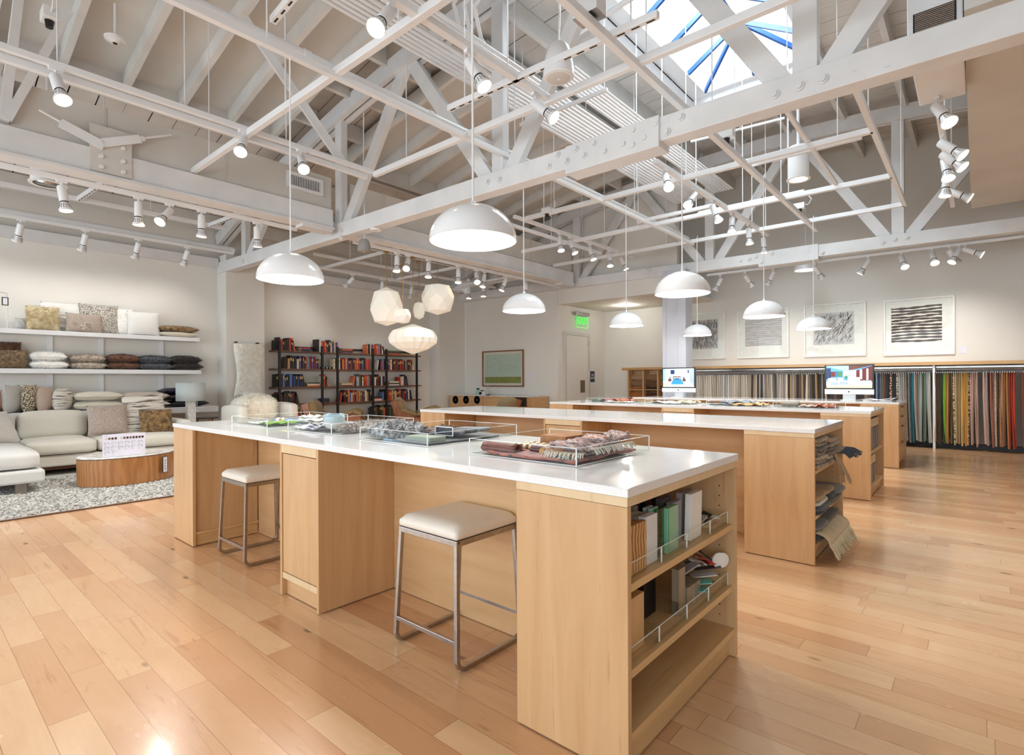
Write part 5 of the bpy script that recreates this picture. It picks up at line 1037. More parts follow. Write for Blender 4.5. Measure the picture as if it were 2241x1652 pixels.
# ---------------------------------------------------------------- pillow wall: shelves, bench, pillows
XW = -11.0
for i, (z, y1) in enumerate(((2.03, 3.70), (1.445, 3.72))):
    tag(MB().box(XW, -10.66, -3, y1, z - .07, z).build('wall_shelf', M['white'], bevel=.004), '%s white floating wall shelf of pillows' % ('upper', 'middle')[i], 'shelf')
tag(MB().box(XW, -10.36, -3, 3.9, .70, .80).build('wall_bench', M['white'], bevel=.004), 'low white bench shelf carrying pillows behind the sofa', 'shelf')
for i, y in enumerate((.42, 1.66, 2.31, 3.18)): tag(MB().box(XW, XW + .03, y - .035, y + .035, .80, 1.965).build('wall_upright', M['white']), 'white wall upright between the pillow shelves, %s from the left' % nth(i), 'bracket')
def pillow(c, w, h, t_, m, label, rz=0, tilt=0, roll_=0, flat=False, fur=0, furL=.03, seed=0, puff=.55, name='throw_pillow', furm=None, lean=None):
    """c = centre; w along y, h up, t_ thick along x before rotation; flat lays it down"""
    k = MB(); N = 16; q = random.Random(seed); ph = q.uniform(0, 6)
    def pt(a_, b_, s):
        x, y = a_ * 2 - 1, b_ * 2 - 1; e = max(0, (1 - abs(x) ** 2.6) * (1 - abs(y) ** 2.6)) ** puff
        pin = 1 - .10 * (1 - abs(x * y)) * 0 ; ex = 1 - .07 * (1 - y * y); ey = 1 - .07 * (1 - x * x)
        return V((s * t_ / 2 * e + .003 * math.sin(7 * x + 5 * y + ph), x * w / 2 * ex ** 0 * (1 - .06 * (1 - abs(y)) ** 0 * 0) * (1 - .05 * (1 - y * y) * (abs(x) > .98)), y * h / 2 * (1 - .05 * (1 - x * x) * (abs(y) > .98))))
    for s in (1, -1): k.grid(lambda a_, b_, s=s: pt(a_, b_, s), N, N)
    bm_rot = Matrix.Rotation(rz, 4, 'Z') @ Matrix.Rotation(tilt, 4, 'Y') @ Matrix.Rotation(roll_, 4, 'X') @ (Matrix.Rotation(PI / 2, 4, 'Y') if flat else Matrix.Identity(4))
    if fur:
        vs = []; fs = []; fl = list(k.f)
        for i in range(int(fur * 1.5)):
            f0 = q.choice(fl); a_, b_, c_, d_ = (V(k.v[j]) for j in f0); p = a_.lerp(b_, q.random()).lerp(d_.lerp(c_, q.random()), q.random())
            nr = V((p.x / (t_ * .5 + .01) * 1.2, p.y / w * 1.2, p.z / h * 1.2)) + V((q.uniform(-.7, .7), q.uniform(-.7, .7), q.uniform(-1.1, .3)))
            d = nr.normalized(); l = furL * q.uniform(.45, 1.0); s_ = d.orthogonal().normalized(); s_.rotate(Quaternion(d, q.uniform(0, 6.28))); w_ = .0022
            j = len(vs); vs += [p - s_ * w_, p + s_ * w_, p + d * l]; fs.append((j, j + 1, j + 2))
        k.add(vs, fs)
    k.xf(Matrix.Translation(c) @ bm_rot)
    t = k.build(name, m, smooth='all'); t.location = (0, 0, 0)
    return tag(t, label, 'pillow')
CRM = fabric('cream_linen', (226, 218, 200), None, 240, mottle=4); WHT = fabric('white_cotton', (238, 237, 234), None, 240, mottle=4); PKB = fabric('blush_linen', (206, 190, 178), None, 240)
STR = NT('striped_weave'); f_ = STR.noise(STR.coord(scale=(2, 2.5, 34)), 1, 4, .65); STR.color(STR.ramp(f_, [(.40, (92, 84, 78)), (.47, (214, 206, 194)), (.7, (232, 228, 218))])); STR.set(.95); STRM = STR.m
STW = NT('white_stripe'); f_ = STW.noise(STW.coord(scale=(1.5, 1.5, 26)), 1, 3, .6); STW.color(STW.ramp(f_, [(.38, (176, 172, 168)), (.46, (228, 226, 222)), (.7, (238, 237, 234))])); STW.set(.95)
LEO = fabric('speckled_weave', (206, 192, 164), (70, 54, 44), 62, kind='spots', stops=[(.44, (66, 52, 44)), (.53, (210, 196, 168))], mottle=2); SPK = fabric('grey_speckle', (200, 194, 184), (120, 112, 104), 70, kind='spots', stops=[(.44, (112, 106, 100)), (.53, (206, 200, 190))], mottle=2)
LEAF = NT('leaf_print'); vo = LEAF.n('ShaderNodeTexVoronoi', feature='DISTANCE_TO_EDGE'); vo.inputs['Scale'].default_value = 9; LEAF.l(LEAF.coord(), vo.inputs[0]); LEAF.color(LEAF.ramp(LEAF.math('SINE', LEAF.math('MULTIPLY', vo.outputs[0], 70)), [(.1, (158, 142, 128)), (.6, (158, 142, 128)), (.8, (206, 196, 186))])); LEAF.set(.9)
SILV = fabric('silver_blush', (190, 174, 162), (150, 132, 122), 90, kind='spots', rough=.6, mottle=10)
FW_ = furmat('white_fur', (252, 251, 248), (236, 233, 228), 30); FC = furmat('cream_fur', (228, 216, 184), (190, 168, 120), 12); FG = furmat('greige_fur', (206, 192, 176), (146, 130, 116), 22); FB_ = furmat('brown_fur', (120, 76, 48), (58, 34, 22), 20); FD = furmat('blue_grey_fur', (96, 100, 108), (40, 42, 50), 22); FK = furmat('dark_brown_fur', (48, 36, 30), (20, 15, 13), 22); FT_ = furmat('tan_fur', (172, 138, 92), (84, 60, 36), 18); FA = furmat('taupe_fur', (168, 142, 108), (100, 80, 58), 26)
BLK = paint('black_satin', (26, 24, 30), .4, 4, 6)
def at(px0, px1, py0, py1, X): A, B = onx((px0 + px1) / 2, py0, X), onx((px0 + px1) / 2, py1, X); L_, R_2 = onx(px0, (py0 + py1) / 2, X), onx(px1, (py0 + py1) / 2, X); return V((X, (L_.y + R_2.y) / 2, (A.z + B.z) / 2)), R_2.y - L_.y, A.z - B.z
UP_ = [((88, 192, 658, 722), -10.90, STW.m, 'large white striped pillow leaning at the back of the upper shelf', 0, .12), ((56, 130, 670, 722), -10.76, FC, 'cream long haired fur pillow at the left of the upper shelf', 2600, .14), ((172, 260, 666, 730), -10.85, SPK, 'grey and cream speckled square pillow on the upper shelf', 0, .15), ((143, 223, 686, 727), -10.74, LEAF.m, 'taupe lumbar pillow with round leaf print on the upper shelf', 0, .12), ((250, 292, 674, 732), -10.87, FW_, 'fluffy ivory pillow standing behind the silvery one on the upper shelf', 800, .14), ((278, 350, 684, 736), -10.78, WHT, 'silvery white square pillow at the right of the upper shelf', 0, .14), ((32, 60, 696, 722), -10.9, pm('grey_lumbar', (196, 194, 190)), 'plain pale grey pillow edge at the far left of the upper shelf', 0, .1)]
for i, (bb, X, m, lab, fu, th) in enumerate(UP_):
    c, w, h = at(*bb, X); c.z = 2.03 + h / 2 + .004; pillow(c, w, h, th, m, lab, tilt=-.12, fur=fu, furL=.045, seed=i)
c, w, h = at(342, 432, 703, 737, -10.82)
pillow((-10.84, c.y, 2.03 + .05), w, .30, .10, CRM, 'flat cream pillow under the tan fur one at the right end of the upper shelf', flat=True, seed=21); pillow((-10.84, c.y, 2.03 + .145), w, .30, .10, FT_, 'mottled tan fur pillow stacked on the cream one, right end of the upper shelf', flat=True, fur=1700, furL=.028, seed=22)
MD = [(62, 150, FW_, 'white'), (150, 233, FG, 'greige'), (230, 307, FB_, 'chestnut brown'), (297, 378, FD, 'blue grey'), (369, 443, FK, 'blackish brown')]
for i, (a_, b_, m, nm) in enumerate(MD):
    c, w, h = at(a_, b_, 765, 806, -10.80); th = (.125, .115, .12, .115, .12)[i]
    pillow((-10.83, c.y, 1.447 + th * .5), w * .95, .31, th, m, 'lower %s fur pillow of its pair on the middle shelf' % nm, flat=True, fur=1800, furL=.034, seed=30 + i)
    pillow((-10.83, c.y - .01, 1.447 + th * 1.5), w * .90, .30, th * 1.1, m if nm != 'chestnut brown' else furmat('chestnut_fur', (132, 84, 56), (64, 38, 26), 22), 'upper %s fur pillow of its pair on the middle shelf' % nm, flat=True, fur=1900, furL=.036, seed=40 + i)
c, w, h = at(-40, 60, 764, 806, -10.80); pillow((-10.8, c.y, 1.445 + h / 2), w, h, .14, FA, 'long haired taupe fur pillow standing at the left of the middle shelf', tilt=-.1, fur=2200, furL=.04, seed=51)
c, w, h = at(-30, 48, 737, 766, -10.84); pillow((-10.88, c.y, 1.445 + .32), w, .16, .16, FB_, 'brown fur pillow on top of the taupe fur one, left edge', fur=900, furL=.03, seed=52)
BN_ = [((6, 48, 845, 905), WHT if False else fabric('grey_linen', (196, 192, 186), (168, 164, 158), 200), 'pale grey linen pillow standing edge-on on the bench, left', 0, .95), ((42, 66, 845, 900), SPK, 'grey speckled pillow edge behind the leopard one on the bench', 0, .8), ((50, 83, 846, 905), LEO, 'black and tan speckled pillow standing on the bench', 0, .95), ((82, 116, 852, 906), pm('blush_satin', (190, 168, 152), .35), 'blush satin pillow standing on the bench', 0, .95), ((115, 156, 857, 906), STRM, 'cream pillow with dark broken stripes standing on the bench', 0, .95), ((-30, 8, 855, 905), pm('rose_satin', (190, 150, 130), .4), 'rose tan pillow cut by the left edge on the bench', 0, .9)]
for i, (bb, m, lab, fu, pf) in enumerate(BN_):
    X = -10.62 if i != 1 else -10.8; c, w, h = at(*bb, X); h = max(h, .30); pillow((X, c.y, .80 + h / 2 + .0), .36, h * 1.04, w * 1.1, m, lab, rz=PI / 2 - .55, seed=60 + i, puff=.75)
def flatp(bb, X, z, th, m, lab, seed, d=.42, fu=0): c, w, h = at(*bb, X); return pillow((X, c.y, z), w, d, th, m, lab, flat=True, seed=seed, fur=fu, puff=.45)
flatp((156, 268, 885, 905), -10.6, .80 + .075, .15, CRM, 'lower cream pillow of the stacked pair on the bench', 71); flatp((158, 264, 860, 886), -10.6, .80 + .215, .15, CRM, 'upper cream pillow of the stacked pair on the bench', 72)
flatp((262, 365, 884, 906), -10.6, .80 + .07, .14, STRM, 'striped pillow under the blush one on the bench', 73); flatp((262, 364, 858, 888), -10.6, .80 + .20, .14, PKB, 'blush linen pillow stacked on the bench', 74)
flatp((360, 450, 888, 906), -10.62, .80 + .06, .12, BLK, 'lower black satin pillow stacked on the bench behind the lamp', 75); flatp((352, 440, 872, 888), -10.62, .80 + .175, .12, BLK, 'middle black satin pillow stacked on the bench behind the lamp', 76); flatp((350, 436, 858, 874), -10.64, .80 + .28, .11, pm('navy_satin', (34, 34, 50), .4), 'navy satin pillow on top of the black stack behind the lamp', 77)
# pillows on the sofa
c, w, h = at(190, 280, 900, 966, -9.55); pillow((-9.55, c.y, .475 + h / 2), w, h, .17, SILV, 'silvery blush square pillow leaning on the sofa back', tilt=-.22, seed=81)
c, w, h = at(273, 366, 884, 966, -9.62); pillow((-9.66, c.y, .475 + h / 2), w, h, .17, STRM, 'large cream pillow with broken grey stripes on the sofa', tilt=-.2, roll_=.1, seed=82)
c, w, h = at(306, 378, 907, 958, -9.4); pillow((-9.42, c.y, .475 + h / 2), w, h, .16, FT_, 'brown fur pillow at the right end of the sofa', tilt=-.25, fur=2600, furL=.03, seed=83)
pillow((-9.35, .86, .475 + .20), .48, .46, .16, fabric('white_textured', (222, 218, 212), (196, 190, 184), 120, mottle=3), 'white textured pillow leaning back on the chaise', tilt=-.55, rz=.5, seed=84); pillow((-8.95, .62, .475 + .15), .40, .34, .14, LEO, 'black and tan speckled pillow on the chaise at the left edge', tilt=-.6, rz=.5, seed=85)
# upper-left hanging sign frame, lamp shade edge at the left border
p = onx(12, 660, -10.7); t = thing('sign_holder', 'small black framed sign on a thin pole at the left end of the upper shelf', 'sign', (-10.72, p.y, 2.03)); c, w, h = at(4, 19, 650, 668, -10.7)
MB().box(-10.72, -10.715, c.y - w / 2, c.y + w / 2, c.z - h / 2, c.z + h / 2).build('frame', M['black'], t); MB().box(-10.714, -10.712, c.y - w / 2 + .012, c.y + w / 2 - .012, c.z - h / 2 + .012, c.z + h / 2 - .012).build('card', pm('white_card', (222, 222, 232)), t); MB().tube([(-10.717, c.y + w * .35, 2.03), (-10.717, c.y + w * .35, c.z - h / 2)], .004, 6).build('pole', M['steel'], t)
MB().tube([(-10.717, c.y + w * .3, c.z + h / 2), (-10.717, c.y + w * .25, c.z + h / 2 + .06), (-10.717, c.y - w, c.z + h / 2 + .07)], .004, 6).build('hook', M['steel'], t)
# ---------------------------------------------------------------- table lamp, side tables, sheepskin, fur chair
et = thing('end_table', 'white end table carrying the marble lamp beside the sofa', 'side table', (-9.85, 3.26, 0)); MB().box(-10.1, -9.6, 3.10, 3.42, .52, .56).build('top', M['white'], et, bevel=.004)
for x in (-10.08, -9.62):
    for y in (3.12, 3.40): MB().box(x - .015, x + .015, y - .015, y + .015, 0, .52).build('leg', M['steel'], et)
A = onx(417, 838, -9.8); Bq = onx(417, 877, -9.8); ly = A.y; hw = (onx(448, 858, -9.8).y - onx(387, 858, -9.8).y) / 2

lp = thing('table_lamp', 'table lamp with grey white drum shade and marble column beside the sofa', 'lamp', (-9.8, ly, .56)); SHD = fabric('lamp_shade_linen', (196, 204, 204), None, 260, mottle=3)
MB().lathe_open([(hw, Bq.z), (hw, A.z)], (-9.8, ly, 0), 40).build('shade', SHD, lp, smooth='all', solid=.004); MB().box(-9.86, -9.74, ly - .06, ly + .06, .56, Bq.z + .02).build('column', MAR.m, lp, bevel=.003); MB().tube([(-9.8, ly, Bq.z), (-9.8, ly, A.z + .01)], .008, 8).build('rod', M['steel'], lp); MB().lathe([(.0, A.z), (.012, A.z + .006), (.008, A.z + .025), (.0, A.z + .03)], (-9.8, ly, 0), 12).build('finial', M['chrome'], lp)
MB().tube([(-9.75, ly + .08, Bq.z), (-9.75, ly + .08, Bq.z - .09)], .002, 5).build('pull_chain', M['chrome'], lp)
p = onx(452, 913, -9.9); st_ = thing('side_table', 'small round black topped side table with wooden legs', 'side table', (-9.9, p.y, 0)); MB().lathe([(.0, p.z - .03), (.17, p.z - .02), (.19, p.z - .006), (.19, p.z), (.0, p.z)], (-9.9, p.y, 0), 32).build('top', pm('dark_wood', (60, 46, 42), .3), st_, smooth=True)
for i in range(3): a_ = 2 * PI * i / 3; MB().tube([(-9.9 + .13 * math.cos(a_), p.y + .13 * math.sin(a_), p.z - .02), (-9.9 + .2 * math.cos(a_), p.y + .2 * math.sin(a_), 0)], .014, 8).build('leg', M['oak'], st_)
sk = thing('sheepskin', 'long ivory sheepskin hanging from two black pegs on the wall pilaster', 'sheepskin', (-10.55, 4.5, .98)); TL, TR = onx(515, 752, -10.52), onx(576, 752, -10.52); BL, BR = onx(508, 866, -10.52), onx(582, 862, -10.52)
k = MB(); q = random.Random(4); N = 20
def skin(u, v):
    e = .03 * math.sin(6 * v + 1) * (1 if u > .5 else -1) * abs(u - .5) * 2; Y = TL.y + (TR.y - TL.y) * u * (1 - .08 * v) + e; Z = TL.z + (BL.z - TL.z) * v + .03 * math.sin(9 * u) * v; return V((-10.53 + .07 * (1 - (2 * u - 1) ** 2) ** .5 + .02 * math.sin(5 * v + 4 * u), Y, Z))
k.grid(skin, N, N); fl = list(k.f); vs = []; fs = []
for i in range(3000):
    f0 = q.choice(fl); a_, b_, c_, d_ = (V(k.v[j]) for j in f0); p = a_.lerp(b_, q.random()).lerp(d_.lerp(c_, q.random()), q.random()); d = (V((.35, q.uniform(-.6, .6), q.uniform(-1.3, -.1)))).normalized(); l = q.uniform(.03, .06); s_ = d.orthogonal().normalized() * .005; j = len(vs); vs += [p - s_, p + s_, p + d * l]; fs.append((j, j + 1, j + 2))
k.add(vs, fs); k.build('fleece', furmat('ivory_fleece', (253, 251, 244), (236, 231, 220), 16), sk, smooth='all')
for yy in (TL.y + .02, TR.y - .1): MB().cyl((-10.6, yy, TL.z + .03), (-10.50, yy, TL.z + .03), .014, n=10).build('peg', M['black'], sk)
MB().box(-10.445, -10.44, TL.y + .08, TL.y + .15, TL.z - .22, TL.z - .185).build('tag', pm('white_card', (222, 222, 232)), sk)
wc = thing('armchair', 'white armchair covered by an ivory sheepskin before the hanging sheepskin', 'armchair', (-9.25, 4.05, 0)); WL = fabric('white_boucle', (230, 226, 216), None, 150, mottle=3)
yl, yr = onx(492, 880, -9.3).y, onx(621, 880, -9.3).y
cush(-9.55, -9.15, yl + .14, yr - .16, .38, .96, .03, 90).build('backrest', WL, wc, smooth='all'); cush(-9.5, -8.75, yl, yl + .16, .25, .84, .02, 91).build('arm', WL, wc, smooth='all'); cush(-9.5, -8.75, yr - .17, yr, .25, .86, .02, 92).build('arm', WL, wc, smooth='all'); cush(-9.4, -8.72, yl + .12, yr - .14, .26, .47, .03, 93).build('seat', WL, wc, smooth='all')
for x in (-9.42, -8.85):
    for y in (yl + .08, yr - .08): MB().cyl((x, y, 0), (x, y, .28), .018, .024, 10).build('leg', M['walnut_z'], wc)
tag(furpiece(MB(), -9.52, -9.02, yl + .2, yr - .22, .52, 1.0, 4200, .05, 95, .005).build('sheepskin_throw', furmat('ivory_fleece_b', (252, 249, 238), (238, 230, 212), 14)), 'ivory sheepskin draped over the back of the white armchair', 'sheepskin')
# ---------------------------------------------------------------- tan lounge chairs with walnut shells
TANF = fabric('olive_tan_boucle', (150, 126, 86), (112, 92, 60), 160, mottle=6)
def lounge(loc, rz, label):
    t = thing('lounge_chair', label, 'armchair', loc, 'tan lounge chairs', rz)          # local: faces +x
    cush(-.40, -.20, -.34, .34, .40, .87, .05, 1).xf(Matrix.Translation((-.3, 0, .4)) @ Matrix.Rotation(-.20, 4, 'Y') @ Matrix.Translation((.3, 0, -.4))).build('backrest', TANF, t, local=True, smooth='all')
    cush(-.30, .36, -.29, .29, .30, .45, .04, 2).build('seat', TANF, t, local=True, smooth='all')
    MB().prism([(-.56, .86), (-.44, .90), (-.28, .28), (-.36, .24)], lambda p: V((p[0] + .02, -.35, p[1] - .03)), lambda p: V((p[0] + .02, .35, p[1] - .03))).build('back_shell', M['walnut_z'], t, local=True, bevel=.01)
    for s in (-1, 1):
        MB().prism([(-.34, .26), (.40, .26), (.46, .62), (.34, .66), (-.02, .52), (-.30, .66), (-.44, .74)], lambda p, s=s: V((p[0], s * .36, p[1])), lambda p, s=s: V((p[0], s * .385, p[1]))).build('side_shell', M['walnut_z'], t, local=True, bevel=.006)
        k = MB(); pts = [(-.34, .66), (-.05, .56), (.34, .69), (.46, .645)]
        for (a, za), (b, zb) in zip(pts, pts[1:]): blob(k, -abs(b - a) / 2 - .02, abs(b - a) / 2 + .02, -.06, .06, -.035, .035, .002, 3, 12, 8, .6); 
        n_ = len(k.v) // 3
        for j, ((a, za), (b, zb)) in enumerate(zip(pts, pts[1:])):
            an = math.atan2(zb - za, b - a); R3 = Matrix.Translation(((a + b) / 2, s * .355, (za + zb) / 2 + .02)) @ Matrix.Rotation(-an, 4, 'Y')
            for i in range(j * n_, (j + 1) * n_): k.v[i] = tuple(R3 @ V(k.v[i]))
        k.build('arm_pad', TANF, t, local=True, smooth='all')
        for x in (-.28, .34): MB().cyl((x, s * .33, .28), (x + (.05 if x > 0 else -.06), s * .35, 0), .022, .013, 10).build('leg', M['walnut_z'], t, local=True)
    return t
p = onx(712, 885, -8.9); l1 = lounge((-8.75, p.y + .12, 0), math.radians(52), 'tan upholstered lounge chair with walnut shell, left one before the bookshelf')
p = onx(895, 880, -8.6); dup(l1, (-8.45, p.y + .12, 0), 'tan upholstered lounge chair with walnut shell, right one beside the lantern cluster', math.radians(52))
p = ony(1085, 880, 8.6); dup(l1, (p.x - .05, 8.55, -.03), 'tan lounge chair with only its back showing in front of the credenza', math.radians(250))
# ---------------------------------------------------------------- wall bookshelf and its books
bs = thing('bookshelf', 'wide wall bookshelf with black uprights and thin walnut shelves', 'bookshelf', (-10.85, 6.95, 0)); YU = [5.19, 6.13, 6.50, 7.42, 7.80, 8.72]; ZSH = [1.865, 1.497, 1.122, .765, .39]
for y in YU: MB().box(-10.72, -10.68, y - .022, y + .022, 0, 2.04 if y < 6 else 1.99).build('upright', M['black'], bs)
for z in ZSH: MB().box(-10.98, -10.70, 5.10, 8.86, z - .028, z).build('shelf', M['walnut'], bs, bevel=.002)
for a, b in zip(YU, YU[1:]): MB().box(-10.98, -10.96, a, b, 1.935, 1.975).build('back_rail', M['black'], bs)
BCOL = [('red', (170, 44, 38)), ('orange red', (206, 84, 52)), ('black', (30, 26, 26)), ('dark brown', (62, 42, 34)), ('cream', (216, 204, 176)), ('black', (36, 32, 34)), ('maroon', (112, 30, 32)), ('orange', (214, 110, 70)), ('tan', (178, 142, 96)), ('charcoal', (54, 52, 54)), ('red', (186, 54, 46)), ('white', (222, 218, 210)), ('purple', (90, 66, 116)), ('olive', (92, 92, 60)), ('steel blue', (96, 126, 168)), ('black', (28, 26, 30))]
BLUES = [('dark blue', (40, 56, 104)), ('black', (30, 28, 34)), ('blue', (84, 116, 172)), ('charcoal', (50, 50, 58)), ('light blue', (130, 160, 200)), ('orange', (206, 96, 60)), ('brown', (70, 52, 42))]
BM = {}
def bookmat(n, c):
    if n + str(c) not in BM:
        k = NT('book_' + n); f_ = k.noise(k.coord(scale=(3, 12, 26)), 3, 2, .5); k.color(k.ramp(f_, [(.60, c), (.66, tuple(min(255, int(x * .5 + 100)) for x in c)), (.70, c)])); k.set(.5); BM[n + str(c)] = k.m
    return BM[n + str(c)]
PAGES = pm('book_pages', (206, 192, 164), .8)
bq = random.Random(3)
def books(tier, px0, px1, where, pal=BCOL, leanl=False, leanr=True, hmin=.20, hmax=.275, start=0):
    z = ZSH[tier]; y = onx(px0, 800, -10.78).y; y1 = onx(px1, 800, -10.78).y; j = 0; tn = ('top', 'second', 'third', 'fourth', 'lowest')[tier]
    while y < y1 - .015:
        n, c = pal[(j * 7 + start + bq.randint(0, 3)) % len(pal)]; w = bq.uniform(.028, .052); h = bq.uniform(hmin, hmax); d = bq.uniform(.15, .2); last = y + w >= y1 - .015; lean = (.22 if (last and leanr) else (-.2 if j == 0 and leanl else 0)); x1 = -10.735
        t = thing('book', '%s book, %s %s, %s bookshelf tier' % (n, nth(j), where, tn), 'book', (x1, y, z), 'books %s on the %s tier' % (where, tn))
        L = Matrix.Translation((x1, y, z)) @ Matrix.Rotation(lean, 4, 'X'); off = h * math.sin(abs(lean)) if lean > 0 else 0
        if lean > 0: L = Matrix.Translation((x1, y + .01, z)) @ Matrix.Translation((0, w, 0)) @ Matrix.Rotation(.22, 4, 'X') @ Matrix.Translation((0, -w, 0))
        if lean < 0: L = Matrix.Translation((x1, y - .0, z)) @ Matrix.Rotation(-.16, 4, 'X')
        k = MB(); k.box(-.003, 0, 0, w, 0, h); k.box(-d, 0, 0, .003, 0, h); k.box(-d, 0, w - .003, w, 0, h); k.xf(L).build('cover', bookmat(n, c), t); MB().box(-d + .004, -.004, .003, w - .003, .003, h - .004).xf(L).build('pages', PAGES, t)
        if bq.random() < .4 and not lean: MB().box(0, .0012, w * .2, w * .8, h * .6, h * .82).xf(L).build('title_panel', pm('gilt', (206, 172, 108)), t)
        y += w + .0015; j += 1
        if lean < 0: y += .05
def stack(tier, px0, px1, n, cols, where):
    z = ZSH[tier]; y0 = onx(px0, 800, -10.8).y; y1 = onx(px1, 800, -10.8).y; tn = ('top', 'second', 'third', 'fourth', 'lowest')[tier]
    for j in range(n):
        nm, c = cols[j % len(cols)]; h = bq.uniform(.022, .036); a = bq.uniform(0, .03); t = thing('book', 'flat %s book, %s up the stack %s, %s bookshelf tier' % (nm, nth(j), where, tn), 'book', (-10.75, y0, z), 'flat books %s on the %s tier' % (where, tn))
        MB().box(-10.95, -10.755, y0 + .003 + a, y1 - a, z + .003, z + h - .003).build('pages', PAGES, t); k = MB(); k.box(-10.955, -10.75, y0 + a, y1 - a, z, z + .003); k.box(-10.955, -10.75, y0 + a, y1 - a, z + h - .003, z + h); k.box(-10.7515, -10.7485, y0 + a, y1 - a, z, z + h); k.build('cover', bookmat(nm, c), t); z += h + .0005
C2 = lambda *n: [next(x for x in BCOL + BLUES if x[0] == q) for q in n]
books(0, 602, 645, 'at the left end', [('sky blue', (88, 140, 190)), ('black', (30, 26, 26)), ('yellow', (222, 188, 96)), ('red', (176, 52, 44)), ('black', (36, 30, 30)), ('orange', (206, 96, 66))], start=0); stack(0, 655, 679, 3, C2('black', 'dark blue', 'red'), 'beside the left books'); books(0, 692, 734, 'over the second upright', start=3, leanr=False); stack(0, 745, 771, 3, C2('purple', 'brown', 'orange red'), 'in the middle'); books(0, 800, 838, 'right of centre', start=5); stack(0, 847, 872, 3, C2('orange red', 'charcoal', 'olive'), 'near the right end'); stack(0, 874, 896, 2, C2('tan', 'olive'), 'at the right end')
books(1, 618, 696, 'in the left bay', start=1, leanl=True, leanr=False); books(1, 727, 807, 'in the middle bay', start=4, leanr=False); books(1, 822, 902, 'in the right bay', start=9, leanl=True)
books(2, 602, 664, 'in the left bay', BLUES); stack(2, 669, 699, 3, C2('orange', 'cream', 'black'), 'left of the second upright'); books(2, 701, 718, 'right of the second upright', start=2); stack(2, 744, 771, 3, C2('maroon', 'cream', 'tan'), 'left of centre'); books(2, 769, 840, 'right of centre', start=6, leanl=True, leanr=False); stack(2, 848, 876, 3, C2('white', 'brown', 'cream'), 'near the right end'); books(2, 872, 890, 'at the right end', start=13)
books(3, 602, 648, 'in the left bay', C2('black', 'dark brown', 'charcoal', 'maroon', 'red', 'black'), start=0); stack(3, 692, 719, 3, C2('charcoal', 'black', 'dark blue'), 'at the second upright'); books(3, 740, 808, 'in the middle bay', start=8, leanl=True, leanr=False); stack(3, 813, 837, 3, C2('white', 'orange', 'black'), 'in the narrow bay'); books(3, 834, 899, 'in the right bay', start=11)
books(4, 620, 676, 'in the left bay', C2('maroon', 'black', 'red', 'dark brown', 'tan')); books(4, 812, 884, 'in the right bay', C2('black', 'olive', 'dark brown', 'charcoal', 'orange'))
z = ZSH[1]; y = onx(702, 780, -10.8).y
t = thing('hanging_ornament', 'white cylinder ornament hanging in the narrow bay of the bookshelf', 'ornament', (-10.8, y, z + .10)); MB().lathe([(.0, .10), (.022, .10), (.022, .30), (.0, .30)], (-10.8, y, z), 16).build('body', pm('bone', (214, 210, 198)), t, smooth=True); MB().cyl((-10.8, y, z + .30), (-10.8, y, z + .34), .014, n=10).build('cap', M['black'], t)
for j in range(4): yy = onx(706 + 7 * j, 800, -10.8).y; t = thing('camera', 'small vintage style camera, %s from the left in the narrow bay of the second tier' % nth(j), 'camera', (-10.8, yy, z), 'small cameras on the bookshelf'); MB().box(-10.85, -10.78, yy - .033, yy + .033, z, z + .055).build('body', M['dark'], t, bevel=.004); MB().cyl((-10.78, yy, z + .028), (-10.75, yy, z + .028), .018, n=12).build('lens', M['steel'], t)
# ---------------------------------------------------------------- credenza, bird picture, door, exit sign
cr = thing('credenza', 'long maple credenza with three round speakers and a dark open niche', 'credenza', (-9.5, 9.98, 0)); cl, crr, cz = -10.52, -7.75, .845
MB().box(cl, crr, 9.66, 10.3, .12, cz).build('body', M['maple_x'], cr, bevel=.003); MB().box(cl - .005, crr + .005, 9.64, 10.31, cz, cz + .012).build('top', M['white'], cr)
for i, px in enumerate((997, 1020, 1044)):
    p = ony(px, 875, 9.66); k = MB(); k.lathe([(.105, 0), (.10, .012), (.085, .006)], (0, 0, 0), 32); k.xf(Matrix.Translation((p.x, 9.66, p.z)) @ Matrix.Rotation(PI / 2, 4, 'X')); sp = k.build('speaker', M['dark'], cr, smooth=True); k = MB(); k.lathe([(.085, .004), (.05, -.0), (.03, .012), (.0, .016)], (0, 0, 0), 28); k.xf(Matrix.Translation((p.x, 9.658, p.z)) @ Matrix.Rotation(PI / 2, 4, 'X')); k.build('cone', M['void'], sp, smooth=True)
a, b = ony(1112, 870, 9.66), ony(1152, 890, 9.66); MB().box(a.x, b.x, 9.655, 9.67, b.z, a.z + .0).build('niche', M['void'], cr)
k = MB()
for q in ((a.x - .015, b.x + .015, a.z, a.z + .015), (a.x - .015, a.x, b.z, a.z), (b.x, b.x + .015, b.z, a.z)): k.box(q[0], q[1], 9.648, 9.67, q[2], q[3])
k.build('niche_frame', M['walnut'], cr); MB().box(a.x + .05, b.x - .04, 9.652, 9.656, b.z + .02, b.z + .1).build('amplifier_front', M['dark'], cr)
for x in (ony(1057, 880, 9.66).x, ony(1153, 880, 9.66).x): MB().box(x - .002, x + .002, 9.657, 9.66, .14, cz).build('door_gap', M['void'], cr)
def ornament(px, n, label, parts):
    p = ony(px, 860, 9.9); t = thing(n, label, 'ornament', (p.x, 9.9, cz + .0125)); parts(t, p.x, 9.9, cz + .0125); return t
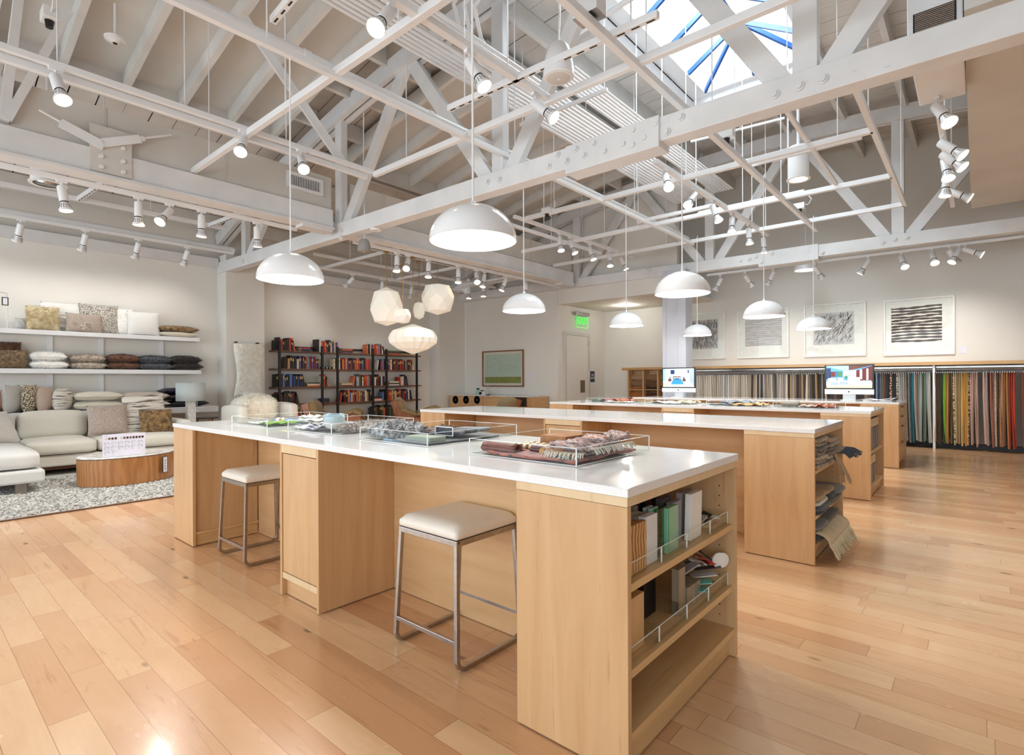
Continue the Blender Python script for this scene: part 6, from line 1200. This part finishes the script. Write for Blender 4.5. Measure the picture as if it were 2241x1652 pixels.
def cam_(t, x, y, z): MB().box(x - .09, x + .09, y - .04, y + .04, z, z + .10).build('body', M['white'], t, bevel=.006); MB().cyl((x - .02, y - .04, z + .05), (x - .02, y - .075, z + .05), .035, n=16).build('lens', M['dark'], t); MB().box(x - .04, x + .02, y - .02, y + .02, z + .10, z + .125).build('viewfinder', M['dark'], t)
def fig(t, x, y, z):
    MB().box(x - .06, x + .06, y - .03, y + .03, z, z + .14).build('box', pm('mint_box', (176, 206, 196)), t, bevel=.004)
    for d in (-.035, 0, .035): MB().lathe([(.0, 0), (.014, .0), (.013, .03), (.006, .04), (.0, .05)], (x + d, y, z + .14), 10).build('stopper', M['black'], t)
ornament(1046, 'bottle_box', 'pale green box with three black stoppers on the credenza', fig); ornament(1056, 'toy_camera', 'white and black toy camera on the credenza', cam_)
ornament(1068, 'small_stand', 'thin dark U shaped stand on the credenza under the bird picture', lambda t, x, y, z: (MB().tube([(x - .025, y, z + .26), (x - .025, y, z + .02), (x + .025, y, z + .02), (x + .025, y, z + .26)], .006, 6).build('frame', M['steel'], t), MB().box(x - .04, x + .04, y - .03, y + .03, z, z + .02).build('foot', M['dark'], t)))
ornament(1158, 'paper_pile', 'small heap of white paper flowers on the credenza', lambda t, x, y, z: [MB().lathe([(.0, 0), (.05, .012), (.03, .03), (.0, .02)], (x + .1 * j, y + .03 * (j % 2), z), 8).build('flower', M['white'], t) for j in range(4)])
def picture(label, x0, x1, z0, z1, y, fm, mat, art, inset, fr=.03, dp=.04, glass=True):
    t = thing('framed_picture', label, 'picture', ((x0 + x1) / 2, y, (z0 + z1) / 2)); k = MB()
    for q in ((x0, x1, z0, z0 + fr), (x0, x1, z1 - fr, z1), (x0, x0 + fr, z0 + fr, z1 - fr), (x1 - fr, x1, z0 + fr, z1 - fr)): k.box(q[0], q[1], y - dp, y - .001, q[2], q[3])
    k.build('frame', fm, t, bevel=.003); MB().box(x0 + fr, x1 - fr, y - .012, y - .002, z0 + fr, z1 - fr).build('mat_board', mat, t)
    l, r_, b_, u_ = inset; art(t, x0 + l, x1 - r_, z0 + b_, z1 - u_, y - .0125)
    if glass: MB().box(x0 + fr, x1 - fr, y - dp + .012, y - dp + .014, z0 + fr, z1 - fr).build('glazing', M['acr'], t)
    return t
def birds(t, x0, x1, z0, z1, y):
    MB().box(x0, x1, y - .002, y, z0, z1).build('print', pm('pale_mint', (186, 202, 190), .6), t); G_ = NT('grass_print'); f_ = G_.noise(G_.coord(scale=(8, 8, 30)), 3, 5, .7); G_.color(G_.ramp(f_, [(.35, (98, 106, 46)), (.65, (164, 166, 96))])); MB().box(x0, x1, y - .003, y - .002, z0, z0 + .16).build('grass', G_.m, t)
    k = MB(); q = random.Random(9)
    for i in range(46): x = q.uniform(x0 + .08, x1 - .05); z = q.uniform(z0 + .32, z1 - .1); s = q.uniform(.008, .022); a = q.uniform(-.8, 1.2); d = V((math.cos(a), 0, math.sin(a))) * s; n_ = V((-d.z, 0, d.x)) * .25; k.add([V((x, y - .0035, z)) + e for e in (-d, n_, d, -n_)], [(0, 1, 2, 3)])
    k.build('birds', pm('bird_grey', (104, 116, 110)), t)
bl, br_, bt, bb_ = ony(1057, 768, 10.33).x, ony(1147, 765, 10.33).x, ony(1100, 767, 10.33).z, ony(1100, 846, 10.33).z
picture('walnut framed picture of small birds over grass above the credenza', bl, br_, bb_, bt, 10.33, M['walnut_z'], pm('mat_white', (222, 216, 204)), birds, (.08, .09, .09, .09))
tag(MB().box(-8.36, -8.22, 10.324, 10.33, 1.28, 1.42).build('wall_label', pm('white_card', (222, 222, 232))), 'small white wall label right of the bird picture', 'label')
dl = thing('added_downlight', 'added round downlight in the alcove ceiling, standing for an unseen lamp', 'downlight', (-6.4, 11.6, 3.03)); MB().lathe([(.0, -.012), (.06, -.012), (.06, -.002)], (-6.4, 11.6, 3.03), 20).build('lens', M['lensw'], dl); MB().lathe_open([(.06, -.002), (.065, -.014), (.08, -.002)], (-6.4, 11.6, 3.03), 20).build('trim_ring', M['white'], dl)  # invented fitting, added to go with the light that brightens the alcove
L = bpy.data.lights.new('alcove_fill_lamp', 'POINT'); L.energy = 13; L.color = (1, .96, .88); L.shadow_soft_size = .08; lo = bpy.data.objects.new('alcove_fill_lamp', L); COL.objects.link(lo); lo.location = (-6.4, 11.6, 2.9)  # light added to brighten the alcove walls, its source unseen
d0, d1, dz = onx(1232, 720, -7.5).y, onx(1287, 727, -7.5).y, 2.40
dr = struct(MB().box(-7.495, -7.46, d0 + .07, d1 - .07, .005, dz - .07).build('door_1', M['wall'], bevel=.003), 'pale cream flush door in the alcove below the exit sign', 'door')
k = MB()
for q in ((d0, d0 + .07, 0, dz), (d1 - .07, d1, 0, dz), (d0 + .07, d1 - .07, dz - .07, dz)): k.box(-7.5, -7.44, q[0], q[1], q[2], q[3])
k.build('door_frame', M['panel'], dr); p0, p1 = onx(1270, 832, -7.46), onx(1280, 866, -7.46); MB().box(-7.459, -7.455, p0.y, p1.y, .92, p0.z).build('push_plate', pm('bronze_plate', (112, 96, 76), .4), dr)
for z in (.3, 1.2, 2.1): MB().cyl((-7.44, d1 - .075, z), (-7.44, d1 - .075, z + .1), .012, n=8).build('hinge', M['steel'], dr)
def text(s, size, mat_, parent, M4, name='lettering', ext=.002, sx=1):
    cu = bpy.data.curves.new(name, 'FONT'); cu.body = s; cu.size = size; cu.align_x = 'CENTER'; cu.align_y = 'CENTER'; cu.extrude = ext; o_ = bpy.data.objects.new(name, cu); COL.objects.link(o_)
    bpy.context.view_layer.update(); me = bpy.data.meshes.new_from_object(o_.evaluated_get(bpy.context.evaluated_depsgraph_get())); bpy.data.objects.remove(o_); me.transform(Matrix.Diagonal((sx, 1, 1, 1))); w = wloc(parent); me.transform(Matrix.Translation(-w) @ M4); me.materials.clear(); me.materials.append(mat_); q = bpy.data.objects.new(name, me); COL.objects.link(q); q.parent = parent; return q
e0, e1 = onx(1262, 700, -7.4), onx(1292, 700, -7.4); ey = (e0.y + e1.y) / 2; ez = e0.z; ex = thing('exit_sign', 'green lit EXIT sign on a clear plate above the alcove door', 'exit sign', (-7.42, ey, ez + .14))
MB().box(-7.46, -7.40, ey - .32, ey + .28, ez + .13, ez + .21).build('housing', M['steel'], ex, bevel=.004); MB().box(-7.434, -7.426, ey - .26, ey + .24, ez - .17, ez + .13).build('panel', M['acr'], ex)
FACE = Matrix(((0, 0, 1, 0), (1, 0, 0, 0), (0, 1, 0, 0), (0, 0, 0, 1)))
text('EXIT', .25, M['exit'], ex, Matrix.Translation((-7.422, ey, ez - .01)) @ FACE, sx=.85)
k = MB(); k.box(-7.426, -7.4245, ey - .262, ey - .25, ez - .17, ez + .13); k.box(-7.426, -7.4245, ey + .23, ey + .242, ez - .17, ez + .13); k.box(-7.426, -7.4245, ey - .262, ey + .242, ez - .172, ez - .165); k.build('lit_edge', M['exit'], ex)
s0_ = onx(1297, 824, -7.49); sn = thing('door_sign', 'small dark blue sign reading EXIT ROUTE beside the alcove door', 'sign', (-7.495, s0_.y, s0_.z)); MB().box(-7.5, -7.488, s0_.y - .10, s0_.y + .10, s0_.z - .14, s0_.z + .14).build('plate', pm('navy_plate', (26, 34, 62), .4), sn, bevel=.004)
for j, s_ in enumerate(('EXIT', 'ROUTE')): text(s_, .075, M['white'], sn, Matrix.Translation((-7.486, s0_.y, s0_.z + .035 - .075 * j)) @ FACE, ext=.001, sx=.8)
# ================================================================ fabric wall
tag(MB().box(-6.75, 1.9, 12.02, 12.455, 1.475, 1.535).build('display_fascia', M['rail'], bevel=.003), 'long maple shelf fascia above the hanging fabrics', 'shelf')
tag(MB().box(-5.40, 1.9, 12.40, 12.455, .10, 1.47).build('backing_panel', M['panel']), 'pale grey panel behind the hanging fabrics', 'panel')
for x0, x1, lab in ((-5.5, -.60, 'left'), (-.56, 1.9, 'right')):
    t = thing('hanging_rail', '%s chrome rail for fabric samples under the maple fascia' % lab, 'rail', ((x0 + x1) / 2, 12.14, 1.41)); MB().tube([(x0, 12.14, 1.40), (x1, 12.14, 1.40)], .013, 10).build('rail', M['chrome'], t, smooth=True); MB().bar((x0, 12.20, 1.44), (x1, 12.20, 1.44), .02, .03).build('support_bar', M['steel'], t)
tag(MB().box(-.60, -.565, 12.06, 12.40, .0, 1.475).build('divider_post', M['white'], bevel=.003), 'white divider post between the two fabric rails', 'post')
NEU = [('ivory', (226, 218, 206)), ('oatmeal', (206, 194, 178)), ('pale beige', (214, 202, 186)), ('white', (228, 224, 218)), ('sand', (196, 180, 160)), ('silver grey', (190, 188, 186)), ('cream', (222, 210, 190)), ('stone', (172, 162, 150)), ('linen', (206, 196, 182)), ('dove grey', (182, 178, 174))]
NE2 = [('stone', (160, 148, 136)), ('greige', (176, 164, 152)), ('charcoal', (64, 58, 56)), ('taupe', (140, 124, 110)), ('pale grey', (196, 190, 186)), ('espresso', (58, 44, 38)), ('camel', (178, 146, 108)), ('ash', (150, 142, 136)), ('dark taupe', (96, 82, 72)), ('cream', (214, 200, 178))]
SEC = [(1523, 1562, [NEU[i % 10] for i in (0, 3, 1, 2, 0, 6, 3, 2)], 'first light section'), (1562, 1640, [NEU[i % 10] for i in (4, 1, 8, 5, 0, 9, 3, 5, 1, 6, 2, 7, 4, 8, 1, 7)], 'second light section'), (1640, 1690, [NE2[i] for i in (1, 2, 6, 4, 5, 0, 2, 4, 3, 1, 0, 9)], 'third light section'),
       (1700, 1788, [NE2[i] for i in (0, 4, 1, 7, 9, 5, 6, 0, 3, 5, 8, 6, 2, 9, 3, 8, 5, 6)], 'taupe section'), (1793, 1808, [NE2[i] for i in (2, 0, 2, 4)], 'short dark section'), (1812, 1912, [NE2[i] for i in (5, 2, 8, 2, 5, 3, 2, 5, 8, 2, 5, 2, 3, 8, 2)], 'dark section behind the right computer'),
       (1916, 1984, [('pale blue striped', (150, 170, 190)), ('navy', (44, 56, 92)), ('slate', (100, 108, 116)), ('grey brown', (120, 108, 98)), ('rust brown', (112, 70, 50)), ('dark grey', (60, 58, 60)), ('black', (34, 32, 34)), ('red plaid', (150, 84, 66)), ('teal black', (30, 44, 48)), ('black', (36, 34, 38)), ('cream dotted', (214, 190, 158)), ('silver', (180, 182, 186)), ('light grey', (160, 156, 152)), ('stone', (140, 130, 122)), ('grey flecked', (150, 140, 132))], 'blue and black section'),
       (1986, 2036, [('grey flecked', (150, 136, 128)), ('deep teal', (22, 72, 84)), ('teal', (20, 110, 132)), ('stone', (150, 136, 128)), ('mushroom', (130, 112, 100)), ('grey', (150, 150, 148)), ('pale sage', (170, 178, 168)), ('dark green grey', (70, 88, 78)), ('sage', (116, 134, 120)), ('pale green grey', (164, 176, 164)), ('pale grey', (180, 182, 178))], 'teal and grey section'),
       (2044, 2140, [('beige textured', (206, 178, 142)), ('dark brown', (66, 44, 32)), ('brown', (84, 58, 40)), ('dark olive', (70, 60, 34)), ('dark green', (34, 74, 36)), ('lime green', (132, 186, 46)), ('gold brown', (170, 122, 54)), ('mustard', (204, 148, 62)), ('dark brown', (76, 54, 36)), ('olive brown', (112, 86, 46)), ('white dotted', (198, 184, 150)), ('light tan', (196, 168, 116)), ('khaki', (140, 118, 84)), ('tan', (178, 146, 96)), ('pale straw', (214, 184, 124)), ('amber', (220, 160, 66)), ('honey', (206, 150, 70)), ('golden yellow', (222, 172, 76)), ('gold dotted', (140, 102, 50)), ('blush pink', (206, 168, 150)), ('dusty pink', (196, 156, 140)), ('rose beige', (190, 150, 134)), ('pale rose', (200, 164, 150))], 'green and yellow section'),
       (2150, 2162, [('pale rose', (198, 160, 144)), ('mauve grey', (170, 148, 142))], 'pink pair'), (2166, 2222, [('dusty rose', (168, 104, 88)), ('rose brown', (150, 92, 80)), ('cream flecked', (214, 200, 172)), ('brown', (110, 74, 56)), ('tan flecked', (196, 132, 94)), ('camel', (184, 130, 76)), ('ochre brown', (140, 92, 52)), ('caramel', (196, 134, 74)), ('rust', (150, 58, 34)), ('brick red', (166, 48, 30)), ('red orange', (206, 74, 36))], 'red section'), (2236, 2262, [('chestnut', (124, 62, 34)), ('dark chestnut', (96, 48, 28)), ('russet', (140, 70, 40))], 'brown section at the right edge')]
FBM = {}
def clothmat(n, c):
    if n not in FBM:
        k = NT('cloth_' + n); vec = k.coord()
        if 'dotted' in n or 'plaid' in n: f_ = k.noise(k.coord(scale=(1, 1, 2)), 26, 1, .4); k.color(k.ramp(f_, [(.42, tuple(int(x * .35) for x in c)), (.5, c), (.62, (226, 216, 196))]))
        elif 'flecked' in n or 'textured' in n or 'striped' in n: f_ = k.noise(vec, 70, 2, .7); k.color(k.ramp(f_, [(.36, tuple(int(x * .6) for x in c)), (.58, c)]))
        else: f_ = k.noise(vec, 160, 2); k.color(k.ramp(f_, [(.3, tuple(int(x * .88) for x in c)), (.7, c)]))
        k.set(.9, sheen=.15); FBM[n] = k.m
    return FBM[n]
HK = MB(); HK.box(-.004, .004, -.16, .16, 1.335, 1.352); HK.tube([(0, -.05, 1.35), (0, -.05, 1.385), (0, -.035, 1.412), (0, -.012, 1.418), (0, .008, 1.405)], .003, 5); HME = HK.mesh('hanger', M['steel'])
fq = random.Random(8)
for px0, px1, cols, sec in SEC:
    xa, xb = ony(px0, 830, 12.06).x, ony(px1, 830, 12.06).x; n = len(cols); w = (xb - xa) / n
    for j, (nm, c) in enumerate(cols):
        x = xa + w * (j + .5); top = 1.335; bot = .10 + fq.uniform(-.03, .04); ph = fq.uniform(0, 6); am = fq.uniform(.15, .4) * w; th = w * fq.uniform(.85, 1.08); sw = fq.uniform(-.012, .03) + (.02 if j > n - 3 else 0)
        k = MB(); N = 12
        def ring(v):
            z = top + (bot - top) * v; cx = x + sw * v * v + am * .4 * math.sin(4 * v + ph) * v; t_ = th * (.72 + .28 * min(1, v * 3)); y0 = 12.055 + .012 * math.sin(5 * v + ph); y1 = 12.33
            return [V((cx - t_ * .5, y0 + .012, z)), V((cx, y0, z)), V((cx + t_ * .5, y0 + .012, z)), V((cx + t_ * .45, y1, z)), V((cx - t_ * .45, y1, z))]
        vs = []; [vs.extend(ring(i / N)) for i in range(N + 1)]
        fs = [(i * 5 + a, i * 5 + (a + 1) % 5, (i + 1) * 5 + (a + 1) % 5, (i + 1) * 5 + a) for i in range(N) for a in range(5)] + [(0, 1, 2, 3, 4), tuple(N * 5 + a for a in (4, 3, 2, 1, 0))]
        k.add(vs, fs); t = thing('fabric_sample', '%s hanging fabric, %s from left in the %s' % (nm, nth(j), sec), 'fabric sample', (x, 12.2, 1.35), 'hanging fabrics, ' + sec)
        k.build('cloth', clothmat(nm, c), t, smooth=True); inst('hanger', HME, t, (0, -.02 - .0, -1.35))
# wood finish cabinet left of the fabrics
wc_ = thing('finish_cabinet', 'maple cubby cabinet of wood finish boards left of the grey column', 'cabinet', (-6.05, 12.2, 0)); MB().box(-6.62, -5.42, 12.36, 12.44, .1, 1.47).build('back_panel', M['maple'], wc_)
for x in (-6.62, -6.21, -5.83, -5.45): MB().box(x, x + .035, 12.08, 12.36, .1, 1.47).build('divider', M['rail'] if False else M['maple'], wc_)
for z in (.1, .55, .98): MB().box(-6.6, -5.43, 12.1, 12.36, z, z + .018).build('shelf', M['maple_x'], wc_)
WC_ = [((176, 146, 110), (140, 110, 78), (166, 104, 52), (182, 112, 52), (146, 84, 40)), ((150, 116, 84), (112, 76, 50), (66, 40, 28), (86, 46, 28), (60, 36, 28)), ((196, 150, 84), (178, 128, 70), (90, 74, 46), (150, 110, 60), (120, 84, 46))]
WN = ['pale', 'light brown', 'amber', 'honey', 'dark brown']
for ci, cs in enumerate(WC_):
    for j, c in enumerate(cs):
        z = 1.30 - .145 * j; x0 = (-6.58, -6.17, -5.79)[ci]; nm = 'finish_%d_%d' % (ci, j)
        tag(MB().bar((x0, 12.20 - .0, z), (x0 + .365 - (.02 if ci else 0), 12.20, z), .012, .125, (0, .35, 1)).build('finish_board', wood(nm, tuple(int(x * .88) for x in c), c, tuple(min(255, int(x * 1.1)) for x in c), 'x', 1)), '%s wood finish board, %s down in the %s cubby cabinet column' % (('pale', 'light', 'mid toned', 'warm', 'deep')[j], nth(j), ('left', 'middle', 'right')[ci]), 'wood sample', 'finish boards in the cubby cabinet')
# ---------------------------------------------------------------- the four white framed prints
def art_stripes(col, bg, n, wob, seed, dark=False):
    def f(t, x0, x1, z0, z1, y):
        MB().box(x0, x1, y - .001, y, z0, z1).build('paper', bg, t); q = random.Random(seed); k = MB(); h = (z1 - z0) / n
        for i in range(n):
            za = z0 + h * (i + .5); N = 30; ph = q.uniform(0, 6); top = []; bot = []
            for a in range(N + 1):
                u = a / N; m = za + wob * math.sin(5 * u + ph) + h * .25 * (u - .5); hw = h * .32 * (1 + .25 * math.sin(23 * u + ph) + q.uniform(-.15, .15)); top.append((x0 + (x1 - x0) * u, y - .0015, min(m + hw, z1))); bot.append((x0 + (x1 - x0) * u, y - .0015, max(m - hw, z0)))
            k.add(top + bot, [(a, a + 1, N + 2 + a, N + 1 + a) for a in range(N)])
        k.build('stripes', col, t)
    return f
def art_scrib(bg, ink, n, seed, lean):
    def f(t, x0, x1, z0, z1, y):
        MB().box(x0, x1, y - .001, y, z0, z1).build('paper', bg, t); q = random.Random(seed); k = MB()
        for i in range(n):
            x, z = q.uniform(x0 + .03, x1 - .03), q.uniform(z0 + .03, z1 - .03); L = q.uniform(.04, .13); a = lean + q.uniform(-.35, .35); w = q.uniform(.0015, .005); d = V((math.cos(a), 0, math.sin(a))); nn = V((-d.z, 0, d.x)); pr = None; N = 6; vs = []
            for s in range(N + 1): p = V((x, y - .0015, z)) + d * (L * (s / N - .5)) + nn * (.005 * math.sin(s * 1.1 + i)); p.x = max(x0, min(x1, p.x)); p.z = max(z0, min(z1, p.z)); vs += [p - nn * w, p + nn * w]
            k.add(vs, [(2 * s, 2 * s + 1, 2 * s + 3, 2 * s + 2) for s in range(N)])
        k.build('ink_strokes', ink, t)
    return f
MW = pm('mat_bright', (232, 231, 228)); FRW = pm('white_frame', (236, 235, 233), .4); PB = pm('print_paper', (202, 198, 200)); INK = pm('grey_ink', (112, 104, 104)); INKD = pm('brown_black_ink', (44, 28, 26)); YP = 12.46
def pb(l, r_, y0, y1): a = ony((l + r_) / 2, y0, YP); b = ony((l + r_) / 2, y1, YP); return ony(l, (y0 + y1) / 2, YP).x, ony(r_, (y0 + y1) / 2, YP).x, b.z, a.z
picture('white framed print of thin grey vertical strokes beside the grey column', *pb(1500, 1588, 685, 786), YP, FRW, MW, art_scrib(PB, INK, 520, 1, PI / 2), (.12, .16, .24, .16))
picture('white framed print of faint grey horizontal stripes', *pb(1615, 1727, 678, 783), YP, FRW, MW, art_stripes(pm('pale_stripe', (176, 170, 170)), PB, 14, .006, 2), (.16, .14, .26, .2))
picture('white framed print of grey scattered scribbles', *pb(1760, 1896, 664, 780), YP, FRW, MW, art_scrib(PB, pm('dark_grey_ink', (86, 82, 84)), 300, 3, 1.1), (.17, .20, .24, .18))
picture('white framed print of bold dark brown stripes, rightmost', *pb(1934, 2090, 652, 777), YP, FRW, MW, art_stripes(INKD, pm('cream_paper', (226, 214, 206)), 12, .008, 4), (.12, .18, .24, .14))
tag(MB().box(ony(2100, 765, YP).x, ony(2117, 765, YP).x, YP - .006, YP, ony(2108, 773, YP).z, ony(2108, 757, YP).z).build('wall_label', pm('white_card', (222, 222, 232))), 'small white wall label right of the bold striped print', 'label')
# ================================================================ light, sky, camera
w = bpy.data.worlds.new('sky'); sc.world = w; w.use_nodes = True; nt = w.node_tree; bg = nt.nodes['Background']; bg.inputs[0].default_value = (.86, .94, 1.0, 1); bg.inputs[1].default_value = 1.6
for x in (-9.15, -5.35, -1.55, 2.25):                            # added fill lights outside the made-up front panes, unseen behind the camera
    L = bpy.data.lights.new('added_window_fill', 'AREA'); L.shape = 'RECTANGLE'; L.size = 3.4; L.size_y = 2.9; L.energy = 120; L.color = (.80, .90, 1.0)
    lo = bpy.data.objects.new('added_window_fill', L); COL.objects.link(lo); lo.location = (x, -4.25, 1.85); lo.rotation_euler = (PI / 2, 0, 0)
L = bpy.data.lights.new('skylight_daylight', 'AREA'); L.shape = 'RECTANGLE'; L.size = 1.5; L.size_y = 3.5; L.energy = 380; L.color = (.80, .89, 1.0)
lo = bpy.data.objects.new('skylight_daylight', L); COL.objects.link(lo); lo.location = (-2.53, 6.7, 6.6)
cam = bpy.data.cameras.new('camera'); co = bpy.data.objects.new('camera', cam); COL.objects.link(co); sc.camera = co
cam.sensor_fit = 'HORIZONTAL'; cam.sensor_width = 36; cam.lens = 36 * FPX / 2241; cam.clip_start = .05; cam.clip_end = 100
cam.shift_y = (CY - 826) / 2241
co.matrix_world = Matrix.Translation(EY) @ Matrix((RT, UP, -FW)).transposed().to_4x4()
vs_ = sc.view_settings; vs_.view_transform = 'Standard'; vs_.look = 'None'; vs_.gamma = 1; vs_.exposure = -.08
cy = sc.cycles; cy.use_denoising = True; cy.use_adaptive_sampling = True; cy.adaptive_threshold = .05; cy.max_bounces = 7; cy.diffuse_bounces = 4; cy.glossy_bounces = 4; cy.transmission_bounces = 4; cy.transparent_max_bounces = 16; cy.sample_clamp_indirect = 6; cy.caustics_reflective = False; cy.caustics_refractive = False
try: cy.use_light_tree = True
except Exception: pass
